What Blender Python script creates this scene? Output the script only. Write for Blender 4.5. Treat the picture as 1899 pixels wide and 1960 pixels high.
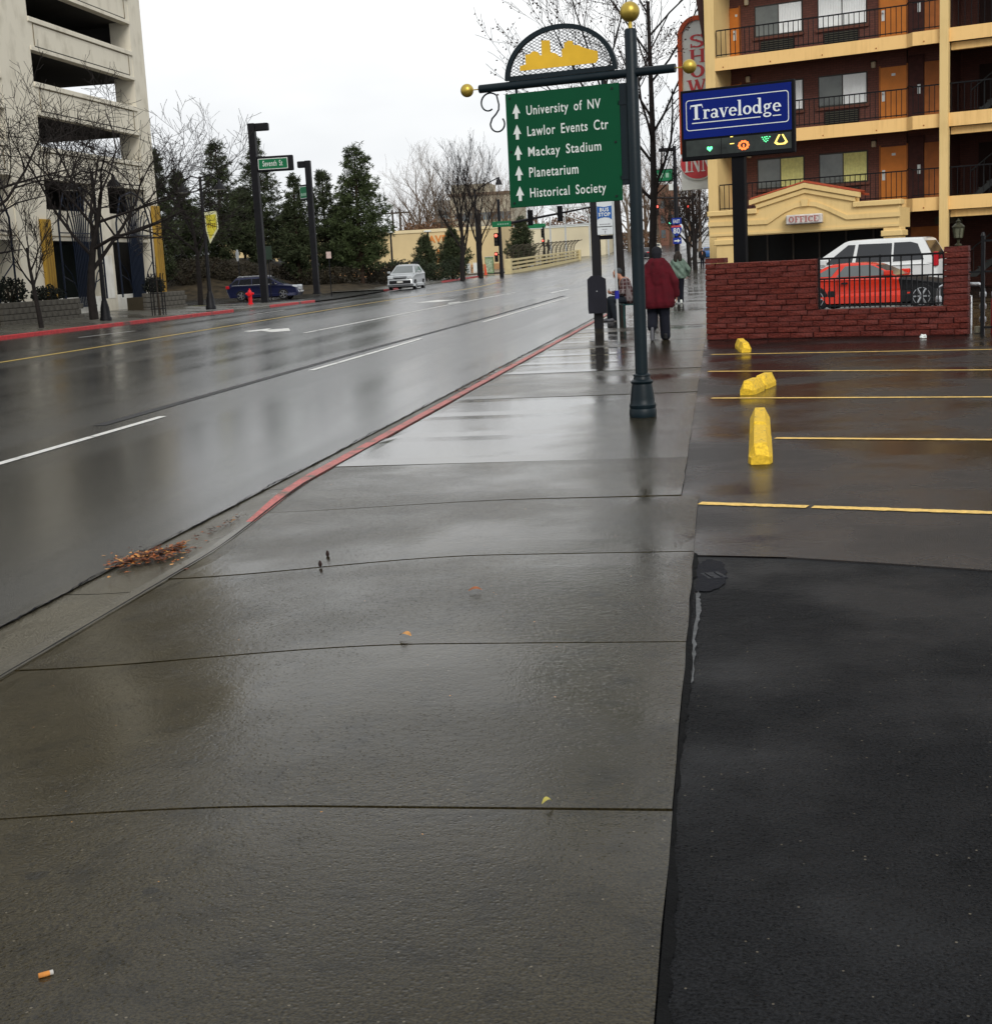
import bpy, bmesh, math, random
import numpy as np
from mathutils import Vector, Matrix
random.seed(7)
for o in list(bpy.data.objects): bpy.data.objects.remove(o)
SC = bpy.context.scene
COL = SC.collection
# ------------------------------------------------------------------ camera
F, CX, CY, CAMH = 2700., 949.5, 980., 1.55      # focal length and centre in picture units (1899 x 1960)
ROLL = math.radians(2.95)
HY = 485 + (1375 - CX) * math.tan(ROLL)
PITCH = math.atan((CY - HY) * math.cos(ROLL) / F)
_n = np.array([math.sin(ROLL) * math.cos(PITCH), math.cos(ROLL) * math.cos(PITCH), math.sin(PITCH)])
_u = -_n
_v = np.array([1375 - CX, 485 - CY, F]); _y = _v - _v.dot(_u) * _u; _y /= np.linalg.norm(_y)
_x = np.cross(_y, _u)
RW = np.array([_x, _y, _u]); CAM = np.array([0, 0, CAMH])
cd = bpy.data.cameras.new('camera'); cam = bpy.data.objects.new('camera', cd); COL.objects.link(cam)
cd.sensor_fit = 'HORIZONTAL'; cd.sensor_width = 36; cd.lens = 36 * F / 1899.; cd.clip_end = 3000; cd.clip_start = .05
m = Matrix.Identity(4)
for i in range(3):
    m[i][0] = RW[i][0]; m[i][1] = -RW[i][1]; m[i][2] = -RW[i][2]; m[i][3] = CAM[i]
cam.matrix_world = m
SC.camera = cam
# ------------------------------------------------------------------ overcast sky, soft sun
W = bpy.data.worlds.new('World'); SC.world = W; W.use_nodes = True
nt = W.node_tree; nd = nt.nodes; lk = nt.links
bg = nd['Background']; bg.inputs['Strength'].default_value = .115
sky = nd.new('ShaderNodeTexSky'); sky.sky_type = 'NISHITA'; sky.sun_disc = False
sky.sun_elevation = math.radians(34); sky.sun_rotation = math.radians(158)
hs = nd.new('ShaderNodeHueSaturation'); hs.inputs['Saturation'].default_value = .12; lk.new(sky.outputs[0], hs.inputs['Color'])
tc = nd.new('ShaderNodeTexCoord'); mp = nd.new('ShaderNodeMapping'); mp.inputs['Scale'].default_value = (1, 1, 2.6)
lk.new(tc.outputs['Generated'], mp.inputs[0])
nz = nd.new('ShaderNodeTexNoise'); nz.inputs['Scale'].default_value = 1.7; nz.inputs['Detail'].default_value = 5; nz.inputs['Roughness'].default_value = .5
lk.new(mp.outputs[0], nz.inputs['Vector'])
rp = nd.new('ShaderNodeValToRGB'); rp.color_ramp.elements[0].position = .36; rp.color_ramp.elements[1].position = .62
rp.color_ramp.elements[0].color = (4.9, 5.15, 5.5, 1); rp.color_ramp.elements[1].color = (7.8, 7.9, 7.9, 1)
lk.new(nz.outputs['Fac'], rp.inputs[0])
mx = nd.new('ShaderNodeMix'); mx.data_type = 'RGBA'; mx.inputs['Factor'].default_value = .9
lk.new(hs.outputs[0], mx.inputs['A']); lk.new(rp.outputs[0], mx.inputs['B']); lk.new(mx.outputs['Result'], bg.inputs['Color'])
sd = bpy.data.lights.new('sun', 'SUN'); sd.energy = 1.5; sd.angle = math.radians(28); sd.color = (1, .97, .92)
so = bpy.data.objects.new('sun', sd); COL.objects.link(so)
so.rotation_euler = (math.radians(56), 0, math.radians(22))
vs = SC.view_settings
SC.display_settings.display_device = 'sRGB'
vs.view_transform = 'Standard'; vs.look = 'None'; vs.gamma = 1; vs.exposure = 0.28; vs.use_curve_mapping = False
# ------------------------------------------------------------------ picture position -> place
def V(*a): return Vector(a)
def ray(a, b):
    d = RW @ np.array([a - CX, b - CY, F]); return d / np.linalg.norm(d)
def at_z(a, b, z=0.):
    d = ray(a, b); return Vector(CAM + d * ((z - CAMH) / d[2]))
def at_d(a, b, dist):          # dist metres straight ahead of the camera
    d = RW @ np.array([(a - CX) / F, (b - CY) / F, 1.]); return Vector(CAM + d * dist)
def at_y(a, b, Y):
    d = ray(a, b); return Vector(CAM + d * (Y / d[1]))
def smooth(x, a, b):
    t = min(1, max(0, (x - a) / (b - a))); return t * t * (3 - 2 * t)
def S(Y):                      # street profile: level here, climbing towards the north
    if Y < 85: return 0.
    if Y < 150: return .009 * (Y - 85) * smooth(Y, 85, 105)
    t = Y - 150; return .585 + .009 * t + .5 * .015 * min(t, 60) ** 2 / 60 + (.015 * (t - 60) if t > 60 else 0)
XN, XF = -3.25, -24.55         # near and far kerb lines
def road_z(X, Y):
    t = (X - XN) / (XF - XN); t = min(1.2, max(-.2, t))
    c = .06 + .20 * smooth(Y, 25, 75)
    return S(Y) - .13 + c * max(0, 4 * t * (1 - t))
def on_surf(a, b, zf):           # walk along the line of sight until it meets the surface
    d = ray(a, b); Y0 = 1.5; lo = None
    while Y0 < 620:
        p = CAM + d * (Y0 / d[1])
        if p[2] <= zf(p[0], p[1]): break
        lo = Y0; Y0 *= 1.02
    if lo is None: lo = 1.
    for _ in range(24):
        m_ = (lo + Y0) / 2; p = CAM + d * (m_ / d[1])
        if p[2] <= zf(p[0], p[1]): Y0 = m_
        else: lo = m_
    return Vector(CAM + d * (Y0 / d[1]))
def on_road(a, b): return on_surf(a, b, road_z)
def on_walk(a, b): return on_surf(a, b, lambda x, y: S(y))
def frame(P, vp):              # horizontal direction whose lines run to picture point vp; returns root, ex, ey, yaw
    d = Vector(ray(*vp)); d.z = 0; d.normalize(); ex = -d; ey = V(-ex.y, ex.x, 0)
    return ex, ey, math.atan2(ex.y, ex.x)
def on_plane(a, b, P, ex, ey, off=0.):      # picture point -> (x, z) on the upright plane through P, off metres behind it
    d = Vector(ray(a, b)); c = Vector(CAM); t = ((P + ey * off) - c).dot(ey) / d.dot(ey); w = c + d * t - P
    return w.dot(ex), w.z
# ------------------------------------------------------------------ materials
MATS = {}
def mat(name, col, rough=.6, var=.12, scale=5., bump=0., bsc=60., metal=0., emit=None, es=1., coat=0., spec=.22, dirt=0.):
    if name in MATS: return MATS[name]
    M = bpy.data.materials.new(name); M.use_nodes = True; t = M.node_tree; n = t.nodes; l = t.links
    b = n['Principled BSDF']; b.inputs['Roughness'].default_value = rough; b.inputs['Metallic'].default_value = metal
    b.inputs['Specular IOR Level'].default_value = spec; b.inputs['Coat Weight'].default_value = coat; b.inputs['Coat Roughness'].default_value = .06
    c = n.new('ShaderNodeTexCoord')
    if var > 0:
        z = n.new('ShaderNodeTexNoise'); z.inputs['Scale'].default_value = scale; z.inputs['Detail'].default_value = 6
        l.new(c.outputs['Object'], z.inputs['Vector'])
        r = n.new('ShaderNodeMapRange'); r.inputs[1].default_value = .3; r.inputs[2].default_value = .7; r.inputs[3].default_value = 1 - var; r.inputs[4].default_value = 1 + var
        l.new(z.outputs['Fac'], r.inputs[0])
        h = n.new('ShaderNodeHueSaturation'); h.inputs['Color'].default_value = (*col, 1); l.new(r.outputs[0], h.inputs['Value'])
        l.new(h.outputs[0], b.inputs['Base Color'])
        r2 = n.new('ShaderNodeMapRange'); r2.inputs[3].default_value = max(.02, rough - .1); r2.inputs[4].default_value = min(1, rough + .12)
        l.new(z.outputs['Fac'], r2.inputs[0]); l.new(r2.outputs[0], b.inputs['Roughness'])
    else: b.inputs['Base Color'].default_value = (*col, 1)
    if bump > 0:
        z2 = n.new('ShaderNodeTexNoise'); z2.inputs['Scale'].default_value = bsc; z2.inputs['Detail'].default_value = 4
        l.new(c.outputs['Object'], z2.inputs['Vector'])
        bp = n.new('ShaderNodeBump'); bp.inputs['Strength'].default_value = bump; bp.inputs['Distance'].default_value = .02
        l.new(z2.outputs['Fac'], bp.inputs['Height']); l.new(bp.outputs[0], b.inputs['Normal'])
    if emit: b.inputs['Emission Color'].default_value = (*emit, 1); b.inputs['Emission Strength'].default_value = es
    MATS[name] = M; return M
def wet(name, c1, c2, stain, r_dry, r_wet, wet_lo, wet_hi, grain=90., gb=.25, stretch=(1, 1, 1), big=.5, speck=.0, spec_wet=.5, xfade=None, cover=(.40, .60), ior=1.33, pit=55., gum=0.):
    """wet ground: two tones, stains with their own shapes, a water film whose thickness varies, fine aggregate relief"""
    M = bpy.data.materials.new(name); M.use_nodes = True; t = M.node_tree; n = t.nodes; l = t.links
    b = n['Principled BSDF']; b.inputs['IOR'].default_value = ior
    c = n.new('ShaderNodeTexCoord'); mp = n.new('ShaderNodeMapping'); mp.inputs['Scale'].default_value = stretch
    l.new(c.outputs['Object'], mp.inputs[0])
    def noise(s, d=6, v=None, ro=.55):
        z = n.new('ShaderNodeTexNoise'); z.inputs['Scale'].default_value = s; z.inputs['Detail'].default_value = d; z.inputs['Roughness'].default_value = ro
        l.new((v or mp).outputs[0] if v is None else c.outputs['Object'], z.inputs['Vector']); return z.outputs['Fac']
    def rng(f, a, b_, lo, hi):
        r = n.new('ShaderNodeMapRange'); r.inputs[1].default_value = a; r.inputs[2].default_value = b_; r.inputs[3].default_value = lo; r.inputs[4].default_value = hi
        l.new(f, r.inputs[0]); return r.outputs[0]
    def mix(f, A, B, blend='MIX'):
        x = n.new('ShaderNodeMix'); x.data_type = 'RGBA'; x.blend_type = blend
        if isinstance(f, float): x.inputs['Factor'].default_value = f
        else: l.new(f, x.inputs['Factor'])
        for s, q in (('A', A), ('B', B)):
            if isinstance(q, tuple): x.inputs[s].default_value = (*q, 1)
            else: l.new(q, x.inputs[s])
        return x.outputs['Result']
    big1 = noise(big, 5); fine = noise(grain, 3, 1); med = noise(6., 8)
    col = mix(rng(big1, .35, .65, 0, 1), c1, c2)
    col = mix(rng(med, .52, .72, 0, .75), col, stain)
    fr = n.new('ShaderNodeHueSaturation'); l.new(col, fr.inputs['Color']); l.new(rng(fine, .34, .66, .35, 1.8), fr.inputs['Value']); col = fr.outputs[0]
    if speck > 0:
        vo = n.new('ShaderNodeTexVoronoi'); vo.inputs['Scale'].default_value = 38; l.new(c.outputs['Object'], vo.inputs['Vector'])
        sep = n.new('ShaderNodeSeparateColor'); l.new(vo.outputs['Color'], sep.inputs[0])
        ma = n.new('ShaderNodeMath'); ma.operation = 'LESS_THAN'; l.new(vo.outputs['Distance'], ma.inputs[0]); ma.inputs[1].default_value = .13
        mb = n.new('ShaderNodeMath'); mb.operation = 'MULTIPLY'; l.new(ma.outputs[0], mb.inputs[0]); l.new(rng(sep.outputs[0], .86, .9, 0, speck), mb.inputs[1])
        col = mix(mb.outputs[0], col, (.42, .36, .26))
    if gum > 0:
        vg = n.new('ShaderNodeTexVoronoi'); vg.inputs['Scale'].default_value = 2.3; vg.inputs['Randomness'].default_value = 1
        wv = n.new('ShaderNodeVectorMath'); wv.operation = 'MULTIPLY_ADD'; nv = n.new('ShaderNodeTexNoise'); nv.inputs['Scale'].default_value = 22; l.new(c.outputs['Object'], nv.inputs['Vector'])
        l.new(nv.outputs['Color'], wv.inputs[0]); wv.inputs[1].default_value = (.03, .03, .03); l.new(c.outputs['Object'], wv.inputs[2]); l.new(wv.outputs[0], vg.inputs['Vector'])
        sg = n.new('ShaderNodeSeparateColor'); l.new(vg.outputs['Color'], sg.inputs[0])
        sz = n.new('ShaderNodeMath'); sz.operation = 'MULTIPLY'; l.new(sg.outputs[1], sz.inputs[0]); sz.inputs[1].default_value = .11
        ls = n.new('ShaderNodeMath'); ls.operation = 'LESS_THAN'; l.new(vg.outputs['Distance'], ls.inputs[0]); l.new(sz.outputs[0], ls.inputs[1])
        mg = n.new('ShaderNodeMath'); mg.operation = 'MULTIPLY'; l.new(ls.outputs[0], mg.inputs[0]); l.new(rng(sg.outputs[0], .55, .6, 0, gum), mg.inputs[1])
        col = mix(mg.outputs[0], col, (.008, .007, .005))
    l.new(col, b.inputs['Base Color'])
    film = rng(noise(wet_lo, 4), cover[0], cover[1], 0, 1)
    if xfade:
        sx = n.new('ShaderNodeSeparateXYZ'); l.new(c.outputs['Object'], sx.inputs[0])
        wob = n.new('ShaderNodeMath'); wob.operation = 'MULTIPLY_ADD'; l.new(noise(1.3, 4), wob.inputs[0]); wob.inputs[1].default_value = .9; l.new(sx.outputs[0], wob.inputs[2])
        mm = n.new('ShaderNodeMath'); mm.operation = 'MULTIPLY'; l.new(film, mm.inputs[0]); l.new(rng(wob.outputs[0], xfade[0], xfade[1], 1, 0), mm.inputs[1]); film = mm.outputs[0]
    ro = n.new('ShaderNodeMapRange'); ro.inputs[3].default_value = r_dry; ro.inputs[4].default_value = r_wet; l.new(film, ro.inputs[0])
    l.new(ro.outputs[0], b.inputs['Roughness'])
    sp = n.new('ShaderNodeMapRange'); sp.inputs[3].default_value = wet_hi; sp.inputs[4].default_value = spec_wet; l.new(film, sp.inputs[0]); l.new(sp.outputs[0], b.inputs['Specular IOR Level'])
    bp = n.new('ShaderNodeBump'); bp.inputs['Distance'].default_value = .012
    l.new(rng(film, 0, 1, gb, gb * .25), bp.inputs['Strength'])
    vp = n.new('ShaderNodeTexVoronoi'); vp.inputs['Scale'].default_value = pit; l.new(c.outputs['Object'], vp.inputs['Vector'])
    pits = rng(vp.outputs['Distance'], .10, .34, 0, 1)
    m1 = n.new('ShaderNodeMath'); m1.operation = 'MULTIPLY'; l.new(noise(grain * .22, 3, 1), m1.inputs[0]); l.new(pits, m1.inputs[1])
    ad = n.new('ShaderNodeMath'); ad.operation = 'MULTIPLY_ADD'; l.new(fine, ad.inputs[0]); ad.inputs[1].default_value = .55; l.new(m1.outputs[0], ad.inputs[2])
    l.new(ad.outputs[0], bp.inputs['Height']); l.new(bp.outputs[0], b.inputs['Normal'])
    MATS[name] = M; return M
def brick_mat(name, c1, c2, mortar, bw=.2, bh=.067):
    M = bpy.data.materials.new(name); M.use_nodes = True; t = M.node_tree; n = t.nodes; l = t.links; b = n['Principled BSDF']; b.inputs['Roughness'].default_value = .8
    c = n.new('ShaderNodeTexCoord'); sp = n.new('ShaderNodeSeparateXYZ'); l.new(c.outputs['Object'], sp.inputs[0])
    ad = n.new('ShaderNodeMath'); ad.operation = 'ADD'; l.new(sp.outputs[0], ad.inputs[0]); l.new(sp.outputs[1], ad.inputs[1])
    cb = n.new('ShaderNodeCombineXYZ'); l.new(ad.outputs[0], cb.inputs[0]); l.new(sp.outputs[2], cb.inputs[1])
    k = n.new('ShaderNodeTexBrick'); k.inputs['Scale'].default_value = 1; k.inputs['Brick Width'].default_value = bw; k.inputs['Row Height'].default_value = bh; k.inputs['Mortar Size'].default_value = .007
    k.inputs['Color1'].default_value = (*c1, 1); k.inputs['Color2'].default_value = (*c2, 1); k.inputs['Mortar'].default_value = (*mortar, 1)
    l.new(cb.outputs[0], k.inputs['Vector']); l.new(k.outputs['Color'], b.inputs['Base Color'])
    bp = n.new('ShaderNodeBump'); bp.inputs['Strength'].default_value = .5; bp.inputs['Distance'].default_value = .01; bp.invert = True
    l.new(k.outputs['Fac'], bp.inputs['Height']); l.new(bp.outputs[0], b.inputs['Normal'])
    MATS[name] = M; return M
def worn(name, paint_c, under, keep=.5, sc=6., rough=.5, fine_=40.):
    """paint rubbed through to what lies under it"""
    M = bpy.data.materials.new(name); M.use_nodes = True; t = M.node_tree; n = t.nodes; l = t.links; b = n['Principled BSDF']; b.inputs['Roughness'].default_value = rough; b.inputs['Specular IOR Level'].default_value = .3
    c = n.new('ShaderNodeTexCoord'); z = n.new('ShaderNodeTexNoise'); z.inputs['Scale'].default_value = sc; z.inputs['Detail'].default_value = 10; z.inputs['Roughness'].default_value = .7; l.new(c.outputs['Object'], z.inputs['Vector'])
    r = n.new('ShaderNodeMapRange'); r.inputs[1].default_value = keep - .05; r.inputs[2].default_value = keep + .05; l.new(z.outputs['Fac'], r.inputs[0])
    z2 = n.new('ShaderNodeTexNoise'); z2.inputs['Scale'].default_value = fine_; z2.inputs['Detail'].default_value = 4; l.new(c.outputs['Object'], z2.inputs['Vector'])
    r2 = n.new('ShaderNodeMapRange'); r2.inputs[1].default_value = .3; r2.inputs[2].default_value = .7; r2.inputs[3].default_value = .7; r2.inputs[4].default_value = 1.2; l.new(z2.outputs['Fac'], r2.inputs[0])
    x = n.new('ShaderNodeMix'); x.data_type = 'RGBA'; x.inputs['A'].default_value = (*paint_c, 1); x.inputs['B'].default_value = (*under, 1); l.new(r.outputs[0], x.inputs['Factor'])
    h = n.new('ShaderNodeHueSaturation'); l.new(x.outputs['Result'], h.inputs['Color']); l.new(r2.outputs[0], h.inputs['Value']); l.new(h.outputs[0], b.inputs['Base Color'])
    bp = n.new('ShaderNodeBump'); bp.inputs['Strength'].default_value = .4; bp.inputs['Distance'].default_value = .01; l.new(z2.outputs['Fac'], bp.inputs['Height']); l.new(bp.outputs[0], b.inputs['Normal'])
    MATS[name] = M; return M
def streaked(name, col, dirt_c, amt=.45, sx=9., rough=.75):
    """stucco or precast with rain streaks and grime running down it"""
    M = bpy.data.materials.new(name); M.use_nodes = True; t = M.node_tree; n = t.nodes; l = t.links; b = n['Principled BSDF']; b.inputs['Roughness'].default_value = rough; b.inputs['Specular IOR Level'].default_value = .2
    c = n.new('ShaderNodeTexCoord'); mp = n.new('ShaderNodeMapping'); mp.inputs['Scale'].default_value = (sx, sx, .5); l.new(c.outputs['Object'], mp.inputs[0])
    z = n.new('ShaderNodeTexNoise'); z.inputs['Scale'].default_value = 1; z.inputs['Detail'].default_value = 8; z.inputs['Roughness'].default_value = .6; l.new(mp.outputs[0], z.inputs['Vector'])
    z2 = n.new('ShaderNodeTexNoise'); z2.inputs['Scale'].default_value = 1.1; z2.inputs['Detail'].default_value = 7; l.new(c.outputs['Object'], z2.inputs['Vector'])
    mu = n.new('ShaderNodeMath'); mu.operation = 'MULTIPLY'; l.new(z.outputs['Fac'], mu.inputs[0]); l.new(z2.outputs['Fac'], mu.inputs[1])
    r = n.new('ShaderNodeMapRange'); r.inputs[1].default_value = .24; r.inputs[2].default_value = .46; r.inputs[3].default_value = 0; r.inputs[4].default_value = amt; l.new(mu.outputs[0], r.inputs[0])
    x = n.new('ShaderNodeMix'); x.data_type = 'RGBA'; x.inputs['A'].default_value = (*col, 1); x.inputs['B'].default_value = (*dirt_c, 1); l.new(r.outputs[0], x.inputs['Factor']); l.new(x.outputs['Result'], b.inputs['Base Color'])
    z3 = n.new('ShaderNodeTexNoise'); z3.inputs['Scale'].default_value = 50; l.new(c.outputs['Object'], z3.inputs['Vector']); bp = n.new('ShaderNodeBump'); bp.inputs['Strength'].default_value = .12; bp.inputs['Distance'].default_value = .02; l.new(z3.outputs['Fac'], bp.inputs['Height']); l.new(bp.outputs[0], b.inputs['Normal'])
    MATS[name] = M; return M
# ------------------------------------------------------------------ mesh building
class MB:
    def __init__(s): s.v = []; s.f = []
    def add(s, vs, fs):
        o = len(s.v); s.v += [tuple(p) for p in vs]; s.f += [tuple(i + o for i in f) for f in fs]; return s
    def box(s, x0, x1, y0, y1, z0, z1):
        return s.add([(x0, y0, z0), (x1, y0, z0), (x1, y1, z0), (x0, y1, z0), (x0, y0, z1), (x1, y0, z1), (x1, y1, z1), (x0, y1, z1)],
                     [(0, 3, 2, 1), (4, 5, 6, 7), (0, 1, 5, 4), (1, 2, 6, 5), (2, 3, 7, 6), (3, 0, 4, 7)])
    def bev(s, x0, x1, y0, y1, z0, z1, b=.01):          # box with chamfered long edges (all twelve)
        bm = bmesh.new(); r = bmesh.ops.create_cube(bm, size=1)
        for v in bm.verts: v.co = V(x0 if v.co.x < 0 else x1, y0 if v.co.y < 0 else y1, z0 if v.co.z < 0 else z1)
        bmesh.ops.bevel(bm, geom=list(bm.edges), offset=b, segments=1, affect='EDGES'); return s.bm(bm)
    def bm(s, bm):
        bm.verts.index_update(); s.add([v.co for v in bm.verts], [[v.index for v in f.verts] for f in bm.faces]); bm.free(); return s
    def tube(s, pts, rad, n=8, caps=True):
        pts = [Vector(p) for p in pts]; k = len(pts); rs = rad if isinstance(rad, (list, tuple)) else [rad] * k
        vs = []; up = None
        for i, p in enumerate(pts):
            d = (pts[min(i + 1, k - 1)] - pts[max(i - 1, 0)])
            if d.length < 1e-9: d = V(0, 0, 1)
            d.normalize()
            a = (V(1, 0, 0) if abs(d.x) < .8 else V(0, 1, 0)) if up is None else up
            a = (a - d * a.dot(d)); 
            if a.length < 1e-6: a = d.orthogonal()
            a.normalize(); up = a; b = d.cross(a)
            for j in range(n):
                t = 2 * math.pi * j / n; vs.append(p + (a * math.cos(t) + b * math.sin(t)) * rs[i])
        fs = [(i * n + j, i * n + (j + 1) % n, (i + 1) * n + (j + 1) % n, (i + 1) * n + j) for i in range(k - 1) for j in range(n)]
        if caps: fs += [tuple(range(n - 1, -1, -1)), tuple(range((k - 1) * n, k * n))]
        return s.add(vs, fs)
    def lathe(s, prof, n=16, c=(0, 0, 0), axis='z'):     # prof: (r, h)
        vs = []
        for r, h in prof:
            for j in range(n):
                t = 2 * math.pi * j / n; x, y = r * math.cos(t), r * math.sin(t)
                q = (x, y, h) if axis == 'z' else ((h, x, y) if axis == 'x' else (y, h, x))
                vs.append((q[0] + c[0], q[1] + c[1], q[2] + c[2]))
        k = len(prof)
        fs = [(i * n + j, i * n + (j + 1) % n, (i + 1) * n + (j + 1) % n, (i + 1) * n + j) for i in range(k - 1) for j in range(n)]
        fs += [tuple(range(n - 1, -1, -1)), tuple(range((k - 1) * n, k * n))]
        return s.add(vs, fs)
    def ball(s, c, r, n=16, sq=(1, 1, 1)):
        m_ = n // 2; vs = []; fs = []
        vs.append((c[0], c[1], c[2] - r * sq[2]))
        for i in range(1, m_):
            a = -math.pi / 2 + math.pi * i / m_
            for j in range(n):
                t = 2 * math.pi * j / n; vs.append((c[0] + r * sq[0] * math.cos(a) * math.cos(t), c[1] + r * sq[1] * math.cos(a) * math.sin(t), c[2] + r * sq[2] * math.sin(a)))
        vs.append((c[0], c[1], c[2] + r * sq[2])); L = len(vs) - 1
        for j in range(n): fs.append((0, 1 + (j + 1) % n, 1 + j)); fs.append((L, L - n + j, L - n + (j + 1) % n))
        for i in range(m_ - 2):
            for j in range(n): fs.append((1 + i * n + j, 1 + i * n + (j + 1) % n, 1 + (i + 1) * n + (j + 1) % n, 1 + (i + 1) * n + j))
        return s.add(vs, fs)
    def prism(s, poly, y0, y1):                          # poly in (x, z), extruded along y; concave is fine
        n = len(poly)
        a = sum(poly[i][0] * poly[(i + 1) % n][1] - poly[(i + 1) % n][0] * poly[i][1] for i in range(n))
        if a < 0: poly = poly[::-1]
        from mathutils.geometry import tessellate_polygon
        tr = tessellate_polygon([[V(p[0], p[1], 0) for p in poly]])
        vs = [(p[0], y0, p[1]) for p in poly] + [(p[0], y1, p[1]) for p in poly]
        fs = []
        for t in tr:
            A, B, C_ = [poly[i] for i in t]; cr = (B[0] - A[0]) * (C_[1] - A[1]) - (B[1] - A[1]) * (C_[0] - A[0])
            t = tuple(t) if cr > 0 else tuple(t)[::-1]
            fs.append(t); fs.append(tuple(i + n for i in t[::-1]))
        fs += [(i, i + n, (i + 1) % n + n, (i + 1) % n) for i in range(n)]
        return s.add(vs, fs)
    def xf(s, M_): s.v = [tuple(M_ @ Vector(p)) for p in s.v]; return s
    def mesh(s, name, mt=None, sm=False):
        me = bpy.data.meshes.new(name); me.from_pydata(s.v, [], s.f)
        if mt: me.materials.append(mt)
        if sm:
            me.polygons.foreach_set('use_smooth', [True] * len(me.polygons))
            try: me.set_sharp_from_angle(angle=math.radians(38))
            except Exception: pass
        me.update(); return me
    def obj(s, name, mt, parent=None, sm=False): return obj(name, s.mesh(name, mt, sm), parent)
def obj(name, me, parent=None, loc=None, rot=None):
    o = bpy.data.objects.new(name, me); COL.objects.link(o)
    if parent: o.parent = parent
    if loc is not None: o.location = loc
    if rot is not None: o.rotation_euler = rot
    return o
def tag(o, label=None, cat=None, group=None, kind=None):
    if label: o['label'] = label
    if cat: o['category'] = cat
    if group: o['group'] = group
    if kind: o['kind'] = kind
    return o
def thing(name, label, cat, loc=(0, 0, 0), rz=0., group=None):
    o = obj(name, None, None, loc, (0, 0, rz)); o.empty_display_size = .2; return tag(o, label, cat, group)
def struct(o): o['kind'] = 'structure'; return o
def dup(root, loc, rz=None, label=None, group=None, scale=None):
    r = root.copy(); COL.objects.link(r); r.location = loc
    if rz is not None: r.rotation_euler = (0, 0, rz)
    if scale: r.scale = (scale,) * 3 if not isinstance(scale, tuple) else scale
    if label: r['label'] = label
    if group: r['group'] = group
    for ch in [c for c in root.children]:
        c = ch.copy(); COL.objects.link(c); c.parent = r
        for g in ch.children:
            d = g.copy(); COL.objects.link(d); d.parent = c
    return r
def text_geo(txt, w=None, h=None, depth=.004, bold=0.):
    """lettering from the built-in font, lying in x-z, lower left at 0,0, scaled to w x h"""
    cu = bpy.data.curves.new('t', 'FONT'); cu.body = txt; cu.extrude = .02; cu.resolution_u = 3; cu.offset = bold; cu.space_word = 1.7; cu.space_character = 1.12
    o = bpy.data.objects.new('t', cu); COL.objects.link(o); bpy.context.view_layer.update()
    me = bpy.data.meshes.new_from_object(o.evaluated_get(bpy.context.evaluated_depsgraph_get()))
    vs = [tuple(v.co) for v in me.vertices]; fs = [tuple(p.vertices) for p in me.polygons]
    bpy.data.objects.remove(o); bpy.data.curves.remove(cu); bpy.data.meshes.remove(me)
    x0, x1 = min(v[0] for v in vs), max(v[0] for v in vs); y0, y1 = min(v[1] for v in vs), max(v[1] for v in vs)
    sx = w / (x1 - x0) if w else None; sy = h / (y1 - y0) if h else None
    sx = sx or sy; sy = sy or sx
    g = MB(); g.add([((v[0] - x0) * sx, -v[2] / .02 * depth / 2, (v[1] - y0) * sy) for v in vs], fs); return g
def letters(g, mt, parent):
    """one object per character"""
    par = list(range(len(g.v)))
    def find(a):
        while par[a] != a: par[a] = par[par[a]]; a = par[a]
        return a
    for f in g.f:
        r = find(f[0])
        for i in f[1:]: par[find(i)] = r
    comp = {}
    for i in range(len(g.v)): comp.setdefault(find(i), []).append(i)
    items = sorted(([min(g.v[i][0] for i in c), max(g.v[i][0] for i in c), c] for c in comp.values()), key=lambda q: q[0])
    out = []
    for a, b, c in items:
        if out and a < out[-1][1] - .25 * min(b - a, out[-1][1] - out[-1][0]): out[-1][1] = max(out[-1][1], b); out[-1][2] = out[-1][2] + c
        else: out.append([a, b, c])
    own = {}
    for k, (_, _, c) in enumerate(out):
        for i in c: own[i] = k
    for k in range(len(out)):
        idx = {i: j for j, i in enumerate(out[k][2])}; m_ = MB(); m_.v = [g.v[i] for i in out[k][2]]; m_.f = [tuple(idx[i] for i in f) for f in g.f if own[f[0]] == k]; m_.obj('letter', mt, parent)
def shift(g, x, y, z): g.v = [(a + x, b + y, c + z) for a, b, c in g.v]; return g
def strokes(items, w, h, depth=.004, sl=0.):
    """letters drawn as pen strokes: ('l', x0,y0,x1,y1,t[,t1]) or ('a', cx,cy,rx,ry,deg0,deg1,t0,t1) in a unit box"""
    g = MB(); k = 0
    for it in items:
        k += 1; y0 = -depth / 2 - (k % 7) * .0004; y1 = depth / 2
        if it[0] == 'l':
            _, a, b, c, d, t = it[:6]; t1 = it[6] if len(it) > 6 else t
            p, q = V(a * w, b * h), V(c * w, d * h); dv = (q - p).normalized(); nn = V(-dv.y, dv.x)
            poly = [p + nn * t * h / 2, p - nn * t * h / 2, q - nn * t1 * h / 2, q + nn * t1 * h / 2]
            g.prism([(v.x, v.y) for v in poly], y0, y1)
        else:
            _, cx, cy, rx, ry, a0, a1, t0, t1 = it; N = 14; o_, i_ = [], []
            for j in range(N + 1):
                a = math.radians(a0 + (a1 - a0) * j / N); f = abs(math.cos(a)); t = (t0 + (t1 - t0) * (1 - f)) * h / 2   # t0: stem weight at the sides, t1: at top and foot
                ca, sa = math.cos(a), math.sin(a)
                o_.append(((cx * w + ca * (rx * w + t)), cy * h + sa * (ry * h + t))); i_.append(((cx * w + ca * (rx * w - t)), cy * h + sa * (ry * h - t)))
            g.prism(o_ + i_[::-1], y0, y1)
    return g
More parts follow.
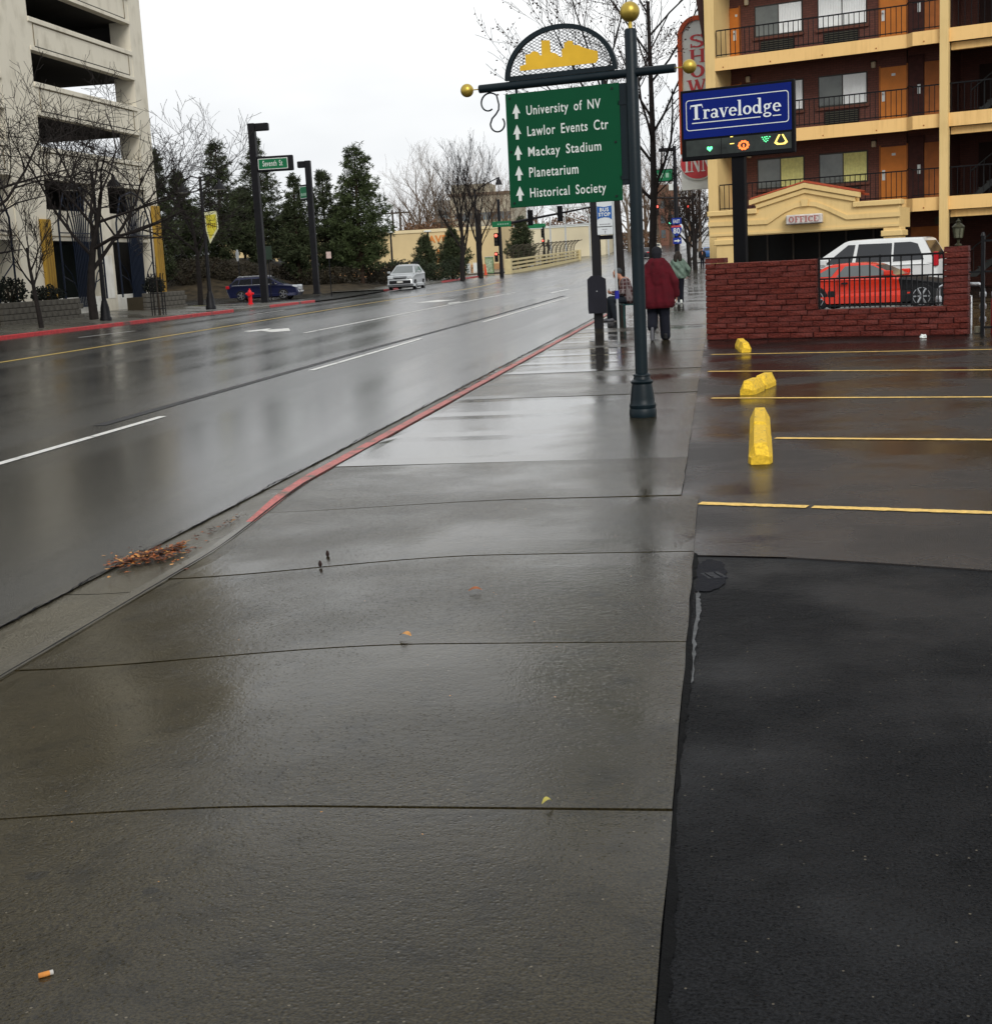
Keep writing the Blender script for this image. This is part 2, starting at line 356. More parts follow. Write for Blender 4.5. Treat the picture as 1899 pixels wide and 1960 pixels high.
def quad_strip(pts, wdt, dz=.004, seg=1.0, zf=None):     # painted line on a surface, pts = 2 points
    a, b = Vector(pts[0]), Vector(pts[1]); n_ = max(2, int((b - a).length / seg) + 1); d = (b - a).normalized(); s = V(d.y, -d.x, 0).normalized() * wdt / 2
    g = MB(); vs = []
    for i in range(n_ + 1):
        p = a.lerp(b, i / n_)
        for q in (p - s, p + s): vs.append((q.x, q.y, (zf(q.x, q.y) if zf else q.z) + dz))
    g.add(vs, [(2 * i, 2 * i + 1, 2 * i + 3, 2 * i + 2) for i in range(n_)]); return g
# ================================================================== GROUND
asph = wet('wet_asphalt_road', (.018, .018, .017), (.028, .028, .027), (.011, .011, .010), .27, .17, .25, .6, 90, .15, (1.7, .10, 1), .35, .12, .8, ior=1.45, pit=60)
lotm = wet('wet_asphalt_lot', (.0075, .006, .0052), (.012, .010, .009), (.0045, .0036, .003), .34, .13, .5, .28, 150, .34, (1, 1, 1), .5, .2, .45, pit=70)
aprm = wet('wet_asphalt_apron', (.0065, .007, .0078), (.0105, .011, .0122), (.004, .0044, .005), .52, .36, .9, .08, 110, 1.1, (1, 1, 1), .6, .28, .13, ior=1.3, pit=62)
CV = ((.019, .0150, .0066), (.030, .0240, .0118), (.0065, .0052, .0020))
conc = wet('wet_concrete_walk', *CV, .22, .11, .5, .42, 120, .22, (1, 1, 1), .7, .28, .5, ior=1.27, pit=42, gum=.8)
conc2 = wet('wet_concrete_smooth', *CV, .20, .06, .8, .5, 120, .16, (1, 1, 1), .7, .2, 1.0, (-1.15, -.55), (.22, .42), ior=1.45, pit=34)
gutm = wet('wet_concrete_gutter', (.060, .052, .036), (.085, .076, .055), (.030, .024, .014), .42, .22, .8, .35, 150, .35, (1, .3, 1), .8, .3, .5)
farc = wet('wet_concrete_far', (.085, .080, .066), (.12, .115, .098), (.05, .045, .035), .4, .18, .3, .35, 40, .12)
soil = mat('bare_soil', (.045, .036, .022), .9, .4, .4, .6, 8)
redk = worn('red_kerb_paint', (.46, .125, .11), (.15, .105, .08), .55, 3.5)
redf = worn('red_kerb_paint_bright', (.46, .030, .034), (.10, .06, .05), .60, .8, .5, 8.)
yelp = worn('yellow_line_paint', (.80, .52, .13), (.05, .04, .02), .66, 9)
yelr = worn('yellow_road_paint', (.62, .42, .08), (.06, .05, .03), .62, 2)
whtp = worn('white_line_paint', (.66, .655, .62), (.10, .10, .095), .62, 2.5)
tarm = mat('dark_tar', (.004, .0045, .008), .6, .2, 20, .5, 80, spec=.08)
crack = mat('dark_joint', (.012, .011, .009), .85, .3, 30)
def sheet(name, xs, ys, zf, mt, parent=None):
    g = MB(); nx = len(xs)
    g.add([(x, y, zf(x, y)) for y in ys for x in xs], [(j * nx + i, j * nx + i + 1, (j + 1) * nx + i + 1, (j + 1) * nx + i) for j in range(len(ys) - 1) for i in range(nx - 1)])
    return g.obj(name, mt, parent, True)
def lin(a, b, n): return [a + (b - a) * i / n for i in range(n + 1)]
yl = lin(-12, 90, 51) + lin(95, 240, 29) + lin(260, 860, 20)
struct(sheet('ground', lin(-420, 420, 12), lin(-30, 80, 4) + yl[48:], lambda x, y: S(max(y, 0)) - .45, soil))
struct(sheet('road', lin(XF, -3.63, 16), yl, road_z, asph))
def walk_z(X, Y):
    return S(Y) - .105 * smooth(-X, 1.2, 3.3) * (1 - smooth(Y, 8.0, 10.4)) * 1.04
# gutter pan between asphalt and kerb, cut into lengths
gut = struct(sheet('gutter', (-3.64, XN + .01), yl[:40], lambda x, y: S(y) - .20, crack))
for k in range(14):
    y0, y1 = -3.6 + 3.6 * k, -3.6 + 3.6 * (k + 1) - .012
    gz = lambda x, y: road_z(-3.63, y) - .012 + (.008 if x > -3.4 else 0)
    sheet('gutter_slab', (-3.70, -3.45, XN + .004), lin(y0, y1, 5), gz, gutm, gut)
sheet('gutter_slab', (-3.62, -3.45, XN + .004), [y for y in yl if 46.8 <= y <= 150], lambda x, y: S(y) - .135, gutm, gut)
# ragged tar edge where the asphalt meets the gutter
g = MB(); n_ = 900; vs = []
for i in range(n_ + 1):
    y = -2 + 52 * i / n_; c = -3.638 + .015 * math.sin(y * 2.1) + .008 * math.sin(y * 9) + random.uniform(-.008, .008); w_ = random.uniform(.001, .007)
    vs += [(c - w_, y, road_z(c, y) + .004), (c + w_, y, road_z(c, y) + .004)]
g.add(vs, [(2 * i, 2 * i + 1, 2 * i + 3, 2 * i + 2) for i in range(n_)]); struct(g.obj('tar_seam', tarm))
# kerb, red paint, laid in lengths; it sinks into the driveway near the camera
kerb = struct(obj('kerb', None))
def kerb_piece(y0, y1, mt, xa=XN, w=.115, side=1):
    ys = lin(y0, y1, max(2, int((y1 - y0) / .6))); g = MB(); vs = []
    for y in ys:
        up = .006; zt = S(y) + up - .122 * (1 - smooth(y, 8.6, 10.3)) if side > 0 else S(y) + up
        zb = S(y) - .22
        pr = [(xa, zb), (xa, zt - .02), (xa + side * .02, zt), (xa + side * w, zt), (xa + side * w, zb)]
        if side < 0: pr = pr[::-1]
        vs += [(p[0], y, p[1]) for p in pr]
    k = len(ys)
    fs = [(i * 5 + j, i * 5 + j + 1, (i + 1) * 5 + j + 1, (i + 1) * 5 + j) for i in range(k - 1) for j in range(4)]
    fs += [(4, 3, 2, 1, 0), tuple((k - 1) * 5 + j for j in range(5))]
    g.add(vs, fs); return g
for k in range(3): kerb_piece(-2 + 3.6 * k, min(9.1, -2 + 3.6 * (k + 1) - .012) if k < 2 else 9.1, gutm).obj('kerb_length', gutm, kerb)
for k in range(11): kerb_piece(9.11 + 3.6 * k, 9.11 + 3.6 * (k + 1) - .012, redk).obj('kerb_length', redk, kerb)
kerb_piece(48.72, 150, gutm).obj('kerb_length', gutm, kerb)
# sidewalk: one slab per bay, joints left open over a dark bed
walk = struct(sheet('sidewalk', (-3.13, -.18), lin(-3, 152, 60), lambda x, y: walk_z(x, y) - .06, crack))
for k in range(-3, 25):
    jw = .011 if k < 1 else .007; y0, y1 = 3.83 + 1.8 * k + jw, 3.83 + 1.8 * (k + 1) - jw
    xl = -3.126; xr = -.165 if y1 < 9.4 else -.275
    jz = random.uniform(-.002, .002); jt = random.uniform(-.0015, .0015)
    if k in (6, 8): jz -= .004
    g = MB(); xs = lin(xl, xr, 24); ys = lin(y0, y1, 5); nx = len(xs); L = []
    for j, y in enumerate(ys):
        for i, x in enumerate(xs):
            e = .004 if (j in (0, 5) or i in (0, 24)) else 0
            L.append((x + (random.uniform(-.004, .004) if i == 24 else 0), y, walk_z(x, y) + jz + jt * (x + 1.6) - e))
    fs = [(j * nx + i, j * nx + i + 1, (j + 1) * nx + i + 1, (j + 1) * nx + i) for j in range(5) for i in range(nx - 1)]
    o = len(L); L += [(L[i][0], L[i][1], L[i][2] - .05) for i in range(nx)] + [(L[5 * nx + i][0], L[5 * nx + i][1], L[5 * nx + i][2] - .05) for i in range(nx)]
    fs += [(i + 1, i, o + i, o + i + 1) for i in range(nx - 1)] + [(5 * nx + i, 5 * nx + i + 1, o + nx + i + 1, o + nx + i) for i in range(nx - 1)]
    g.add(L, fs); g.obj('slab', conc2 if k in (4, 5, 6, 9, 10, 11, 13, 14, 16, 17, 18, 19) else conc, walk)
sheet('slab', lin(-3.126, -.275, 3), lin(48.84, 150, 30), lambda x, y: S(y), conc, walk)
# kerb-side edge: dark base so no gap shows
# ---------------- parking lot and driveway apron (asphalt laid in two lifts)
EX, EY, YAW = frame(None, (-3600, 745))
lot0 = at_z(1338, 1052)
def lot_edge_x(y): return -.16 if y < 9.35 else (-.275 + .06 * 0)
g = MB(); vs = []; N_ = 60; rowL = []; a = lot0; 
# upper lift: from the lip line back to the motel
lip = []
for i in range(N_ + 1):
    x = -.155 + 28 * i / N_; t = (x - a.x) / EX.x; y = a.y + EX.y * t + .03 * math.sin(x * 2.3) + random.uniform(-.012, .012); lip.append((x, y))
rows = [0, .02, .06, .12, .2, .3, .45, .65, 1.0]
def lotz(x, y): return -.013
for r_ in rows:
    for (x, y) in lip:
        yy = y + (75 - y) * r_ ** 1.6; xx = x
        if x < -.1: xx = -.5
        vs.append((xx, yy, lotz(xx, yy)))
nx = N_ + 1
fs = [(j * nx + i, j * nx + i + 1, (j + 1) * nx + i + 1, (j + 1) * nx + i) for j in range(len(rows) - 1) for i in range(N_)]
o = len(vs); vs += [(x, y - .03, -.04) for x, y in lip]; fs += [(i + 1, i, o + i, o + i + 1) for i in range(N_)]
g.add(vs, fs); struct(g.obj('parking_lot', lotm, None, True))
g = MB(); vs = []; ys_ = lin(-4, 12, 24)
for y in ys_:
    for x in lin(-.15, 28, 30): 
        xx = x if x > -.1 else -.5
        vs.append((xx, y, -.019 + .0015 * math.sin(x * 1.7) * math.cos(y * 1.3)))
g.add(vs, [(j * 31 + i, j * 31 + i + 1, (j + 1) * 31 + i + 1, (j + 1) * 31 + i) for j in range(24) for i in range(30)])
struct(g.obj('driveway', aprm, None, True))
# cement smear and dark gap along the walk edge
def blob(pts, z, jit=.0, sub=6):
    P = []
    for i in range(len(pts)):
        A, B = Vector(pts[i]), Vector(pts[(i + 1) % len(pts)])
        for k in range(sub):
            p = A.lerp(B, k / sub); P.append((p.x + random.uniform(-jit, jit), p.y + random.uniform(-jit, jit)))
    from mathutils.geometry import tessellate_polygon
    tr = tessellate_polygon([[V(p[0], p[1], 0) for p in P]]); fs = []
    for t in tr:
        A, B, C_ = [P[i] for i in t]; cr = (B[0] - A[0]) * (C_[1] - A[1]) - (B[1] - A[1]) * (C_[0] - A[0]); fs.append(tuple(t) if cr > 0 else tuple(t)[::-1])
    return MB().add([(p[0], p[1], z(p[0], p[1]) if callable(z) else z) for p in P], fs)
g = blob([at_z(*q) for q in [(1322, 1300), (1328, 1296), (1333, 1200), (1342, 1160), (1338, 1125), (1333, 1130)]], -.0145, .006, 10)
struct(g.obj('cement_smear', mat('cement_smear', (.085, .088, .09), .6, .4, 30, .4, 90)))
g = blob([at_z(*q) for q in [(1334, 1125), (1332, 1078), (1352, 1064), (1384, 1070), (1392, 1090), (1382, 1118), (1356, 1126)]], -.0145, .008, 8)
tag(g.obj('tar_patch', tarm), 'small dark patch of fresh tar on the asphalt at the edge of the sidewalk', 'patch')
c_ = at_z(1366, 1096); vc = thing('valve_cover', 'small dark square metal cover set in the tar patch beside the sidewalk', 'cover', (c_.x, c_.y, -.024), .35)
MB().bev(-.05, .05, -.07, .07, -.012, .012, .004).obj('frame', mat('dark_iron', (.008, .009, .013), .5, .3, 20, .4, 60, .2), vc)
for s_ in (-.035, .035): MB().box(s_ * .7 - .005, s_ * .7 + .005, -.05, .05, .0121, .016).obj('rib', mat('dark_iron', (0, 0, 0)), vc)
g = MB(); vs = []; n_ = 140
for i in range(n_ + 1):
    y = -3 + 10.4 * i / n_; w_ = .018 + .007 * math.sin(y * 2.7) + random.uniform(-.008, .008); vs += [(-.163, y, -.004), (-.163 + w_, y, -.0155)]
g.add(vs, [(2 * i, 2 * i + 1, 2 * i + 3, 2 * i + 2) for i in range(n_)]); struct(g.obj('edge_strip', mat('edge_mortar', (.0045, .0047, .005), .8, .5, 12, .5, 60, spec=.08)))
g = MB(); vs = []; n_ = 160
for i in range(n_ + 1):
    y = -2 + 50 * i / n_; w_ = random.uniform(.004, .010); vs += [(-3.131 - w_, y, walk_z(-3.131, y) + .004), (-3.131 + w_, y, walk_z(-3.131, y) + .004)]
g.add(vs, [(2 * i, 2 * i + 1, 2 * i + 3, 2 * i + 2) for i in range(n_)]); struct(g.obj('kerb_joint', crack))
# painted stall lines
pl = [((1339, 960), (1899, 978)), ((1484, 836), (1899, 839)), ((1362, 760), (1899, 757.5)), ((1355, 709), (1899, 706)), ((1362, 677), (1899, 667))]
for A, B in pl:
    g = MB(); a, b = at_z(*A), at_z(*B); b = a + (b - a) * 1.6; d = (b - a).normalized(); s_ = V(d.y, -d.x, 0); n_ = 90; vs = []
    for i in range(n_ + 1):
        p = a.lerp(b, i / n_); w_ = .046 + random.uniform(-.007, .007)
        for q in (p - s_ * w_, p + s_ * w_): vs.append((q.x, q.y, lotz(q.x, q.y) + .004))
    g.add(vs, [(2 * i, 2 * i + 1, 2 * i + 3, 2 * i + 2) for i in range(n_) if not (A[0] == 1339 and i == 22)])
    struct(g.obj('stall_line', yelp))
# road paint
def rline(name, A, B, w, mt): 
    a, b = on_road(*A), on_road(*B); struct(quad_strip((a, b), w, .005, 1.2, road_z).obj(name, mt))
rline('lane_dash', (-60, 905), (312, 797), .11, whtp); rline('lane_dash', (595, 709), (806, 648), .12, whtp); rline('lane_dash', (925, 616), (1088, 569), .13, whtp)
rline('lane_line', (583, 637), (985, 560), .13, whtp)
rline('yellow_line', (-80, 706), (960, 539), .14, yelr)
rline('lane_dash', (150, 646), (258, 633), .12, whtp); rline('lane_dash', (484, 602), (545, 593), .13, whtp)
for A, B in (((190, 815), (700, 670)), ((700, 670), (960, 600)), ((960, 600), (1080, 566))): rline('asphalt_seam', A, B, .16, mat('seam_sealer', (.012, .012, .013), .5, .3, 3, .3, 60))
def poly_road(name, px, mt):
    P = [on_road(*q) for q in px]; g = blob([(p.x, p.y, 0) for p in P], lambda x, y: road_z(x, y) + .006, .0, 3); struct(g.obj(name, mt))
poly_road('turn_arrow', [(466, 634), (520, 628), (512, 631), (553, 628), (556, 633), (520, 635.5), (500, 633), (478, 635)], whtp)
poly_road('turn_arrow', [(788, 580), (838, 574), (872, 573.5), (836, 578)], whtp); poly_road('turn_arrow', [(856, 580), (880, 577), (882, 578), (860, 581.5)], whtp)
poly_road('stop_bar', [(1052, 560), (1088, 553), (1091, 553.8), (1056, 561.3)], whtp)
# far side: sidewalk, kerbs, side street, cross street
def far_z(x, y): return S(y) + .30 * smooth(-x, 24.8, 30) * (1 - smooth(y, 73, 79))
fk = struct(obj('far_kerb', None))
for (y0, y1, mt) in [(10, 40, redf), (40, 53, redf), (53, 70, redf), (70, 76, gutm), (76, 85, redf)]: kerb_piece(y0, y1 - .02, mt, XF, .17, -1).obj('kerb_length', mt, fk)
for (y0, y1, mt) in [(104, 109, redf), (109, 126, gutm), (126, 148, redf)]: kerb_piece(y0, y1 - .02, mt, XF, .17, -1).obj('kerb_length', mt, fk)
struct(sheet('far_sidewalk', [XF - .19] + lin(-25.5, -31, 6), lin(5, 85, 20), far_z, farc))
struct(sheet('far_sidewalk', [XF - .19] + lin(-25.5, -29, 4), lin(104, 148, 12), lambda x, y: S(y) + .02, farc))
struct(sheet('side_street', lin(-110, XF, 20), lin(85, 104.2, 8), lambda x, y: S(y) - .06, asph))
struct(sheet('cross_street', lin(-160, XF, 8), lin(150, 163, 4), lambda x, y: S(y) - .14, asph)); struct(sheet('cross_street', lin(-3.6, 120, 8), lin(151, 163, 4), lambda x, y: S(y) - .12, asph))
struct(sheet('sidewalk_beyond', lin(-3.2, .8, 2), lin(163, 420, 20), lambda x, y: S(y), farc)); struct(sheet('sidewalk_beyond', lin(-29, XF, 2), lin(163, 420, 20), lambda x, y: S(y), farc))
grass = mat('winter_grass', (.10, .095, .035), .9, .4, 1.5, .8, 20)
struct(sheet('grass_verge', lin(-80, -31.1, 8), lin(74.9, 84.8, 4), lambda x, y: .01, grass))
watm = mat('standing_water', (.06, .056, .045), .06, .15, 4, .02, 14, spec=.55)
# ================================================================== WAYFINDING SIGN
teal = mat('teal_black_enamel', (.0025, .009, .013), .42, .2, 4, .05, 30, spec=.25)
gold = mat('brushed_gold', (.50, .36, .07), .38, .2, 9, .08, 40, .75)
goldp = mat('gold_paint', (.70, .42, .03), .45, .1, 5, .05, 30)
sgreen = mat('sign_green', (.002, .060, .024), .45, .08, 2, .02, 20, spec=.12)
swhite = mat('sign_white', (.66, .69, .66), .4, .06, 4)
bolt = mat('bolt_black', (.01, .012, .012), .5, .1)
b_ = at_z(1231, 797); b_.z = 0
sx, sy, syaw = frame(b_, (-5000, 813))
ws = thing('wayfinding_sign', 'green directional sign hung under a dark cross arm with gold balls on a tall pole', 'sign', b_, syaw)
MB().lathe([(.062, .38), (.061, 2.0), (.058, 3.67), (.05, 3.685)], 20).obj('pole', teal, ws, True)
ba = MB().lathe([(.132, 0), (.135, .02), (.135, .07), (.126, .085), (.132, .10), (.134, .12), (.122, .135), (.118, .18), (.104, .29), (.098, .325), (.108, .335), (.112, .35), (.10, .362), (.085, .372), (.078, .40), (.086, .405), (.084, .418), (.064, .43)], 20).obj('pole_base', teal, ws, True)
MB().ball((0, 0, 3.84), .094, 24).lathe([(.02, 3.68), (.02, 3.76)], 8).obj('ball_finial', gold, ws, True)
MB().lathe([(.041, -1.595), (.041, .43)], 14, (0, 0, 3.285), 'x').obj('cross_arm', teal, ws, True)
for x_ in (-1.735, .567):
    MB().ball((x_, 0, 3.285), .066, 20).tube([(x_, 0, 3.285), (-1.58 if x_ < 0 else .42, 0, 3.285)], .006, 6).obj('ball_finial', gold, ws, True)
# arch: flat bar bent over the arm, with a bottom rail, expanded metal and the skyline cut-out
cx_, cz_, rx_, rz_ = -.725, 3.335, .585, .475
def ell(t, k=0): return (cx_ + (rx_ - k) * math.cos(t), cz_ + (rz_ - k) * math.sin(t))
outer = [ell(math.pi * i / 40) for i in range(41)]; inner = [ell(math.pi * i / 40, .045) for i in range(41)]
MB().prism(outer + inner[::-1], -.02, .02).obj('arch_frame', teal, ws, True)
MB().box(cx_ - rx_ + .04, cx_ + rx_ - .04, -.018, .018, 3.328, 3.372).obj('arch_rail', teal, ws)
g = MB(); st = .030
for s_ in (1, -1):
    k = -60
    while k < 60:
        pts = []
        for i in range(61):
            x = cx_ - .56 + 1.12 * i / 60; z = 3.36 + s_ * (x - cx_) * .52 + k * st
            inside = z > 3.366 and ((x - cx_) / (rx_ - .04)) ** 2 + ((z - cz_) / (rz_ - .04)) ** 2 < 1
            if inside: pts.append((x, 0, z))
        if len(pts) > 1: g.tube([pts[0], pts[-1]], .0028, 3, False)
        k += 1
g.obj('mesh_infill', teal, ws)
skl = [(-1.136, .43), (-1.136, .468), (-1.072, .474), (-1.072, .545), (-1.02, .548), (-.995, .565), (-.945, .558), (-.92, .53), (-.90, .528), (-.898, .635), (-.812, .63), (-.808, .54), (-.77, .535), (-.745, .525), (-.715, .50), (-.69, .50), (-.69, .555), (-.665, .56), (-.662, .60), (-.64, .60), (-.62, .612), (-.575, .605), (-.572, .58), (-.545, .572), (-.52, .572), (-.47, .55), (-.42, .535), (-.36, .52), (-.325, .51), (-.322, .455), (-.345, .428)]
MB().prism([(x, 3.41 + (z - .43) * 1.28) for x, z in skl], -.034, -.026).obj('skyline_cutout', goldp, ws)
for x_ in (-.62, -.34, -.95): MB().tube([(x_, -.026, 3.46), (x_, .005, 3.46)], .006, 6).obj('cutout_pin', teal, ws)
pn = MB().bev(-1.318, -.130, -.012, .004, 2.105, 3.207, .004).obj('sign_panel', sgreen, ws)
for i, (t_, w_) in enumerate([('University of NV', .775), ('Lawlor Events Ctr', .845), ('Mackay Stadium', .765), ('Planetarium', .52), ('Historical Society', .80)]):
    zb = 2.985 - .1985 * i; desc = 'y' in t_
    tg = text_geo(t_, w_, .096 if not desc else .120, .003, .008); shift(tg, -1.095, -.0145, zb - (.025 if desc else 0)); letters(tg, swhite, pn)
    ax = -1.205; az = zb - .022
    MB().prism([(ax - .016, az), (ax + .016, az), (ax + .016, az + .055), (ax + .043, az + .05), (ax, az + .142), (ax - .043, az + .05), (ax - .016, az + .055)], -.016, -.013).obj('arrow', swhite, pn)
for x_, z_ in ((-1.27, 3.165), (-.20, 3.16), (-1.28, 2.65), (-.18, 2.66), (-1.27, 2.15), (-.19, 2.15)): MB().lathe([(.013, -.004), (.011, -.02)], 8, (x_, 0, z_), 'y').obj('bolt', bolt, pn)
for z_ in (2.3, 3.0): MB().box(-.15, -.05, -.012, .03, z_, z_ + .04).obj('bracket', teal, ws)
MB().box(-.14, -.06, -.004, .012, 2.25, 3.20).obj('mounting_bar', teal, ws)
for x_ in (-1.2, -.3): MB().box(x_ - .012, x_ + .012, -.003, .004, 3.20, 3.26).obj('hanger', teal, ws)
# S scroll under the left end of the arm
def spiral(c, r0, r1, a0, a1, n=26): return [(c[0] + (r0 + (r1 - r0) * i / n) * math.cos(math.radians(a0 + (a1 - a0) * i / n)), -.0, c[1] + (r0 + (r1 - r0) * i / n) * math.sin(math.radians(a0 + (a1 - a0) * i / n))) for i in range(n + 1)]
pts = spiral((-1.505, 3.145), .055, .10, -60, -330) + spiral((-1.475, 3.09), .125, .12, 40, -25, 10)
up = spiral((-1.50, 3.135), .06, .112, 300, 40); mid_ = [(-1.395, 0, 3.12), (-1.40, 0, 3.07), (-1.43, 0, 3.03), (-1.475, 0, 2.99), (-1.495, 0, 2.945)]
lo = spiral((-1.415, 2.935), .082, .07, 180, 400)
MB().tube(up + mid_ + lo, .0085, 6).obj('scroll', teal, ws, True)
# ================================================================== WHEEL STOPS
ystop = worn('yellow_stop_paint', (.76, .48, .03), (.16, .13, .08), .63, 11, .7)
def wheel_stop(p, rz, L, label, sc=1.0, gap=True):
    t = thing('wheel_stop', label, 'wheel stop', p, rz, 'yellow wheel stops in the parking lot')
    w, h, tw = .09 * sc, .15 * sc, .045 * sc
    def seg(y0, y1, c0, c1):
        g = MB(); pr = [(-w, 0), (-w, .05), (-tw, h), (tw, h), (w, .05), (w, 0)]; vs = []
        for y, e in ((y0, c0), (y0 + (.10 if c0 else .0), 0), (y1 - (.10 if c1 else .0), 0), (y1, c1)):
            for x, z in pr: vs.append((x * (1 - .25 * e), y, z * (1 - .55 * e * (z > .06))))
        k = 4; fs = [(i * 6 + j, i * 6 + (j + 1) % 6, (i + 1) * 6 + (j + 1) % 6, (i + 1) * 6 + j) for i in range(k - 1) for j in range(6)]
        fs += [(5, 4, 3, 2, 1, 0), tuple(range(18, 24))]; fs = [f[::-1] for f in fs]
        g.add(vs, fs); 
        g.v = [(x + random.uniform(-.003, .003), y + random.uniform(-.004, .004), z + (random.uniform(-.003, .003) if z > .01 else 0)) for x, y, z in g.v]; return g
    seg(0, L * .50, 1, .8).obj('block', ystop, t); seg(L * .512, L, .8, 1).obj('block', ystop, t)
    MB().box(-w * .8, w * .8, .05, L - .05, -.02, .012).obj('shim', tarm, t)
    return t
p = at_z(1456, 886); wheel_stop((p.x, p.y, -.012), math.radians(-1.5), 2.7, 'longest yellow wheel stop, nearest the camera, with a notch across its middle')
p = at_z(1432, 754); wheel_stop((p.x - .02, p.y, -.012), math.radians(-14), 1.25, 'middle yellow wheel stop turned askew between two stall lines')
p = at_z(1428, 673); wheel_stop((p.x, p.y, -.012), math.radians(3), 1.4, 'farthest yellow wheel stop, just in front of the red brick wall')
# ================================================================== LOW BRICK WALL WITH RAILING
w0 = at_z(1352, 650); w1 = at_z(1855, 640); wd = (w1 - w0).normalized(); wyaw = math.atan2(wd.y, wd.x)
bw = thing('brick_wall', 'low dark red wall of rough long bricks with a gap for a black railing', 'wall', (w0.x, w0.y, 0), wyaw)
bk = [mat('rough_brick_' + n_, c, .55, .35, 14, .9, 30) for n_, c in (('dark', (.095, .017, .012)), ('red', (.118, .022, .015)), ('mid', (.106, .019, .013)))]
MB().box(.02, 2.06, .03, .19, -.1, 1.33).obj('core', mat('wall_mortar', (.03, .008, .007), .9, .3, 9), bw)
MB().box(2.061, 4.30, .03, .19, -.1, .47).obj('core', MATS['wall_mortar'], bw); MB().box(4.301, 4.64, .03, .19, -.1, 1.45).obj('core', MATS['wall_mortar'], bw)
ch = .0985; var = []
for i in range(8):
    g = MB().bev(0, .40, 0, .19, 0, ch - .010, .010); g.v = [(x + random.uniform(-.007, .007), y + (random.uniform(-.012, .010) if y < .1 else 0), z + random.uniform(-.004, .004)) for x, y, z in g.v]; var.append(g.mesh('brick', bk[i % 3]))
def lay(x0, x1, row, off):
    x = x0; first = True
    while x < x1 - .02:
        L = .40 * (off if first and off else 1) * random.uniform(.9, 1.1); first = False
        if x + L > x1 - .1: L = x1 - x
        b = obj('brick', random.choice(var), bw, (x + .004, .012 + random.uniform(-.004, .006), row * ch + .004)); b.scale = ((L - .009) / .40, 1, 1); x += L
for r_ in range(15):
    if r_ < 5: lay(0, 4.66, r_, .5 if r_ % 2 else 0)
    elif r_ < 14: lay(0, 2.075, r_, .5 if r_ % 2 else 0)
    elif r_ == 14: lay(0, .39, r_, 0)
    if 5 <= r_ < 15: lay(4.25, 4.66, r_, 0)
blk = mat('black_iron', (.008, .008, .009), .4, .2, 12, .2, 40, .3)
fz0, fz1 = .505, 1.385
MB().bev(2.085, 4.245, .085, .125, fz1 - .035, fz1, .004).obj('top_rail', blk, bw); MB().bev(2.085, 4.245, .088, .122, 1.0, 1.03, .004).obj('middle_rail', blk, bw); MB().bev(2.085, 4.245, .088, .122, .525, .55, .004).obj('bottom_rail', blk, bw)
bm_ = MB().box(-.011, .011, -.011, .011, .5, fz1 - .02).mesh('baluster', blk); bs_ = MB().box(-.009, .009, -.009, .009, .5, 1.01).mesh('baluster', blk); bp_ = MB().box(-.015, .015, -.015, .015, .49, fz1 + .01).mesh('railing_post', blk)
for i in range(13):
    x = 2.10 + i * (4.235 - 2.10) / 12
    obj('railing_post' if i in (0, 6, 12) else 'baluster', bp_ if i in (0, 6, 12) else bm_, bw, (x, .105, 0))
    if i < 12: obj('baluster', bs_, bw, (x + .089, .105, 0))
# lantern on the pillar
ln = thing('lantern', 'weathered brass carriage lantern standing on the brick pillar', 'lantern', bw.matrix_basis @ V(0, 0, 0), wyaw)
bpy.context.view_layer.update(); ln.location = bw.matrix_world @ V(4.47, .11, 1.478)
br = mat('weathered_brass', (.045, .042, .022), .5, .4, 30, .3, 60, .4)
MB().lathe([(.06, 0), (.06, .02), (.025, .04), (.025, .10), (.06, .115), (.075, .13)], 12).obj('stem', br, ln, True)
MB().lathe([(.066, .13), (.088, .30)], 6).obj('glass', mat('lantern_glass', (.12, .12, .08), .2, .3, 20), ln)
for k in range(6):
    a = k * math.pi / 3; MB().tube([(.070 * math.cos(a), .070 * math.sin(a), .13), (.094 * math.cos(a), .094 * math.sin(a), .30)], .007, 5).obj('rib', br, ln)
MB().lathe([(.105, .30), (.105, .315), (.06, .36), (.03, .375), (.03, .39), (.045, .40), (.02, .42), (.008, .45)], 12).obj('cap', br, ln, True)
# fence at the right edge, pipes behind it
def wl(x, y, z): return bw.matrix_world @ V(x, y, z)
fn = thing('iron_fence', 'black iron fence post and rails at the right edge beyond the brick pillar', 'fence', wl(4.9, -.05, 0), wyaw)
MB().bev(-.03, .03, -.03, .03, -.05, 1.62, .006).lathe([(.04, 1.62), (.02, 1.68)], 8).obj('post', blk, fn)
for z_ in (.10, 1.02, 1.52): MB().box(.031, 2.2, -.015, .015, z_, z_ + .035).obj('rail', blk, fn)
for i in range(9): MB().box(.17 + i * .22, .185 + i * .22, -.008, .008, .05, 1.55).obj('picket', blk, fn)
MB().box(-.22, -.031, -.012, .012, 1.02, 1.05).obj('rail', blk, fn)
pip = mat('galvanised_pipe', (.52, .53, .54), .35, .3, 20, .3, 50, .8)
pp = thing('backflow_pipes', 'silver backflow pipes and valves standing behind the iron fence', 'pipes', wl(4.72, .45, 0), wyaw)
MB().tube([(-.35, 0, .82), (.02, 0, .82), (.07, 0, .80), (.09, 0, .74), (.09, 0, -.05)], .035, 10).obj('pipe', pip, pp, True)
for z_ in (.18, .40, .60): MB().lathe([(.055, z_), (.06, z_ + .02), (.06, z_ + .07), (.05, z_ + .09)], 10, (.09, 0, 0)).obj('valve', pip, pp, True)
MB().tube([(-.12, .1, -.05), (-.12, .1, .62), (-.30, .1, .66)], .022, 8).obj('pipe', pip, pp, True)
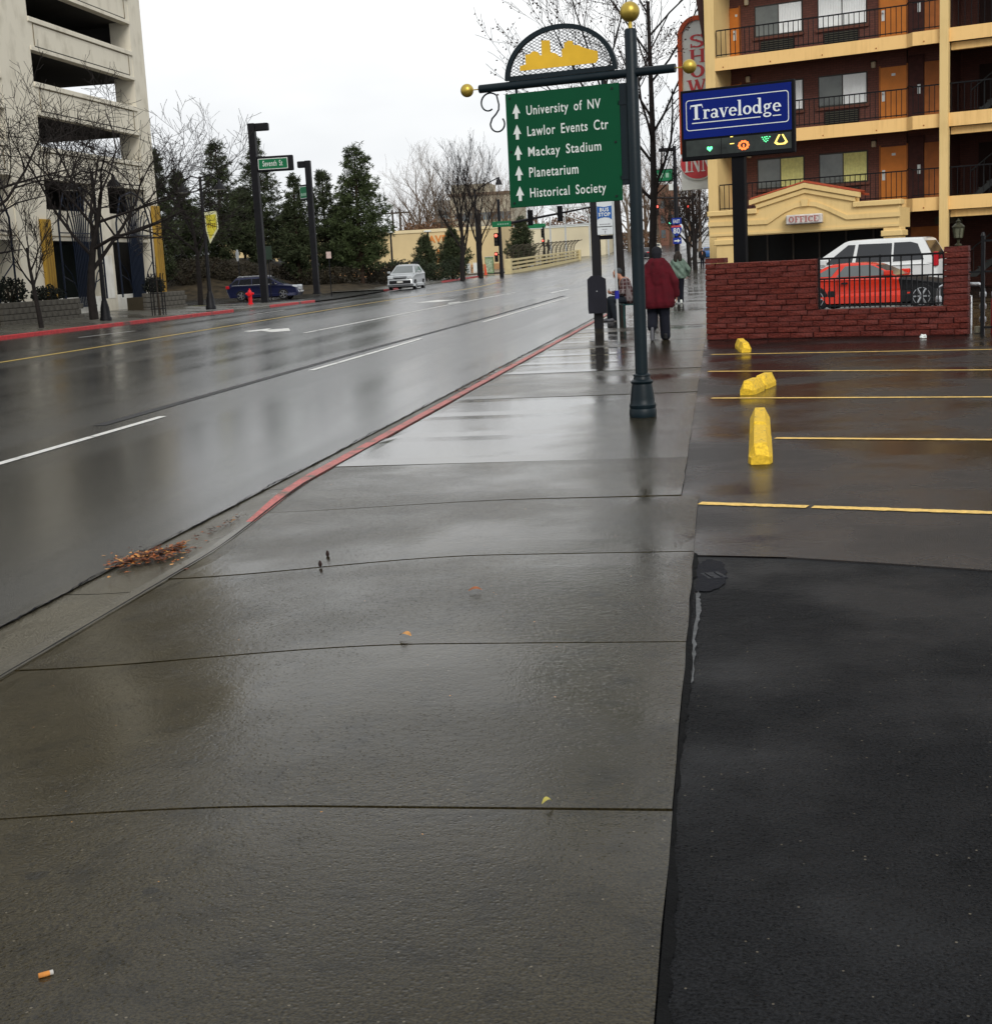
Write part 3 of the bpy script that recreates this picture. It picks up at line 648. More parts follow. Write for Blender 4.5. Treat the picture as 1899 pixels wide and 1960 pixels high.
MB().lathe([(.07, .0), (.07, .10)], 10, (.0, .12, 0)).obj('foot', mat('concrete_block', (.3, .28, .2), .9), pp)
rp_ = thing('red_standpipe', 'dark red standpipe with a silver cap at the right edge behind the fence', 'pipe', wl(5.02, .42, 0), wyaw)
MB().lathe([(.075, -.05), (.075, .55), (.06, .58)], 12).obj('riser', mat('red_pipe_paint', (.22, .02, .02), .5, .3, 9), rp_, True); MB().lathe([(.05, .58), (.065, .62), (.065, .68), (.03, .71)], 10).obj('cap', pip, rp_, True)
# backflow pipes seen through the railing
bp2 = thing('backflow_pipes', 'small silver elbow pipe and valve seen through the black railing beside the coupe wheel', 'pipes', wl(3.95, .9, 0), wyaw)
MB().tube([(.38, 0, .80), (.1, 0, .80), (.04, 0, .77), (.03, 0, .72), (.03, 0, -.05)], .03, 10).obj('pipe', pip, bp2, True); MB().lathe([(.05, .48), (.055, .52), (.055, .6), (.04, .63)], 10, (.03, 0, 0)).obj('valve', pip, bp2, True)
# litter
lt = tag(blob([V(*[c for c in wl(*q)]) for q in [(4.0, -.62, 0), (4.1, -.66, 0), (4.13, -.58, 0), (4.05, -.55, 0)]], .035, .012, 3).obj('paper_scrap', swhite), 'crumpled white paper scrap on the asphalt at the foot of the brick pillar', 'litter')
g = MB(); base = wl(4.06, -.6, 0); g.bm(bmesh.new()); bm = bmesh.new(); bmesh.ops.create_icosphere(bm, subdivisions=2, radius=.045)
for v in bm.verts: v.co = V(v.co.x * 1.5, v.co.y, max(0, v.co.z + .02)) * random.uniform(.75, 1.2)
g.bm(bm); shift(g, base.x, base.y, -.004); lt.data = g.mesh('paper_scrap', swhite)
# ---------------- leaves and cones swept into the gutter
lc = [mat('leaf_' + n_, c, .6, .4, 30) for n_, c in (('rust', (.30, .085, .02)), ('brown', (.10, .032, .014)), ('dark', (.022, .010, .008)), ('tan', (.50, .24, .07)))]
def litter(name, label, cloud, n, smin, smax, zf, weights):
    """one pile = one mesh, four leaf colours"""
    vs, fs, mi = [], [], []
    for i in range(n):
        x, y = cloud(); s = random.uniform(smin, smax); a = random.uniform(0, 6.28); tx, ty = random.uniform(-.7, .7), random.uniform(-.7, .7); z = zf(x, y) + random.uniform(.004, .018) * (2.2 if n > 600 else 1)
        ca, sa = math.cos(a), math.sin(a); o = len(vs)
        for u_, v_ in ((-1, 0), (-.3, .42), (.5, .38), (1, 0), (.5, -.38), (-.3, -.42)):
            X_, Y_ = (u_ * ca - v_ * sa) * s, (u_ * sa + v_ * ca) * s; vs.append((x + X_, y + Y_, z + abs(X_ * tx + Y_ * ty) * .8 + (.3 * s * v_ * v_)))
        fs.append((o, o + 5, o + 4, o + 3, o + 2, o + 1)); mi.append(random.choices(range(4), weights)[0])
    me = bpy.data.meshes.new(name); me.from_pydata(vs, [], fs)
    for m_ in lc: me.materials.append(m_)
    me.polygons.foreach_set('material_index', mi); me.update(); o = obj(name, me); o['kind'] = 'stuff'; o['label'] = label; o['category'] = 'leaves'; return o
gz_ = lambda x, y: road_z(-3.63, y) - .004
c0, c1 = at_z(232, 1085, -.12), at_z(345, 1052, -.12)
def cl1():
    t = random.random() ** .8; p = c0.lerp(c1, t); w = .15 * math.sin(math.pi * (.12 + .84 * t)); k_ = 2.2 if random.random() < .12 else 1; return p.x + random.gauss(0, w * .5 * k_), p.y + random.gauss(0, .07 * k_)
litter('leaf_pile', 'heap of wet rust brown leaves lying in the gutter', cl1, 900, .009, .025, gz_, (5, 5, 4, 2))
d0, d1 = at_z(372, 1030, -.12), at_z(470, 985, -.12)
def cl2(): p = d0.lerp(d1, random.random()); return p.x + random.gauss(0, .02), p.y + random.gauss(0, .05)
litter('scattered_leaves', 'thin trail of dark leaves along the gutter water', cl2, 70, .008, .02, gz_, (1, 3, 8, 1))
e0, e1 = at_z(900, 733), at_z(1010, 678)
def cl3(): p = e0.lerp(e1, random.random()); return p.x + random.gauss(-.16, .06), p.y
litter('gutter_leaves', 'dark line of leaves along the red kerb', cl3, 260, .012, .035, lambda x, y: (S(y) + .006 if x > XN else S(y) - .132), (2, 3, 8, 0))
def cl4():
    a, b = random.gauss(700, 60), random.gauss(955, 12); p = at_z(a, b); return p.x, p.y
litter('grit', 'scatter of small dark grit on the sidewalk slabs', cl4, 90, .003, .009, walk_z, (0, 2, 8, 0))
def cl5(): return random.uniform(-3.0, -.3), random.uniform(2.6, 12)
litter('grit', 'loose specks of pale and dark grit over the near sidewalk', cl5, 90, .002, .006, walk_z, (1, 2, 2, 4))
for (a, b, lb) in ((612, 1067, 'lower of two small dark cones standing on the sidewalk slab'), (626, 1047, 'upper of two small dark cones standing on the sidewalk slab')):
    p = at_z(a, b); MB_ = MB().lathe([(.004, 0), (.010, .006), (.011, .018), (.007, .03), (.002, .036)], 8); o = MB_.obj('tree_cone', lc[2]); o.location = (p.x, p.y, walk_z(p.x, p.y)); tag(o, lb, 'cone', 'dark cones on the sidewalk')
p = at_z(88, 1863); cg = thing('cigarette_butt', 'orange tipped cigarette butt lying on the near sidewalk', 'cigarette', (p.x, p.y, walk_z(p.x, p.y) + .006), math.radians(38))
MB().lathe([(.0062, -.017), (.0062, .008)], 10, (0, 0, 0), 'x').obj('filter', mat('cork_filter', (.55, .22, .05), .8, .2, 90), cg, True); MB().lathe([(.006, .0082), (.006, .016)], 10, (0, 0, 0), 'x').obj('ash_end', mat('paper_ash', (.45, .43, .40), .9), cg, True)
def leaf(px, s, rz, m_, lb):
    p = at_z(*px); g = MB(); n_ = 10; vs = []
    for i in range(n_ + 1):
        t = i / n_; w = .33 * math.sin(math.pi * t) ** .8 + .01; z = .012 * math.sin(3 * t) + .004
        vs += [(s * (t - .5), -s * w, z + .01 * w), (s * (t - .5), 0, z), (s * (t - .5), s * w, z + .012 * w)]
    g.add(vs, [q for i in range(n_) for q in ((3 * i, 3 * i + 3, 3 * i + 4, 3 * i + 1), (3 * i + 1, 3 * i + 4, 3 * i + 5, 3 * i + 2))])
    o = g.obj('fallen_leaf', m_, None, True); o.location = (p.x, p.y, walk_z(p.x, p.y) + .004); o.rotation_euler = (0, 0, rz); tag(o, lb, 'leaf', 'single leaves on the sidewalk')
leaf((910, 1134), .07, .2, lc[0], 'curled brown leaf in the middle of a sidewalk slab'); leaf((776, 1220), .06, -.3, lc[3], 'flat tan leaf just beyond a sidewalk joint'); leaf((1048, 1543), .035, .5, mat('leaf_yellow', (.42, .36, .08), .6), 'tiny yellow leaf on the joint nearest the camera')
# ================================================================== MOTEL
_a = at_d(1772, 378, 46.); MP = V(_a.x, _a.y, 0)
mo = thing('motel_building', 'four storey brown brick motel with yellow balcony edges and orange doors', 'building', MP, YAW)
mb = brick_mat('motel_brick', (.150, .050, .034), (.120, .040, .027), (.075, .032, .022), .21, .075)
yel = streaked('motel_yellow_stucco', (.88, .57, .23), (.55, .33, .11))
yel2 = streaked('motel_tan_stucco', (.76, .55, .245), (.50, .34, .13))
orng = mat('orange_door_paint', (.62, .20, .035), .5, .1, 3)
oran2 = mat('dull_orange_trim', (.36, .115, .03), .6, .15, 4)
dbrn = mat('dark_brown_paint', (.035, .016, .012), .7, .2, 4)
glass = mat('window_glass', (.13, .14, .125), .10, .35, 1.2, spec=.6)
cur_w = mat('white_curtain', (.95, .96, .94), .8, .04, 3); cur_y = mat('lit_yellow_curtain', (.72, .68, .28), .8, .12, 9)
alum = mat('window_frame_bronze', (.05, .042, .035), .4, .1, 9, 0, 1, .3)
fl = [3.0, 5.6, 8.2]
MB().box(-7.5, .2, 1.5, 8, -.1, 11.4).obj('brick_wall_face', mb, mo)
MB().box(.2, 9, 3.9, 8, -.1, 11.4).obj('stairwell_back_wall', mb, mo)
MB().box(8.6, 9, -.2, 3.9, -.1, 11.4).obj('stairwell_side_wall', mb, mo)
MB().prism([(-7.56, -.1), (-7.2, -.1), (-7.2, 11.4), (-7.56, 11.4)], .0, 1.49).obj('end_fin', yel2, mo)
MB().prism([(-7.62, 8.6), (-7.57, 8.6), (-7.57, 12), (-7.95, 12), (-7.88, 10.2)], .1, 6).obj('side_mansard', dbrn, mo)
MB().bev(.52, .79, -.40, -.13, -.1, 11.4, .012).obj('column', yel2, mo)
MB().box(-7.9, 9, -.5, 8, 11.4, 11.9).obj('roof_edge', dbrn, mo)
for i, f in enumerate(fl):
    MB().box(-7.199, .21, .06, 1.499, f - .20, f - .02).obj('balcony_slab', dbrn, mo)
    MB().box(.215, 8.59, -.2, 3.89, f - .2, f - .02).obj('landing_slab', dbrn, mo)
    fa = MB().prism([(-7.2, 0), (-.62, 0), (-.36, -.26), (8.6, -.26), (8.6, -.20), (-.33, -.20), (-.60, .06), (-7.2, .06)], f - .42, f)
    fa.v = [(x, z, y) for x, y, z in fa.v]; fa.f = [q[::-1] for q in fa.f]; fa.obj('balcony_fascia', yel, mo)
    MB().box(.8, 8.6, -.05, .2, f - .66, f - .43).obj('landing_beam', yel, mo)
    for x_ in (-6.9, -5.2, -3.4, -1.6, .0): MB().box(x_ - .02, x_ + .02, -.012 if x_ < -.5 else -.272, -.001 if x_ < -.5 else -.261, f - .34, f - .30).obj('drain_tab', oran2, mo)
    # doors, windows, air conditioners
    for (x0, x1, ang) in ((-7.19, -6.85, 0), (-1.87, -1.0, 0)):
        dr = MB().box(x0, x1, 1.45, 1.499, f + .02, f + 1.82).obj('door', orng, mo)
        MB().box(x0 - .05, x0, 1.44, 1.499, f + .02, f + 1.88).obj('door_frame', oran2, dr); MB().box(x1, x1 + .05, 1.44, 1.499, f + .02, f + 1.88).obj('door_frame', oran2, dr)
        hx = x1 - .16 if x0 < -5 else x0 + .10
        MB().box(hx - .05, hx + .05, 1.43, 1.449, f + .72, f + 1.06).obj('lock_plate', swhite, dr); MB().ball((hx, 1.41, f + .97), .035, 8).obj('door_knob', pip, dr, True)
        MB().box((x0 + x1) / 2 - .06 if x0 > -5 else -6.98, (x0 + x1) / 2 + .07 if x0 > -5 else -6.9, 1.44, 1.449, f + 1.52, f + 1.60).obj('number_plate', swhite, dr)
    for k, (x0, x1) in enumerate(((-6.27, -4.55), (-4.02, -2.32))):
        z0, z1 = f + .72, f + 1.78; wn = MB().prism([(x0, z0), (x1, z0), (x1, z1), (x0, z1)], 1.47, 1.499).obj('window', alum, mo)
        xm = (x0 + x1) / 2
        lit = i == 0  # lit floor: the room's glow is put into the curtain yellow
        for (a, b, cu) in ((x0 + .04, xm - .02, glass if not (i == 2 and k == 1) else cur_w), (xm + .02, x1 - .04, cur_y if lit else cur_w)):
            MB().box(a, b, 1.455, 1.469, z0 + .05, z1 - .05).obj('pane', cu, wn)
            if cu is not glass:
                g = MB()
                for q in range(14): xx = a + (b - a) * (q + .5) / 14; g.tube([(xx, 1.458, z0 + .06), (xx, 1.458, z1 - .06)], .022, 5, False)
                g.obj('curtain_folds', cu, wn, True)
        MB().box(x0 - .06, x1 + .06, 1.42, 1.498, z0 - .09, z0 - .001).obj('sill', mat('brick_sill', (.14, .055, .038), .8, .2, 6), mo)
    for (x0, x1) in ((-6.06, -4.85), (-3.78, -2.62)):
        ac = MB().box(x0, x1, 1.43, 1.498, f + .14, f + .58).obj('air_conditioner', mat('dark_vent', (.012, .012, .011), .6), mo)
        for q in range(6): MB().box(x0 + .02, x1 - .02, 1.40, 1.429, f + .17 + q * .07, f + .195 + q * .07).obj('louvre', mat('vent_metal', (.075, .07, .05), .5, .2), ac)
    # dark return wall and second door
    MB().box(-.92, -.42, 1.40, 1.499, f + .0, f + 2.1).obj('pier', mat('dark_siding', (.06, .022, .018), .8, .25, 7), mo)
    MB().box(-.40, .16, 1.42, 1.499, f + .02, f + 1.85).obj('door', oran2, mo); MB().box(-.62, -.52, 1.38, 1.399, f + .85, f + 1.15).obj('wall_plate', swhite, mo)
    MB().box(.85, 1.5, 3.82, 3.899, f + .02, f + 1.85).obj('door', dbrn, mo); MB().box(1.7, 1.85, 3.80, 3.899, f, f + 2.1).obj('trim', oran2, mo)
    # railing
    for (x0, x1, yy) in ((-7.15, -.62, .05), (-.36, .5, -.20)):
        rl = MB().box(x0, x1, yy - .02, yy + .02, f + .89, f + .93).obj('railing', blk, mo)
        MB().box(x0, x1, yy - .015, yy + .015, f + .08, f + .11).obj('bottom_rail', blk, rl)
        n_ = int((x1 - x0) / .17); bme = MATS.get('_bal' + str(i)) or MB().box(-.010, .010, -.010, .010, .05, .89).mesh('baluster', blk); MATS['_bal' + str(i)] = bme
        for q in range(n_ + 1): obj('baluster', bme, rl, (x0 + (x1 - x0) * q / n_, yy, f))
    MB().tube([(-.62, .05, f + .91), (-.56, .0, f + .98), (-.36, -.2, f + .91)], .02, 6).obj('railing_bend', blk, mo)
    rl = MB().box(.8, 8.5, -.19, -.15, f + .89, f + .93).obj('railing', blk, mo)
    for q in range(20): obj('baluster', MATS['_bal' + str(i)], rl, (.85 + q * .2, -.17, f))
    # stair flight rising to the right
    g = MB(); 
    for q in range(13): g.box(.95 + q * .27, 1.24 + q * .27, 2.0, 3.2, f - 2.55 + q * .2, f - 2.51 + q * .2)
    g.obj('stair_treads', mat('stair_concrete', (.05, .05, .045), .8), mo)
    sr = MB().prism([(.9, f - 2.65), (1.2, f - 2.65), (4.6, f - .05), (4.3, f - .05)], 1.95, 2.0).obj('stair_stringer', mat('stair_steel', (.04, .042, .04), .5), mo)
    MB().tube([(1.0, 1.97, f - 1.75), (4.4, 1.97, f + .85)], .025, 6).obj('handrail', MATS['stair_steel'], sr)
    for q in range(11): x_ = 1.1 + q * .32; MB().tube([(x_, 1.97, f - 2.62 + (x_ - .9) * .765), (x_, 1.97, f - 1.75 + (x_ - 1.0) * .765)], .012, 5).obj('baluster', MATS['stair_steel'], sr)
for i, f in enumerate(fl):
    for x_ in (-6.55, -2.1):
        lm_ = MB().bev(x_ - .07, x_ + .07, 1.38, 1.499, f + 1.85, f + 2.05, .02).obj('wall_lamp', mat('lamp_globe', (.55, .45, .30), .5, .2, 9), mo); MB().box(x_ - .09, x_ + .09, 1.37, 1.499, f + 2.051, f + 2.08).obj('lamp_cap', dbrn, lm_)
    MB().tube([(-.98, 1.46, f + .02), (-.98, 1.46, f + 2.3)], .02, 6).obj('downpipe', dbrn, mo)
# ground floor of the motel: office glazing, orange doors
MB().box(-7.1, -1.0, 1.44, 1.499, .0, 2.55).obj('office_glazing', mat('dark_office_glass', (.006, .006, .006), .35, .3, 2, spec=.1), mo)
for q in range(7): MB().box(-6.9 + q * .95, -6.84 + q * .95, 1.40, 1.439, .0, 2.55).obj('mullion', alum, mo)
MB().box(-.85, .1, 1.42, 1.498, 0, 2.1).obj('door', oran2, mo); MB().box(1.9, 2.9, 3.8, 3.899, 0, 2.1).obj('door', mat('orange_panel', (.55, .22, .03), .6, .15, 2), mo)
g = MB().box(-.05, .85, 1.40, 1.419, 2.15, 2.40); g.obj('notice_board', mat('dim_notice', (.10, .085, .06), .7), mo)
# ---------------- office portico
PY = -2.5
wall = [(-6.51, 2.09), (-.19, 2.09), (-.19, 2.88), (-1.55, 2.88), (-1.55, 3.08), (-3.2, 3.55), (-4.95, 3.12), (-4.83, 2.88), (-6.51, 2.88)]
pf = MB().prism(wall, PY, PY + .35).obj('portico_front', yel2, mo)
for (x0, x1) in ((-6.51, -4.83), (-1.58, -.19)): MB().bev(x0 - .06, x1 + (.06 if x1 > -1 else 0), PY - .10, PY + .40, 2.78, 2.95, .02).obj('cornice', yel2, pf)
def band(pts, t0, t1, proud, nm):   # moulding following a line
    up_ = [(x, z + t1) for x, z in pts]; lo_ = [(x, z - t0) for x, z in pts]
    MB().prism(lo_ + up_[::-1], PY - proud, PY - .001).obj(nm, yel2, pf)
arch = [(-6.55, 2.53), (-4.47, 2.50), (-4.2, 2.66), (-3.9, 2.83), (-3.55, 2.96), (-3.2, 3.01), (-2.85, 2.96), (-2.5, 2.82), (-2.15, 2.64), (-1.85, 2.49), (-.15, 2.49)]
band(arch, .075, .075, .06, 'arch_moulding')
band([(-5.08, 3.17), (-3.2, 3.60), (-1.40, 3.18)], .10, .055, .12, 'gable_moulding'); band([(-4.86, 3.00), (-3.2, 3.40), (-1.56, 3.02)], .06, .06, .07, 'gable_moulding')
band([(-6.52, 2.16), (-.18, 2.16)], .04, .04, .03, 'beam_moulding')
MB().prism([(-3.30, 2.92), (-3.10, 2.92), (-3.07, 3.14), (-3.33, 3.14)], PY - .11, PY - .06).obj('keystone', yel2, pf)
MB().box(-6.51, -.25, PY + .351, -1.0, 2.09, 2.7).obj('portico_roof', yel2, mo)
tile = mat('red_roof_tile', (.30, .055, .022), .65, .3, 6, .3, 30)
tm = MB(); pr_ = [(math.cos(math.pi * k / 6) * .085, math.sin(math.pi * k / 6) * .06) for k in range(7)]
tm.add([(0, a, b) for a, b in pr_] + [(.27, a * .86, b * .86 + .014) for a, b in pr_] + [(0, a * .8, b * .8 - .01) for a, b in pr_], [(k, k + 1, k + 8, k + 7) for k in range(6)] + [(k + 1, k, k + 14, k + 15) for k in range(6)])
tmm = tm.mesh('roof_tile', tile, True)
for sd_ in (0, 1):
    for q in range(8):
        for r_ in range(3):
            t = q / 8.; x0 = -5.02 + 1.84 * t if not sd_ else -1.38 - 1.84 * t; z0 = 3.24 + .425 * t
            o = obj('roof_tile', tmm, mo, (x0, PY - .05 + r_ * .19, z0)); o.rotation_euler = (0, -math.radians(13), 0) if not sd_ else (0, -math.radians(13), math.pi)
MB().prism([(-5.05, 3.20), (-3.2, 3.645), (-1.36, 3.21), (-1.36, 3.15), (-3.2, 3.58), (-5.05, 3.14)], PY + .36, PY + .8).obj('gable_roof', tile, mo)
for (x0, x1) in ((-6.31, -5.71), (-.70, -.15)):
    cl = MB().bev(x0, x1, PY + .0, PY + .6, 0, 2.088, .02).obj('portico_column', yel2, mo); MB().bev(x0 - .06, x1 + .06, PY - .06, PY + .66, 1.82, 2.0, .02).obj('capital', yel2, cl); MB().bev(x0 - .06, x1 + .06, PY - .06, PY + .66, 0, .2, .02).obj('base', yel2, cl)
# ---------------- drawn lettering
LET = {
 'T': (.86, [('l', .42, 0, .42, .96, .20), ('l', .06, .91, .80, .94, .11), ('l', .07, .96, .02, .72, .05, .03), ('l', .78, .98, .86, .74, .05, .03), ('l', .22, .03, .64, .03, .06)]),
 'r': (.50, [('l', .16, 0, .16, .6, .15), ('l', .02, .025, .34, .025, .05), ('l', .02, .58, .2, .58, .05), ('a', .34, .40, .13, .17, 150, 40, .07, .09), ('l', .38, .52, .47, .50, .13)]),
 'a': (.60, [('a', .24, .17, .15, .14, 0, 360, .11, .06), ('l', .43, .04, .43, .44, .14), ('a', .27, .43, .15, .14, 0, 165, .13, .07), ('l', .42, .035, .57, .06, .07)]),
 'v': (.62, [('l', .11, .6, .31, .0, .15, .12), ('l', .30, .0, .50, .6, .06), ('l', 0, .585, .25, .585, .05), ('l', .40, .585, .62, .585, .05)]),
 'e': (.58, [('a', .29, .3, .20, .25, -2, 318, .14, .06), ('l', .12, .33, .52, .33, .055)]),
 'l': (.34, [('l', .16, 0, .16, 1.0, .15), ('l', .02, .025, .32, .025, .05), ('l', .02, .98, .18, .98, .05)]),
 'o': (.64, [('a', .31, .3, .21, .25, 0, 360, .15, .06)]),
 'd': (.68, [('a', .27, .3, .19, .25, 0, 360, .14, .06), ('l', .49, 0, .49, 1.0, .15), ('l', .49, .03, .63, .03, .06), ('l', .35, .98, .5, .98, .05)]),
 'g': (.62, [('a', .27, .40, .15, .15, 0, 360, .13, .06), ('l', .40, .52, .56, .58, .08), ('a', .28, -.13, .21, .12, 0, 360, .11, .07), ('l', .17, .26, .13, .05, .08)]),
 'S': (.66, [('a', .31, .74, .19, .19, 35, 265, .12, .09), ('a', .33, .26, .20, .21, -145, 90, .13, .09), ('l', .25, .60, .42, .42, .12), ('l', .52, .98, .52, .72, .05), ('l', .10, .02, .10, .30, .05)]),
 'H': (.86, [('l', .18, 0, .18, 1, .15), ('l', .68, 0, .68, 1, .15), ('l', .18, .5, .68, .5, .08)] + [('l', x - .15, y, x + .15, y, .05) for x in (.18, .68) for y in (.03, .97)]),
 'O': (.84, [('a', .40, .5, .27, .42, 0, 360, .17, .09)]),
 'W': (1.1, [('l', .14, 1, .34, 0, .15), ('l', .34, 0, .54, .95, .07), ('l', .50, 1, .72, 0, .15), ('l', .72, 0, .92, 1, .07), ('l', 0, .97, .26, .97, .05), ('l', .8, .97, 1.06, .97, .05)]),
 'B': (.72, [('l', .16, 0, .16, 1, .15), ('a', .34, .74, .18, .22, -90, 90, .14, .06), ('a', .36, .26, .22, .22, -90, 90, .15, .06), ('l', .1, .97, .36, .97, .06), ('l', .1, .5, .36, .5, .06), ('l', .1, .03, .36, .03, .06)]),
 'A': (.84, [('l', .12, 0, .40, 1, .07), ('l', .40, 1, .70, 0, .16), ('l', .22, .34, .6, .34, .06), ('l', 0, .03, .26, .03, .05), ('l', .54, .03, .84, .03, .05)]),
 'I': (.44, [('l', .20, 0, .20, 1, .16), ('l', .02, .03, .38, .03, .06), ('l', .02, .97, .38, .97, .06)]),
 'N': (.92, [('l', .16, 0, .16, 1, .08), ('l', .16, 1, .74, 0, .17), ('l', .74, 0, .74, 1, .08), ('l', 0, .03, .30, .03, .05), ('l', .58, .97, .90, .97, .05)]),
 'F': (.66, [('l', .18, 0, .18, 1, .16), ('l', .05, .96, .60, .96, .08), ('l', .2, .52, .46, .52, .07), ('l', .58, .98, .60, .74, .05), ('l', .03, .03, .36, .03, .06)]),
 'C': (.74, [('a', .40, .5, .28, .42, 45, 315, .16, .09), ('l', .62, .98, .62, .70, .06)]),
 'E': (.68, [('l', .18, 0, .18, 1, .16), ('l', .05, .96, .60, .96, .08), ('l', .2, .52, .46, .52, .07), ('l', .05, .04, .62, .04, .08), ('l', .60, .98, .61, .76, .05), ('l', .62, .02, .63, .26, .05)]),
}
def drawn(txt, h, w=None, depth=.01):
    items = []; x = 0
    for c in txt:
        wd_, it = LET[c]
        for s_ in it:
            s_ = list(s_)
            if s_[0] == 'l': s_[1] += x; s_[3] += x
            else: s_[1] += x
            items.append(tuple(s_))
        x += wd_
    g = strokes(items, h, h, depth)
    if w:
        k = w / (x * h); g.v = [(a * k, b, c) for a, b, c in g.v]
    return g
ob = MB().bev(-3.76, -2.58, PY - .32, PY - .12, 2.36, 2.66, .03).obj('office_sign', mat('aged_sign_white', (.58, .54, .50), .6, .2, 8), mo)
g = drawn('OFFICE', .19, 1.0, .012); shift(g, -3.67, PY - .328, 2.42); letters(g, mat('faded_red_letter', (.42, .14, .13), .6, .25, 12), ob)
MB().box(-3.78, -2.56, PY - .33, PY - .11, 2.345, 2.359).obj('sign_edge', dbrn, ob); MB().box(-3.85, -3.765, PY - .22, PY - .001, 2.56, 2.60).obj('sign_bracket', yel2, ob)
# ---------------- vertical blade sign on the far corner of the motel
BO = 2.2
bx0, bzt = on_plane(1297, 34, MP, EX, EY, BO); _, bzb = on_plane(1330, 362, MP, EX, EY, BO); bW = 1.42
cb_ = MP + EX * (bx0 + bW / 2) + EY * BO
bl = thing('blade_sign', 'tall white sign with red border and stacked red letters rounded at its top', 'sign', (cb_.x, cb_.y, 0), YAW)
signw = mat('blade_sign_white', (.62, .62, .57), .5, .12, 2); redl = mat('blade_sign_red', (.52, .055, .06), .5, .15, 3); orr = mat('blade_sign_border', (.45, .07, .02), .5, .2, 4)
hw = bW / 2; za = bzt - hw
top_ = [(hw * math.cos(math.pi * i / 20), za + hw * math.sin(math.pi * i / 20)) for i in range(21)]
MB().prism([(-hw, bzb)] + [(hw, bzb)] + top_, 0, .35).obj('cabinet', signw, bl)
inn_ = [((hw - .16) * math.cos(math.pi * i / 20), za + (hw - .16) * math.sin(math.pi * i / 20)) for i in range(21)]
MB().prism([(hw, bzb + 1.3)] + top_ + [(-hw, bzb + 1.3), (-hw + .13, bzb + 1.3)] + inn_[::-1] + [(hw - .13, bzb + 1.3)], -.09, -.001).obj('border', orr, bl)
MB().tube([(-hw + .20, -.03, bzb + 1.4)] + [(p_[0] * .86, -.03, p_[1]) for p_ in top_[::-1]], .018, 6).obj('neon_tube', mat('neon_cream', (.75, .65, .4), .4), bl)
for i, c in enumerate('SHOWBOAT'):
    g = drawn(c, .47, .66 if c != 'W' else .84, .02); shift(g, -.10 - (.12 if c == 'W' else 0) - .2, -.012, za - .40 - .53 * i); 
    if za - .40 - .53 * i > bzb + 1.35: g.obj('letter', redl, bl)
ez = bzb + .95
MB().prism([(hw * 1.02 * math.cos(2 * math.pi * i / 36), ez + .62 * math.sin(2 * math.pi * i / 36)) for i in range(36)], -.10, -.001).obj('oval_rim', signw, bl)
MB().prism([(hw * .97 * math.cos(2 * math.pi * i / 36), ez + .57 * math.sin(2 * math.pi * i / 36)) for i in range(36)], -.13, -.101).obj('oval', redl, bl)
g = drawn('INN', .62, 1.12, .02); shift(g, -.54, -.142, ez - .32); g.obj('letter', signw, bl)
MB().box(-.02 + hw, hw + .5, .1, .25, bzb + 2, bzb + 2.12).obj('wall_bracket', dbrn, bl); MB().box(hw - .02, hw + .5, .1, .25, bzt - 1.5, bzt - 1.38).obj('wall_bracket', dbrn, bl)
# ================================================================== BLUE MOTEL SIGN ON A POST
tp = at_d(1418, 480, 27.5); TP = V(tp.x, tp.y, 0)
tex, tey, tyaw = frame(TP, (-3900, 760))
ts = thing('motel_sign', 'blue motel sign with white serif lettering and a message board on a black post', 'sign', TP, tyaw)
c4 = [on_plane(a, b, TP, tex, tey, -.12) for a, b in ((1301, 171), (1519, 153), (1522, 291), (1306, 308))]
x0 = (c4[0][0] + c4[3][0]) / 2; x1 = (c4[1][0] + c4[2][0]) / 2; z1 = (c4[0][1] + c4[1][1]) / 2; z0 = (c4[2][1] + c4[3][1]) / 2
blkp = mat('black_sign_metal', (.004, .004, .005), .5, .15, 5, spec=.1)
MB().bev(-.125, .125, -.08, .08, -.1, z0 + .02, .01).obj('post', blkp, ts)
cab = MB().bev(x0, x1, -.12, .0, z0, z1, .012).obj('cabinet', blkp, ts)
zs = z0 + (z1 - z0) * .315
blue = mat('sign_blue', (.002, .012, .15), .35, .05, 2, spec=.12)
MB().box(x0 + .05, x1 - .05, -.128, -.1205, zs, z1 - .05).obj('blue_face', blue, ts)
MB().box(x0 + .10, x1 - .06, -.126, -.1205, z0 + .08, zs - .04).obj('message_board', mat('smoked_acrylic', (.028, .034, .031), .3, .45, 4), ts)
w_, h_ = x1 - x0, z1 - z0
# rounded white outline
def rrect(xa, xb, za_, zb_, r, n=6):
    P = []
    for (cx2, cz2, a0) in ((xb - r, zb_ - r, 0), (xa + r, zb_ - r, 90), (xa + r, za_ + r, 180), (xb - r, za_ + r, 270)):
        for i in range(n + 1): a = math.radians(a0 + 90 * i / n); P.append((cx2 + r * math.cos(a), cz2 + r * math.sin(a)))
    return P
oA = rrect(x0 + .115, x1 - .10, zs + .145, z1 - .19, .06); oB = rrect(x0 + .130, x1 - .115, zs + .160, z1 - .205, .05)
g = MB(); n_ = len(oA); g.add([(x, -.131, z) for x, z in oA + oB], [(i, (i + 1) % n_, (i + 1) % n_ + n_, i + n_) for i in range(n_)]); g.obj('outline', swhite, ts)
tw = w_ - .44; g = drawn('Travelodge', .285, tw, .006); shift(g, x0 + .20, -.132, zs + .35); letters(g, mat('sign_letter_white', (.74, .78, .78), .4, .03), ts)
ub = zs + .275; MB().box(x0 + .235, x0 + .20 + tw * .775, -.133, -.129, ub, ub + .018).obj('underline', swhite, ts); MB().box(x0 + .20 + tw * .905, x0 + .20 + tw * .995, -.133, -.129, ub, ub + .018).obj('underline', swhite, ts)
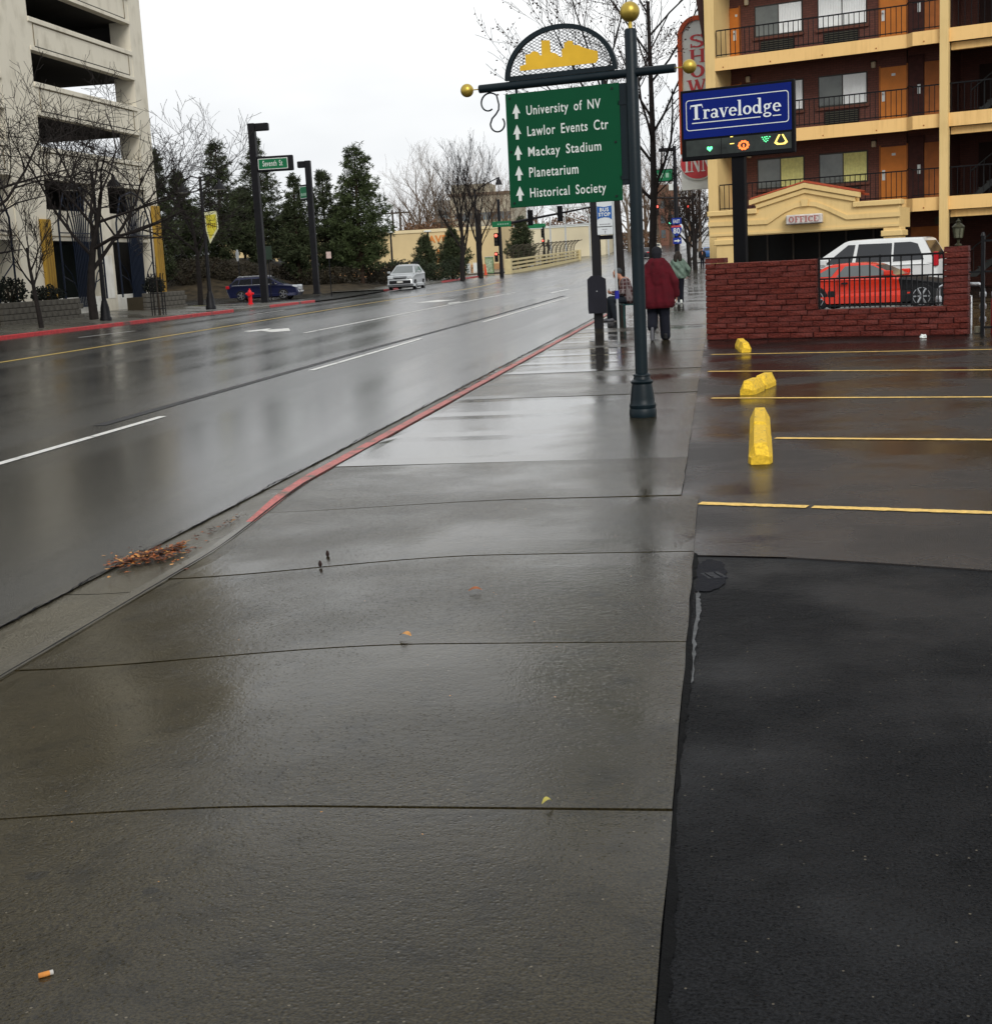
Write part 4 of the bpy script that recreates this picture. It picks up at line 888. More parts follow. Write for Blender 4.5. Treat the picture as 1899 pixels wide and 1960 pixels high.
MB().box(x0 + w_ * .36, x0 + w_ * .364, -.128, -.1262, z0 + .08, zs - .04).obj('panel_joint', blkp, ts)
def led(name, col, es): return mat(name, (.02, .02, .02), .5, 0, emit=col, es=es)
LG, LO, LY = led('led_green', (.12, 1, .35), 2.2), led('led_orange', (1, .16, .03), 2.2), led('led_yellow', (1, .72, .15), 1.8)
mx_ = lambda t: x0 + .10 + (w_ - .16) * t; mz = z0 + .08
hp = [(0, -.055), (.06, .0), (.055, .035), (.03, .045), (0, .03), (-.03, .045), (-.055, .035), (-.06, .0)]
MB().prism([(mx_(.23) + a * .95, mz + .12 + b * .95) for a, b in hp], -.134, -.129).obj('lit_symbol', LG, ts)
rg = [(math.cos(2 * math.pi * i / 20), math.sin(2 * math.pi * i / 20)) for i in range(20)]
for k in range(10):
    a = 2 * math.pi * k / 10; MB().prism([(mx_(.555) + .088 * math.cos(a) + .028 * u, mz + .13 + .070 * math.sin(a) + .024 * v) for u, v in rg[::2]], -.134, -.129).obj('lit_symbol', LO, ts)
MB().prism([(mx_(.555) + .016 * u, mz + .12 + .035 * v) for u, v in rg[::2]], -.134, -.129).obj('lit_symbol', LO, ts)
MB().box(mx_(.425), mx_(.465), -.134, -.129, mz + .17, mz + .185).obj('lit_symbol', LY, ts); MB().box(mx_(.43), mx_(.455), -.134, -.129, mz + .30, mz + .312).obj('lit_symbol', LY, ts)
for (a, b) in ((0, 0), (.03, .02), (-.03, .02), (.045, .055), (-.05, .05), (0, .05), (.075, .085), (.02, .09), (-.02, .085), (-.07, .085)): MB().box(mx_(.765) + a - .012, mx_(.765) + a + .012, -.134, -.129, mz + .15 + b, mz + .165 + b).obj('lit_symbol', LG, ts)
yy = [(-.085, -.02), (-.03, .115), (-.008, .115), (-.055, 0), (-.03, -.03), (.03, -.03), (.055, 0), (.008, .115), (.03, .115), (.085, -.02), (.05, -.055), (-.05, -.055)]
MB().prism([(mx_(.905) + a * 1.55, mz + .14 + b * 1.1) for a, b in yy], -.134, -.129).obj('lit_symbol', LY, ts)
# ================================================================== VEHICLES
tyre_m = mat('tyre_rubber', (.012, .012, .013), .75, .2, 20, .3, 60); rim_m = mat('alloy_rim', (.45, .46, .47), .3, .1, 9, 0, 1, .8)
cglass = mat('car_glass', (.10, .115, .115), .06, .25, .8, spec=.8); dglass = mat('tinted_car_glass', (.016, .017, .02), .06, .2, 1, spec=.7)
trim_m = mat('black_trim', (.012, .012, .013), .5, .1); well_m = mat('wheel_well', (.004, .004, .004), .9, 0)
head_m = mat('headlamp_lens', (.55, .58, .6), .1, .1, 9, spec=.8); tail_m = mat('tail_lamp_red', (.45, .012, .02), .2, .1, 9); plate_m = mat('number_plate', (.55, .55, .52), .5)
def paint(name, col, metal=0.): return mat(name, col, .32, .05, 1.5, 0, 1, metal, coat=.6)
def arc_pts(cx, r, z0, n=8):         # wheel arch, front to rear along the sill
    a0 = math.asin(min(.9, max(-.9, (z0 - .0) / r))) if r > z0 else 0
    return [(cx + r * math.cos(a0 + (math.pi - 2 * a0) * i / n), r * math.sin(a0 + (math.pi - 2 * a0) * i / n)) for i in range(n + 1)]
WH = {}
def wheel_mesh(r, w, spokes):
    k = (r, w, spokes)
    if k in WH: return WH[k]
    t = MB().lathe([(r * .62, -w / 2), (r * .93, -w / 2), (r, -w * .32), (r, w * .32), (r * .93, w / 2), (r * .62, w / 2)], 26, (0, 0, r), 'y').mesh('tyre', tyre_m, True)
    g = MB(); sd = 1
    g.lathe([(r * .66, -w * .42), (r * .68, -w * .50), (r * .63, -w * .505), (r * .60, -w * .30), (r * .60, w * .30), (r * .63, w * .505), (r * .68, w * .5), (r * .66, w * .42)], 26, (0, 0, r), 'y')
    for s_ in range(spokes):
        a = 2 * math.pi * s_ / spokes
        for o_ in (-w * .47, w * .47):
            p0 = V(0, o_ * .92, r) + V(math.cos(a), 0, math.sin(a)) * r * .1; p1 = V(0, o_, r) + V(math.cos(a), 0, math.sin(a)) * r * .63
            g.tube([p0, p1], [r * .11, r * .085], 5)
    for o_ in (-w * .5, w * .5): g.lathe([(r * .14, min(o_, o_ * .8)), (r * .14, max(o_, o_ * .8))], 10, (0, 0, r), 'y')
    rm = g.mesh('rim', rim_m, True); WH[k] = (t, rm, MB().lathe([(r * .60, -w * .25), (r * .60, w * .25)], 18, (0, 0, r), 'y').mesh('brake_disc', well_m)); return WH[k]
def car(name, label, cat, P, yaw, pm, L, Wd, prof, wr, xr, xf, gc, cab, side_win, glassm, scale=1., group=None, spokes=5, extra=None, hoodm=None, hood_x=None, far=False, rear_glass=True, front_glass=True):
    """prof: upper outline (x, z) from rear bumper to front bumper. cab: (xb0, xb1, zb, xr0, xr1, zr, wb, wr)"""
    t = thing(name, label, cat, P, yaw, group); t.scale = (scale,) * 3
    ar = wr * 1.13
    low = [(prof[-1][0] - .12, gc)] + arc_pts(xf, ar, gc) + arc_pts(xr, ar, gc) + [(prof[0][0] + .12, gc)]
    pol = prof + low; zm = .6 * max(p[1] for p in prof); N_ = len(pol)
    def layer(k):   # k 0..1 shrink towards the flanks
        out = []
        for x, z in pol:
            f = max(0, (z - zm * .75) / zm); ex_ = max(0, abs(x) / (L / 2) - .82) / .18
            out.append((x * (1 - .045 * k * ex_), z - .10 * k * f * f))
        return out
    ys = [-Wd / 2, -Wd / 2 + .05, -Wd / 2 + .17, Wd / 2 - .17, Wd / 2 - .05, Wd / 2]; ks = [1, .45, 0, 0, .45, 1]
    vs = []
    for y, k in zip(ys, ks):
        for x, z in layer(k):
            yy = y * (1 - .10 * max(0, abs(x) / (L / 2) - .75) / .25 - (.02 if z > zm else 0)); vs.append((x, yy, z))
    fs = [(a * N_ + i, a * N_ + (i + 1) % N_, (a + 1) * N_ + (i + 1) % N_, (a + 1) * N_ + i) for a in range(5) for i in range(N_)]
    from mathutils.geometry import tessellate_polygon
    for a, fl_ in ((0, 0), (5, 1)):
        for tr in tessellate_polygon([[V(vs[a * N_ + i][0], vs[a * N_ + i][2], 0) for i in range(N_)]]): fs.append(tuple(a * N_ + i for i in tr))
    g = MB(); g.add(vs, fs); bm = bmesh.new(); me_ = g.mesh('x'); bm.from_mesh(me_)
    if hoodm: bmesh.ops.bisect_plane(bm, geom=list(bm.verts) + list(bm.edges) + list(bm.faces), plane_co=(hood_x, 0, 0), plane_no=(1, 0, .12))
    bmesh.ops.recalc_face_normals(bm, faces=bm.faces); me = bpy.data.meshes.new('body'); bm.to_mesh(me); bm.free()
    me.materials.append(pm)
    if hoodm:
        me.materials.append(hoodm)
        for p_ in me.polygons:
            if p_.center.x + .12 * p_.center.z > hood_x: p_.material_index = 1
    me.polygons.foreach_set('use_smooth', [True] * len(me.polygons)); me.set_sharp_from_angle(angle=math.radians(32))
    body = obj('body', me, t)
    xb0, xb1, zb, xr0, xr1, zr, wb, wr_ = cab
    def hw_(z): return (wb + (wr_ - wb) * (z - zb) / (zr - zb)) / 2
    zt = zr - .055
    rings = []
    for (z, e) in ((zb - .03, 0), (zt, 0), (zr - .015, .07), (zr, .17)):
        f = (min(z, zr) - zb) / (zr - zb); xa = xb0 + (xr0 - xb0) * f + e * .8; xc = xb1 + (xr1 - xb1) * f - e * .8; h = hw_(z) - e * .55
        rings.append([(xa, -h, z), ((xa * 2 + xc) / 3, -h * 1.01, z + (.012 if z > zt else 0)), ((xa + xc * 2) / 3, -h * 1.01, z + (.012 if z > zt else 0)), (xc, -h * .96, z), (xc, h * .96, z), ((xa + xc * 2) / 3, h * 1.01, z + (.012 if z > zt else 0)), ((xa * 2 + xc) / 3, h * 1.01, z + (.012 if z > zt else 0)), (xa, h, z)])
    g = MB(); vs = sum(rings, []); fs = [(a * 8 + i, a * 8 + (i + 1) % 8, (a + 1) * 8 + (i + 1) % 8, (a + 1) * 8 + i) for a in range(3) for i in range(8)]
    o3 = 24; fs += [(o3, o3 + 1, o3 + 6, o3 + 7), (o3 + 1, o3 + 2, o3 + 5, o3 + 6), (o3 + 2, o3 + 3, o3 + 4, o3 + 5)]
    g.add(vs, fs); cb = g.obj('cabin', pm, t, True)
    for poly in side_win:
        for s_ in (1, -1):
            gg = MB(); n_ = len(poly); A = [(x, s_ * (hw_(z) * 1.012 + .006), z) for x, z in poly]; B = [(x, s_ * (hw_(z) - .02), z) for x, z in poly]
            f_ = [tuple(range(n_)), tuple(range(2 * n_ - 1, n_ - 1, -1))] + [(i, i + n_, (i + 1) % n_ + n_, (i + 1) % n_) for i in range(n_)]
            if s_ > 0: f_ = [q[::-1] for q in f_]
            gg.add(A + B, f_); gg.obj('side_window', glassm, cb)
    def slope_glass(xA, xB, nm, sg):
        f0, f1 = .10, .90; q = []
        for f in (f0, f1):
            z = zb + (zt + .02 - zb) * f; x = xA + (xB - xA) * (z - zb) / (zr - zb) + sg * .012; h = hw_(z) * .88; q += [(x, -h, z), (x, h, z)]
        v_ = [q[0], q[1], q[3], q[2]]; v2 = [(x - sg * .03, y, z) for x, y, z in v_]
        gg = MB(); f_ = [(0, 1, 2, 3), (7, 6, 5, 4), (0, 4, 5, 1), (1, 5, 6, 2), (2, 6, 7, 3), (3, 7, 4, 0)]
        if sg < 0: f_ = [k[::-1] for k in f_]
        gg.add(v_ + v2, f_); gg.obj(nm, glassm, cb)
    if front_glass: slope_glass(xb1, xr1, 'windscreen', 1)
    if rear_glass: slope_glass(xb0, xr0, 'rear_window', -1)
    tm_, rm_, bd_ = wheel_mesh(wr, .19, spokes)
    for x_ in (xr, xf):
        for s_ in (1, -1):
            w = obj('wheel', tm_, t, (x_, s_ * (Wd / 2 - .11), 0)); obj('rim', rm_, w); obj('brake_disc', bd_, w)
            MB().box(x_ - ar * .98, x_ + ar * .98, s_ * (Wd / 2 - .30) - .06, s_ * (Wd / 2 - .30) + .06, gc - .02, ar * .98).obj('wheel_well', well_m, t)
    MB().box(xr + ar, xf - ar, -Wd / 2 + .06, Wd / 2 - .06, gc - .08, gc + .02).obj('underside', well_m, t)
    return t, body, cb, hw_
# ---- red coupe behind the railing: black bonnet, faces right
mid = at_d(1677, 585, 35.0); cdir = YAW
red = paint('red_car_paint', (.62, .030, .010))
cp = V(mid.x, mid.y, 0)
t, body, cb, hw_ = car('parked_coupe', 'red two door coupe with black bonnet parked behind the black railing', 'car', cp, cdir, red, 4.2, 1.66,
    [(-2.05, .38), (-2.1, .62), (-2.02, .80), (-1.45, .88), (-1.1, .83), (.62, .80), (1.2, .73), (1.75, .62), (2.02, .50), (2.08, .34)], .31, -1.28, 1.32, .19,
    (-1.65, .72, .80, -.95, -.02, 1.15, 1.44, 1.06), [[(-.78, .83), (-.60, 1.085), (-.02, 1.10), (.10, 1.07), (.60, .84)], [(-1.36, .85), (-.98, 1.06), (-.74, 1.075), (-.90, .85)]], cglass, 1.0, hoodm=trim_m, hood_x=.86, spokes=6)
for s_ in (1, -1):
    MB().bev(.42, .62, s_ * .80 - .06, s_ * .80 + .10, .83, .95, .02).obj('mirror', red, t)
    MB().box(-.72, -.715, s_ * .825 - .004, s_ * .825 + .012, .3, .80).obj('door_gap', trim_m, t); MB().box(.90, .905, s_ * .822 - .004, s_ * .822 + .012, .3, .76).obj('door_gap', trim_m, t)
    MB().box(-.62, -.46, s_ * .83 - .008, s_ * .83 + .02, .66, .70).obj('door_handle', trim_m, t); MB().box(-.95, -.80, s_ * .83 - .006, s_ * .83 + .015, .36, .50).obj('side_vent', trim_m, t)
    MB().box(.98, 1.18, s_ * .80 - .01, s_ * .80 + .025, .22, .42).obj('front_fender', red, t)
    MB().bev(1.96, 2.09, s_ * .52 - .18, s_ * .52 + .18, .47, .55, .01).obj('headlamp', head_m, t); MB().bev(-2.11, -2.03, s_ * .52 - .2, s_ * .52 + .2, .58, .70, .01).obj('tail_lamp', tail_m, t)
# ---- white minivan, faces left
mid = at_d(1655, 560, 42.)
wht = paint('white_car_paint', (.70, .71, .70))
t, body, cb, hw_ = car('parked_minivan', 'white minivan with dark side windows parked behind the red coupe', 'van', (mid.x, mid.y, 0), YAW + math.pi, wht, 4.7, 1.9,
    [(-2.25, .42), (-2.33, .70), (-2.28, 1.02), (-1.9, 1.06), (.85, 1.02), (1.3, .98), (1.95, .88), (2.25, .72), (2.33, .45)], .33, -1.45, 1.42, .24,
    (-2.26, 1.42, 1.02, -1.88, .30, 1.73, 1.72, 1.36), [[(.12, 1.07), (.05, 1.60), (.26, 1.60), (.93, 1.07)], [(-1.02, 1.07), (-1.02, 1.60), (-.05, 1.61), (.02, 1.07)], [(-1.95, 1.10), (-1.75, 1.55), (-1.55, 1.61), (-1.08, 1.61), (-1.08, 1.07)]], dglass)
for s_ in (1, -1):
    MB().bev(-2.34, -2.22, s_ * .80 - .10, s_ * .80 + .09, .90, 1.30, .02).obj('tail_lamp', tail_m, t); MB().box(-1.1, 1.2, s_ * .945 - .01, s_ * .945 + .012, .93, .945).obj('side_rail', trim_m, t)
    MB().bev(.85, 1.02, s_ * .98 - .08, s_ * .98 + .08, 1.04, 1.20, .02).obj('mirror', wht, t); MB().bev(2.2, 2.34, s_ * .6 - .2, s_ * .6 + .2, .68, .84, .02).obj('headlamp', head_m, t)
# ---- dark blue wagon at the side street
wp = at_y(508, 560, 94.5); blu = paint('navy_car_paint', (.010, .013, .045), .2)
t, body, cb, hw_ = car('waiting_wagon', 'navy blue station wagon waiting at the side street behind the red hydrant', 'car', (wp.x, wp.y, S(wp.y) - .058), math.radians(4), blu, 4.8, 1.82,
    [(-2.28, .45), (-2.38, .72), (-2.33, .96), (-2.0, 1.02), (.7, 1.0), (1.2, .99), (1.9, .90), (2.25, .76), (2.38, .42)], .345, -1.38, 1.38, .23,
    (-2.22, 1.40, .98, -1.65, .40, 1.52, 1.66, 1.26), [[(-.62, 1.03), (-.62, 1.40), (.32, 1.42), (.55, 1.36), (1.05, 1.03)], [(-1.50, 1.04), (-1.42, 1.38), (-.68, 1.41), (-.68, 1.03)], [(-2.02, 1.08), (-1.70, 1.36), (-1.48, 1.37), (-1.56, 1.06)]], dglass, 1.06)
silv = mat('bright_trim', (.55, .56, .58), .3, 0, 1, 0, 1, .6)
for s_ in (1, -1):
    MB().box(-1.95, 1.0, s_ * .845 - .012, s_ * .845 + .012, 1.0, 1.035).obj('belt_trim', silv, t); MB().tube([(-1.6, s_ * .60, 1.52), (-1.5, s_ * .60, 1.57), (.2, s_ * .60, 1.57), (.35, s_ * .60, 1.52)], .022, 6).obj('roof_rail', silv, t)
    MB().bev(-2.36, -2.12, s_ * .76 - .12, s_ * .76 + .10, .82, 1.02, .03).obj('tail_lamp', tail_m, t); MB().bev(1.98, 2.30, s_ * .66 - .16, s_ * .66 + .16, .74, .90, .03).obj('headlamp', head_m, t)
    MB().bev(.72, .90, s_ * .98 - .09, s_ * .98 + .09, 1.02, 1.16, .02).obj('mirror', blu, t); MB().lathe([(.055, 2.30), (.05, 2.39)], 10, (0, s_ * .62, .48), 'x').obj('fog_lamp', head_m, t)
MB().bev(2.26, 2.385, -.42, .42, .58, .74, .02).obj('grille', silv, t); MB().box(2.38, 2.41, -.22, .22, .44, .56).obj('number_plate', plate_m, t)
# ---- silver hatchback driving towards us
sp_ = on_road(780, 553); dd_ = math.hypot(sp_.x, sp_.y); sscale = dd_ / 88.
slv = paint('silver_car_paint', (.42, .44, .45), .35)
t, body, cb, hw_ = car('driving_hatchback', 'silver hatchback with a roof rack driving towards the camera', 'car', (sp_.x, sp_.y, road_z(sp_.x, sp_.y)), math.radians(-90), slv, 3.9, 1.69,
    [(-1.85, .42), (-1.95, .70), (-1.9, .95), (-1.6, .98), (.8, .97), (1.15, .95), (1.6, .84), (1.85, .70), (1.95, .38)], .30, -1.2, 1.2, .20,
    (-1.84, 1.24, .95, -1.15, .18, 1.50, 1.54, 1.06), [[(-.35, 1.0), (-.35, 1.40), (.2, 1.42), (.80, 1.0)], [(-1.05, 1.0), (-1.0, 1.40), (-.41, 1.41), (-.41, 1.0)]], cglass, sscale)
for s_ in (1, -1):
    MB().bev(1.66, 1.92, s_ * .60 - .17, s_ * .60 + .17, .66, .86, .03).obj('headlamp', head_m, t); MB().bev(.62, .80, s_ * .93 - .09, s_ * .93 + .09, .98, 1.12, .03).obj('mirror', slv, t); MB().tube([(1.03, s_ * .3 - .28, 1.03), (.95, s_ * .3 + .28, 1.09)], .012, 5).obj('wiper', trim_m, t)
for z_ in (.70, .77): MB().box(1.80, 1.90 + (.77 - z_) * .4 + .03, -.40, .40, z_, z_ + .032).obj('grille_bar', trim_m, t)
MB().bev(1.84, 1.985, -.66, .66, .36, .56, .02).obj('lower_grille', trim_m, t); MB().box(1.986, 2.0, -.18, .18, .42, .53).obj('number_plate', plate_m, t); MB().bev(1.84, 1.985, -.80, .80, .30, .36, .02).obj('bumper_lip', silv, t)
for x_ in (-.9, .0): MB().box(x_ - .03, x_ + .03, -.62, .62, 1.60, 1.64).obj('rack_bar', trim_m, t); 
for s_ in (1, -1):
    for x_ in (-.9, .0): MB().box(x_ - .04, x_ + .04, s_ * .5 - .03, s_ * .5 + .03, 1.52, 1.60).obj('rack_foot', trim_m, t)
# ---- far traffic up the hill
def far_car(px, Y, yaw, pm, label, X=None):
    p = at_y(px, 480, Y); x = X if X is not None else p.x
    tt, *_ = car('far_car', label, 'car', (x, Y, road_z(x, Y)), yaw, pm, 4.6, 1.8, [(-2.2, .45), (-2.28, .7), (-2.2, .92), (-1.5, .98), (.8, .96), (1.9, .85), (2.25, .68), (2.3, .42)], .32, -1.35, 1.35, .22,
        (-1.95, 1.15, .95, -1.2, .25, 1.45, 1.6, 1.25), [[(-.5, 1.0), (-.5, 1.35), (.2, 1.36), (.75, 1.0)], [(-1.4, 1.0), (-1.1, 1.33), (-.56, 1.35), (-.56, 1.0)]], dglass, 1., 'cars far up the street')
    for s_ in (1, -1): MB().bev(2.1, 2.32, s_ * .6 - .17, s_ * .6 + .17, .64, .8, .02).obj('headlamp', head_m, tt); MB().bev(-2.29, -2.15, s_ * .6 - .17, s_ * .6 + .17, .7, .86, .02).obj('tail_lamp', tail_m, tt)
far_car(1272, 330, math.radians(-90), wht, 'white car farthest up the street'); far_car(1256, 235, math.radians(-90), paint('cream_car_paint', (.55, .50, .36)), 'cream car coming down the street beyond the maroon coat')
far_car(1234, 200, math.radians(90), paint('dark_car_paint', (.02, .02, .025)), 'dark car far off between two tree trunks')
far_car(1357, 190, math.radians(90), paint('blue_car_paint', (.03, .11, .30)), 'blue car seen just left of the motel portico', -1.2)
# ================================================================== PEOPLE
def capsule(g, p0, r0, p1, r1, n=12, sq=1.0):
    p0, p1 = Vector(p0), Vector(p1); d = p1 - p0; L = d.length; d = d.normalized() if L > 1e-6 else V(0, 0, 1)
    a = (V(1, 0, 0) - d * d.x) if abs(d.x) < .9 else (V(0, 1, 0) - d * d.y); a.normalize(); b = d.cross(a)
    vs = []; K = 4; rr = []
    for i in range(K + 1): th = math.pi / 2 * i / K; rr.append((p0 - d * r0 * math.cos(th), r0 * math.sin(th)))
    for i in range(K + 1): th = math.pi / 2 * i / K; rr.append((p1 + d * r1 * math.sin(th), r1 * math.cos(th)))
    for c, r in rr:
        for j in range(n): t = 2 * math.pi * j / n; vs.append(c + (a * math.cos(t) + b * math.sin(t) * sq) * max(r, .001))
    k = len(rr); fs = [(i * n + j, i * n + (j + 1) % n, (i + 1) * n + (j + 1) % n, (i + 1) * n + j) for i in range(k - 1) for j in range(n)] + [tuple(range(n - 1, -1, -1)), tuple(range((k - 1) * n, k * n))]
    g.add(vs, fs)
def remeshed(name, g, mt, parent, vox, sm=2):
    me = g.mesh(name); o = bpy.data.objects.new(name, me); COL.objects.link(o)
    md = o.modifiers.new('r', 'REMESH'); md.mode = 'VOXEL'; md.voxel_size = vox; md.use_smooth_shade = True
    ms = o.modifiers.new('s', 'SMOOTH'); ms.iterations = sm; ms.factor = .5
    bpy.context.view_layer.update(); m2 = bpy.data.meshes.new_from_object(o.evaluated_get(bpy.context.evaluated_depsgraph_get())); bpy.data.objects.remove(o)
    m2.name = name; m2.materials.clear(); m2.materials.append(mt); m2.polygons.foreach_set('use_smooth', [True] * len(m2.polygons)); return obj(name, m2, parent)
skin = mat('skin', (.42, .20, .13), .55, .1, 20)
def hand(g, wrist, dirv, palmn, side, curl=.5, s=1.):
    """palm, four fingers of different lengths with a bend, thumb off the side of the palm"""
    d = Vector(dirv).normalized(); n_ = (Vector(palmn) - d * Vector(palmn).dot(d)).normalized(); w = d.cross(n_) * side
    wr = Vector(wrist); k = wr + d * .085 * s
    for f in range(4):
        off = w * (.030 - .020 * f) * s; L = (.072, .082, .076, .060)[f] * s; a0 = k + off; capsule(g, wr + off * .75 + d * .012, .013 * s, a0, .012 * s, 8)
        m_ = a0 + (d * (1 - curl * .4) + n_ * curl * .8).normalized() * L * .5; e_ = m_ + (d * (1 - curl) + n_ * (curl * 1.2)).normalized() * L * .5
        capsule(g, a0, .0105 * s, m_, .0095 * s, 8); capsule(g, m_, .0095 * s, e_, .008 * s, 8)
    t0 = wr + d * .03 * s + w * .034 * s; t1 = t0 + (d * .6 + w * .8).normalized() * .038 * s; t2 = t1 + (d * .95 + w * .15 + n_ * .3).normalized() * .032 * s
    capsule(g, wr + w * .012 * s, .014 * s, t0, .0135 * s, 8); capsule(g, t0, .0125 * s, t1, .011 * s, 8); capsule(g, t1, .011 * s, t2, .009 * s, 8)
def head(g, c, fwd, s=1.):
    c = Vector(c); f = Vector(fwd).normalized(); r = V(f.y, -f.x, 0).normalized(); u = r.cross(f)
    g2 = MB(); g2.ball((0, 0, 0), .1 * s, 18, (.78, .98, 1.14)); M_ = Matrix((r, f, u)).transposed().to_4x4(); M_.translation = c; g2.xf(M_); g.add(g2.v, g2.f)
    capsule(g, c + f * .04 * s - u * .06 * s, .058 * s, c + f * .055 * s - u * .082 * s, .042 * s)              # jaw
    capsule(g, c + f * .092 * s + u * .005 * s, .011 * s, c + f * .112 * s - u * .028 * s, .016 * s, 8)          # nose
    for s_ in (1, -1):
        capsule(g, c + r * .078 * s * s_ - f * .005 * s + u * .018 * s, .016 * s, c + r * .080 * s * s_ - u * .02 * s, .012 * s, 8)   # ears
        capsule(g, c + f * .082 * s + r * .012 * s * s_ + u * .030 * s, .014 * s, c + f * .074 * s + r * .046 * s * s_ + u * .028 * s, .012 * s, 8)  # brow
    capsule(g, c + f * .090 * s - r * .022 * s - u * .055 * s, .009 * s, c + f * .090 * s + r * .022 * s - u * .055 * s, .009 * s, 8)          # mouth
def face_parts(t, c, fwd, s=1.):
    c = Vector(c); f = Vector(fwd).normalized(); r = V(f.y, -f.x, 0).normalized(); u = r.cross(f)
    for s_ in (1, -1): MB().ball(tuple(c + f * .086 * s + r * .032 * s * s_ + u * .010 * s), .0115 * s, 8).obj('eye', mat('eye', (.03, .02, .015), .2, 0), t, True)
    g = MB(); g.tube([tuple(c + f * .100 * s - r * .022 * s - u * .056 * s), tuple(c + f * .104 * s - u * .058 * s), tuple(c + f * .100 * s + r * .022 * s - u * .056 * s)], .004 * s, 5); g.obj('lips', mat('lips', (.30, .10, .08), .5, 0), t)
def shoe(name, heel, toe, mt, t, sole=None):
    g = MB(); h, e = Vector(heel), Vector(toe); capsule(g, h + V(0, 0, .045), .043, h.lerp(e, .55) + V(0, 0, .038), .043, 12); capsule(g, h.lerp(e, .5) + V(0, 0, .034), .044, e + V(0, 0, .028), .034, 12); capsule(g, h + V(0, 0, .05), .04, h + V(0, 0, .10), .042, 12)
    return remeshed(name, g, mt, t, .010)
jean = mat('dark_navy_jeans', (.006, .007, .013), .85, .25, 20, .4, 200)
# man in maroon coat, walking away, left foot lifted behind
mp_ = at_z(1262, 651); man = thing('person', 'person in a long maroon hooded coat and black knit cap walking away', 'person', (mp_.x, mp_.y, 0), math.radians(2))
g = MB(); hd = (0.0, .03, 1.60); head(g, hd, (0.05, 1, -.05)); capsule(g, (0, 0, 1.40), .058, (0, .02, 1.53), .055)
capsule(g, (-.09, 0, 1.12), .15, (.09, 0, 1.12), .15); capsule(g, (-.12, 0, 1.36), .08, (.12, 0, 1.36), .08); capsule(g, (-.08, 0, .92), .13, (.08, 0, .92), .13); capsule(g, (0, 0, .95), .15, (0, 0, 1.3), .15)
LK, LA = (-.11, .10, .50), (-.12, -.22, .24); RK, RA = (.11, .05, .48), (.12, .02, .09)
for hp_, k_, a_ in (((-.10, 0, .90), LK, LA), ((.10, 0, .90), RK, RA)): capsule(g, hp_, .085, k_, .062); capsule(g, k_, .058, a_, .042)
LE, LW = (-.30, -.10, 1.10), (-.29, .02, .86); RE, RW_ = (.31, -.06, 1.09), (.34, .02, .83)
for s_, e_, w_2 in ((-1, LE, LW), (1, RE, RW_)): capsule(g, (s_ * .20, 0, 1.36), .06, e_, .047); capsule(g, e_, .045, w_2, .033)
hand(g, LW, (.0, .1, -1), (.9, .1, 0), -1, .5); hand(g, RW_, (.08, .05, -1), (-.9, .1, 0), 1, .45)
remeshed('body', g, skin, man, .009); face_parts(man, hd, (0.05, 1, -.05))
mar = mat('maroon_wool', (.075, .004, .009), .9, .22, 9, .5, 90)
g = MB(); 
for z0_, z1_, r0_, r1_, w0_, w1_ in ((.72, .95, .205, .195, .115, .11), (.95, 1.2, .195, .165, .11, .10), (1.2, 1.36, .165, .145, .10, .09)):
    for s_ in (-1, 0, 1): capsule(g, (s_ * w0_, 0, z0_), r0_, (s_ * w1_, 0, z1_), r1_)
for s_, e_, w_2 in ((-1, LE, LW), (1, RE, RW_)):
    w3 = Vector(e_).lerp(Vector(w_2), .93); capsule(g, (s_ * .165, 0, 1.37), .085, e_, .085); capsule(g, e_, .085, w3, .070)
capsule(g, (-.08, -.03, 1.44), .10, (.08, -.03, 1.44), .10); capsule(g, (0, -.09, 1.42), .11, (0, -.13, 1.33), .09); capsule(g, (0, -.05, 1.3), .17, (0, -.03, 1.1), .18)
coat = remeshed('coat', g, mar, man, .012, 3)
for v in coat.data.vertices:       # flat hem, a few soft folds
    if v.co.z < .60: v.co.z = .60
    if v.co.z < 1.25: v.co.x *= 1 + .012 * math.sin(v.co.z * 31 + v.co.y * 9); v.co.y += .008 * math.sin(v.co.x * 38 + v.co.z * 6)
g = MB()
for hp_, k_, a_ in (((-.10, 0, .86), LK, (-.12, -.20, .27)), ((.10, 0, .86), RK, (.12, .02, .08))): capsule(g, hp_, .13, k_, .105); capsule(g, k_, .10, a_, .095)
tr_ = remeshed('trousers', g, jean, man, .011, 2)
blks = mat('black_shoe', (.010, .010, .011), .5, .2, 20); solem = mat('grey_sole', (.10, .10, .11), .7, .2, 30)
shoe('shoe', (.12, -.05, .0), (.14, .19, .0), blks, man)
g = MB(); capsule(g, (-.12, -.25, .22), .042, (-.125, -.285, .06), .044); capsule(g, (-.125, -.285, .08), .042, (-.125, -.27, .025), .034); remeshed('shoe', g, blks, man, .010)
g = MB(); capsule(g, (-.12, -.292, .24), .030, (-.125, -.325, .035), .030); remeshed('shoe_sole', g, solem, man, .010)
g = MB(); g.ball((0, .02, 1.645), .108, 18, (.92, 1.0, .95)); capsule(g, (0, -.02, 1.60), .098, (0, -.03, 1.545), .085); remeshed('knit_cap', g, mat('black_knit', (.012, .012, .016), .95, .3, 60, .6, 120), man, .010)
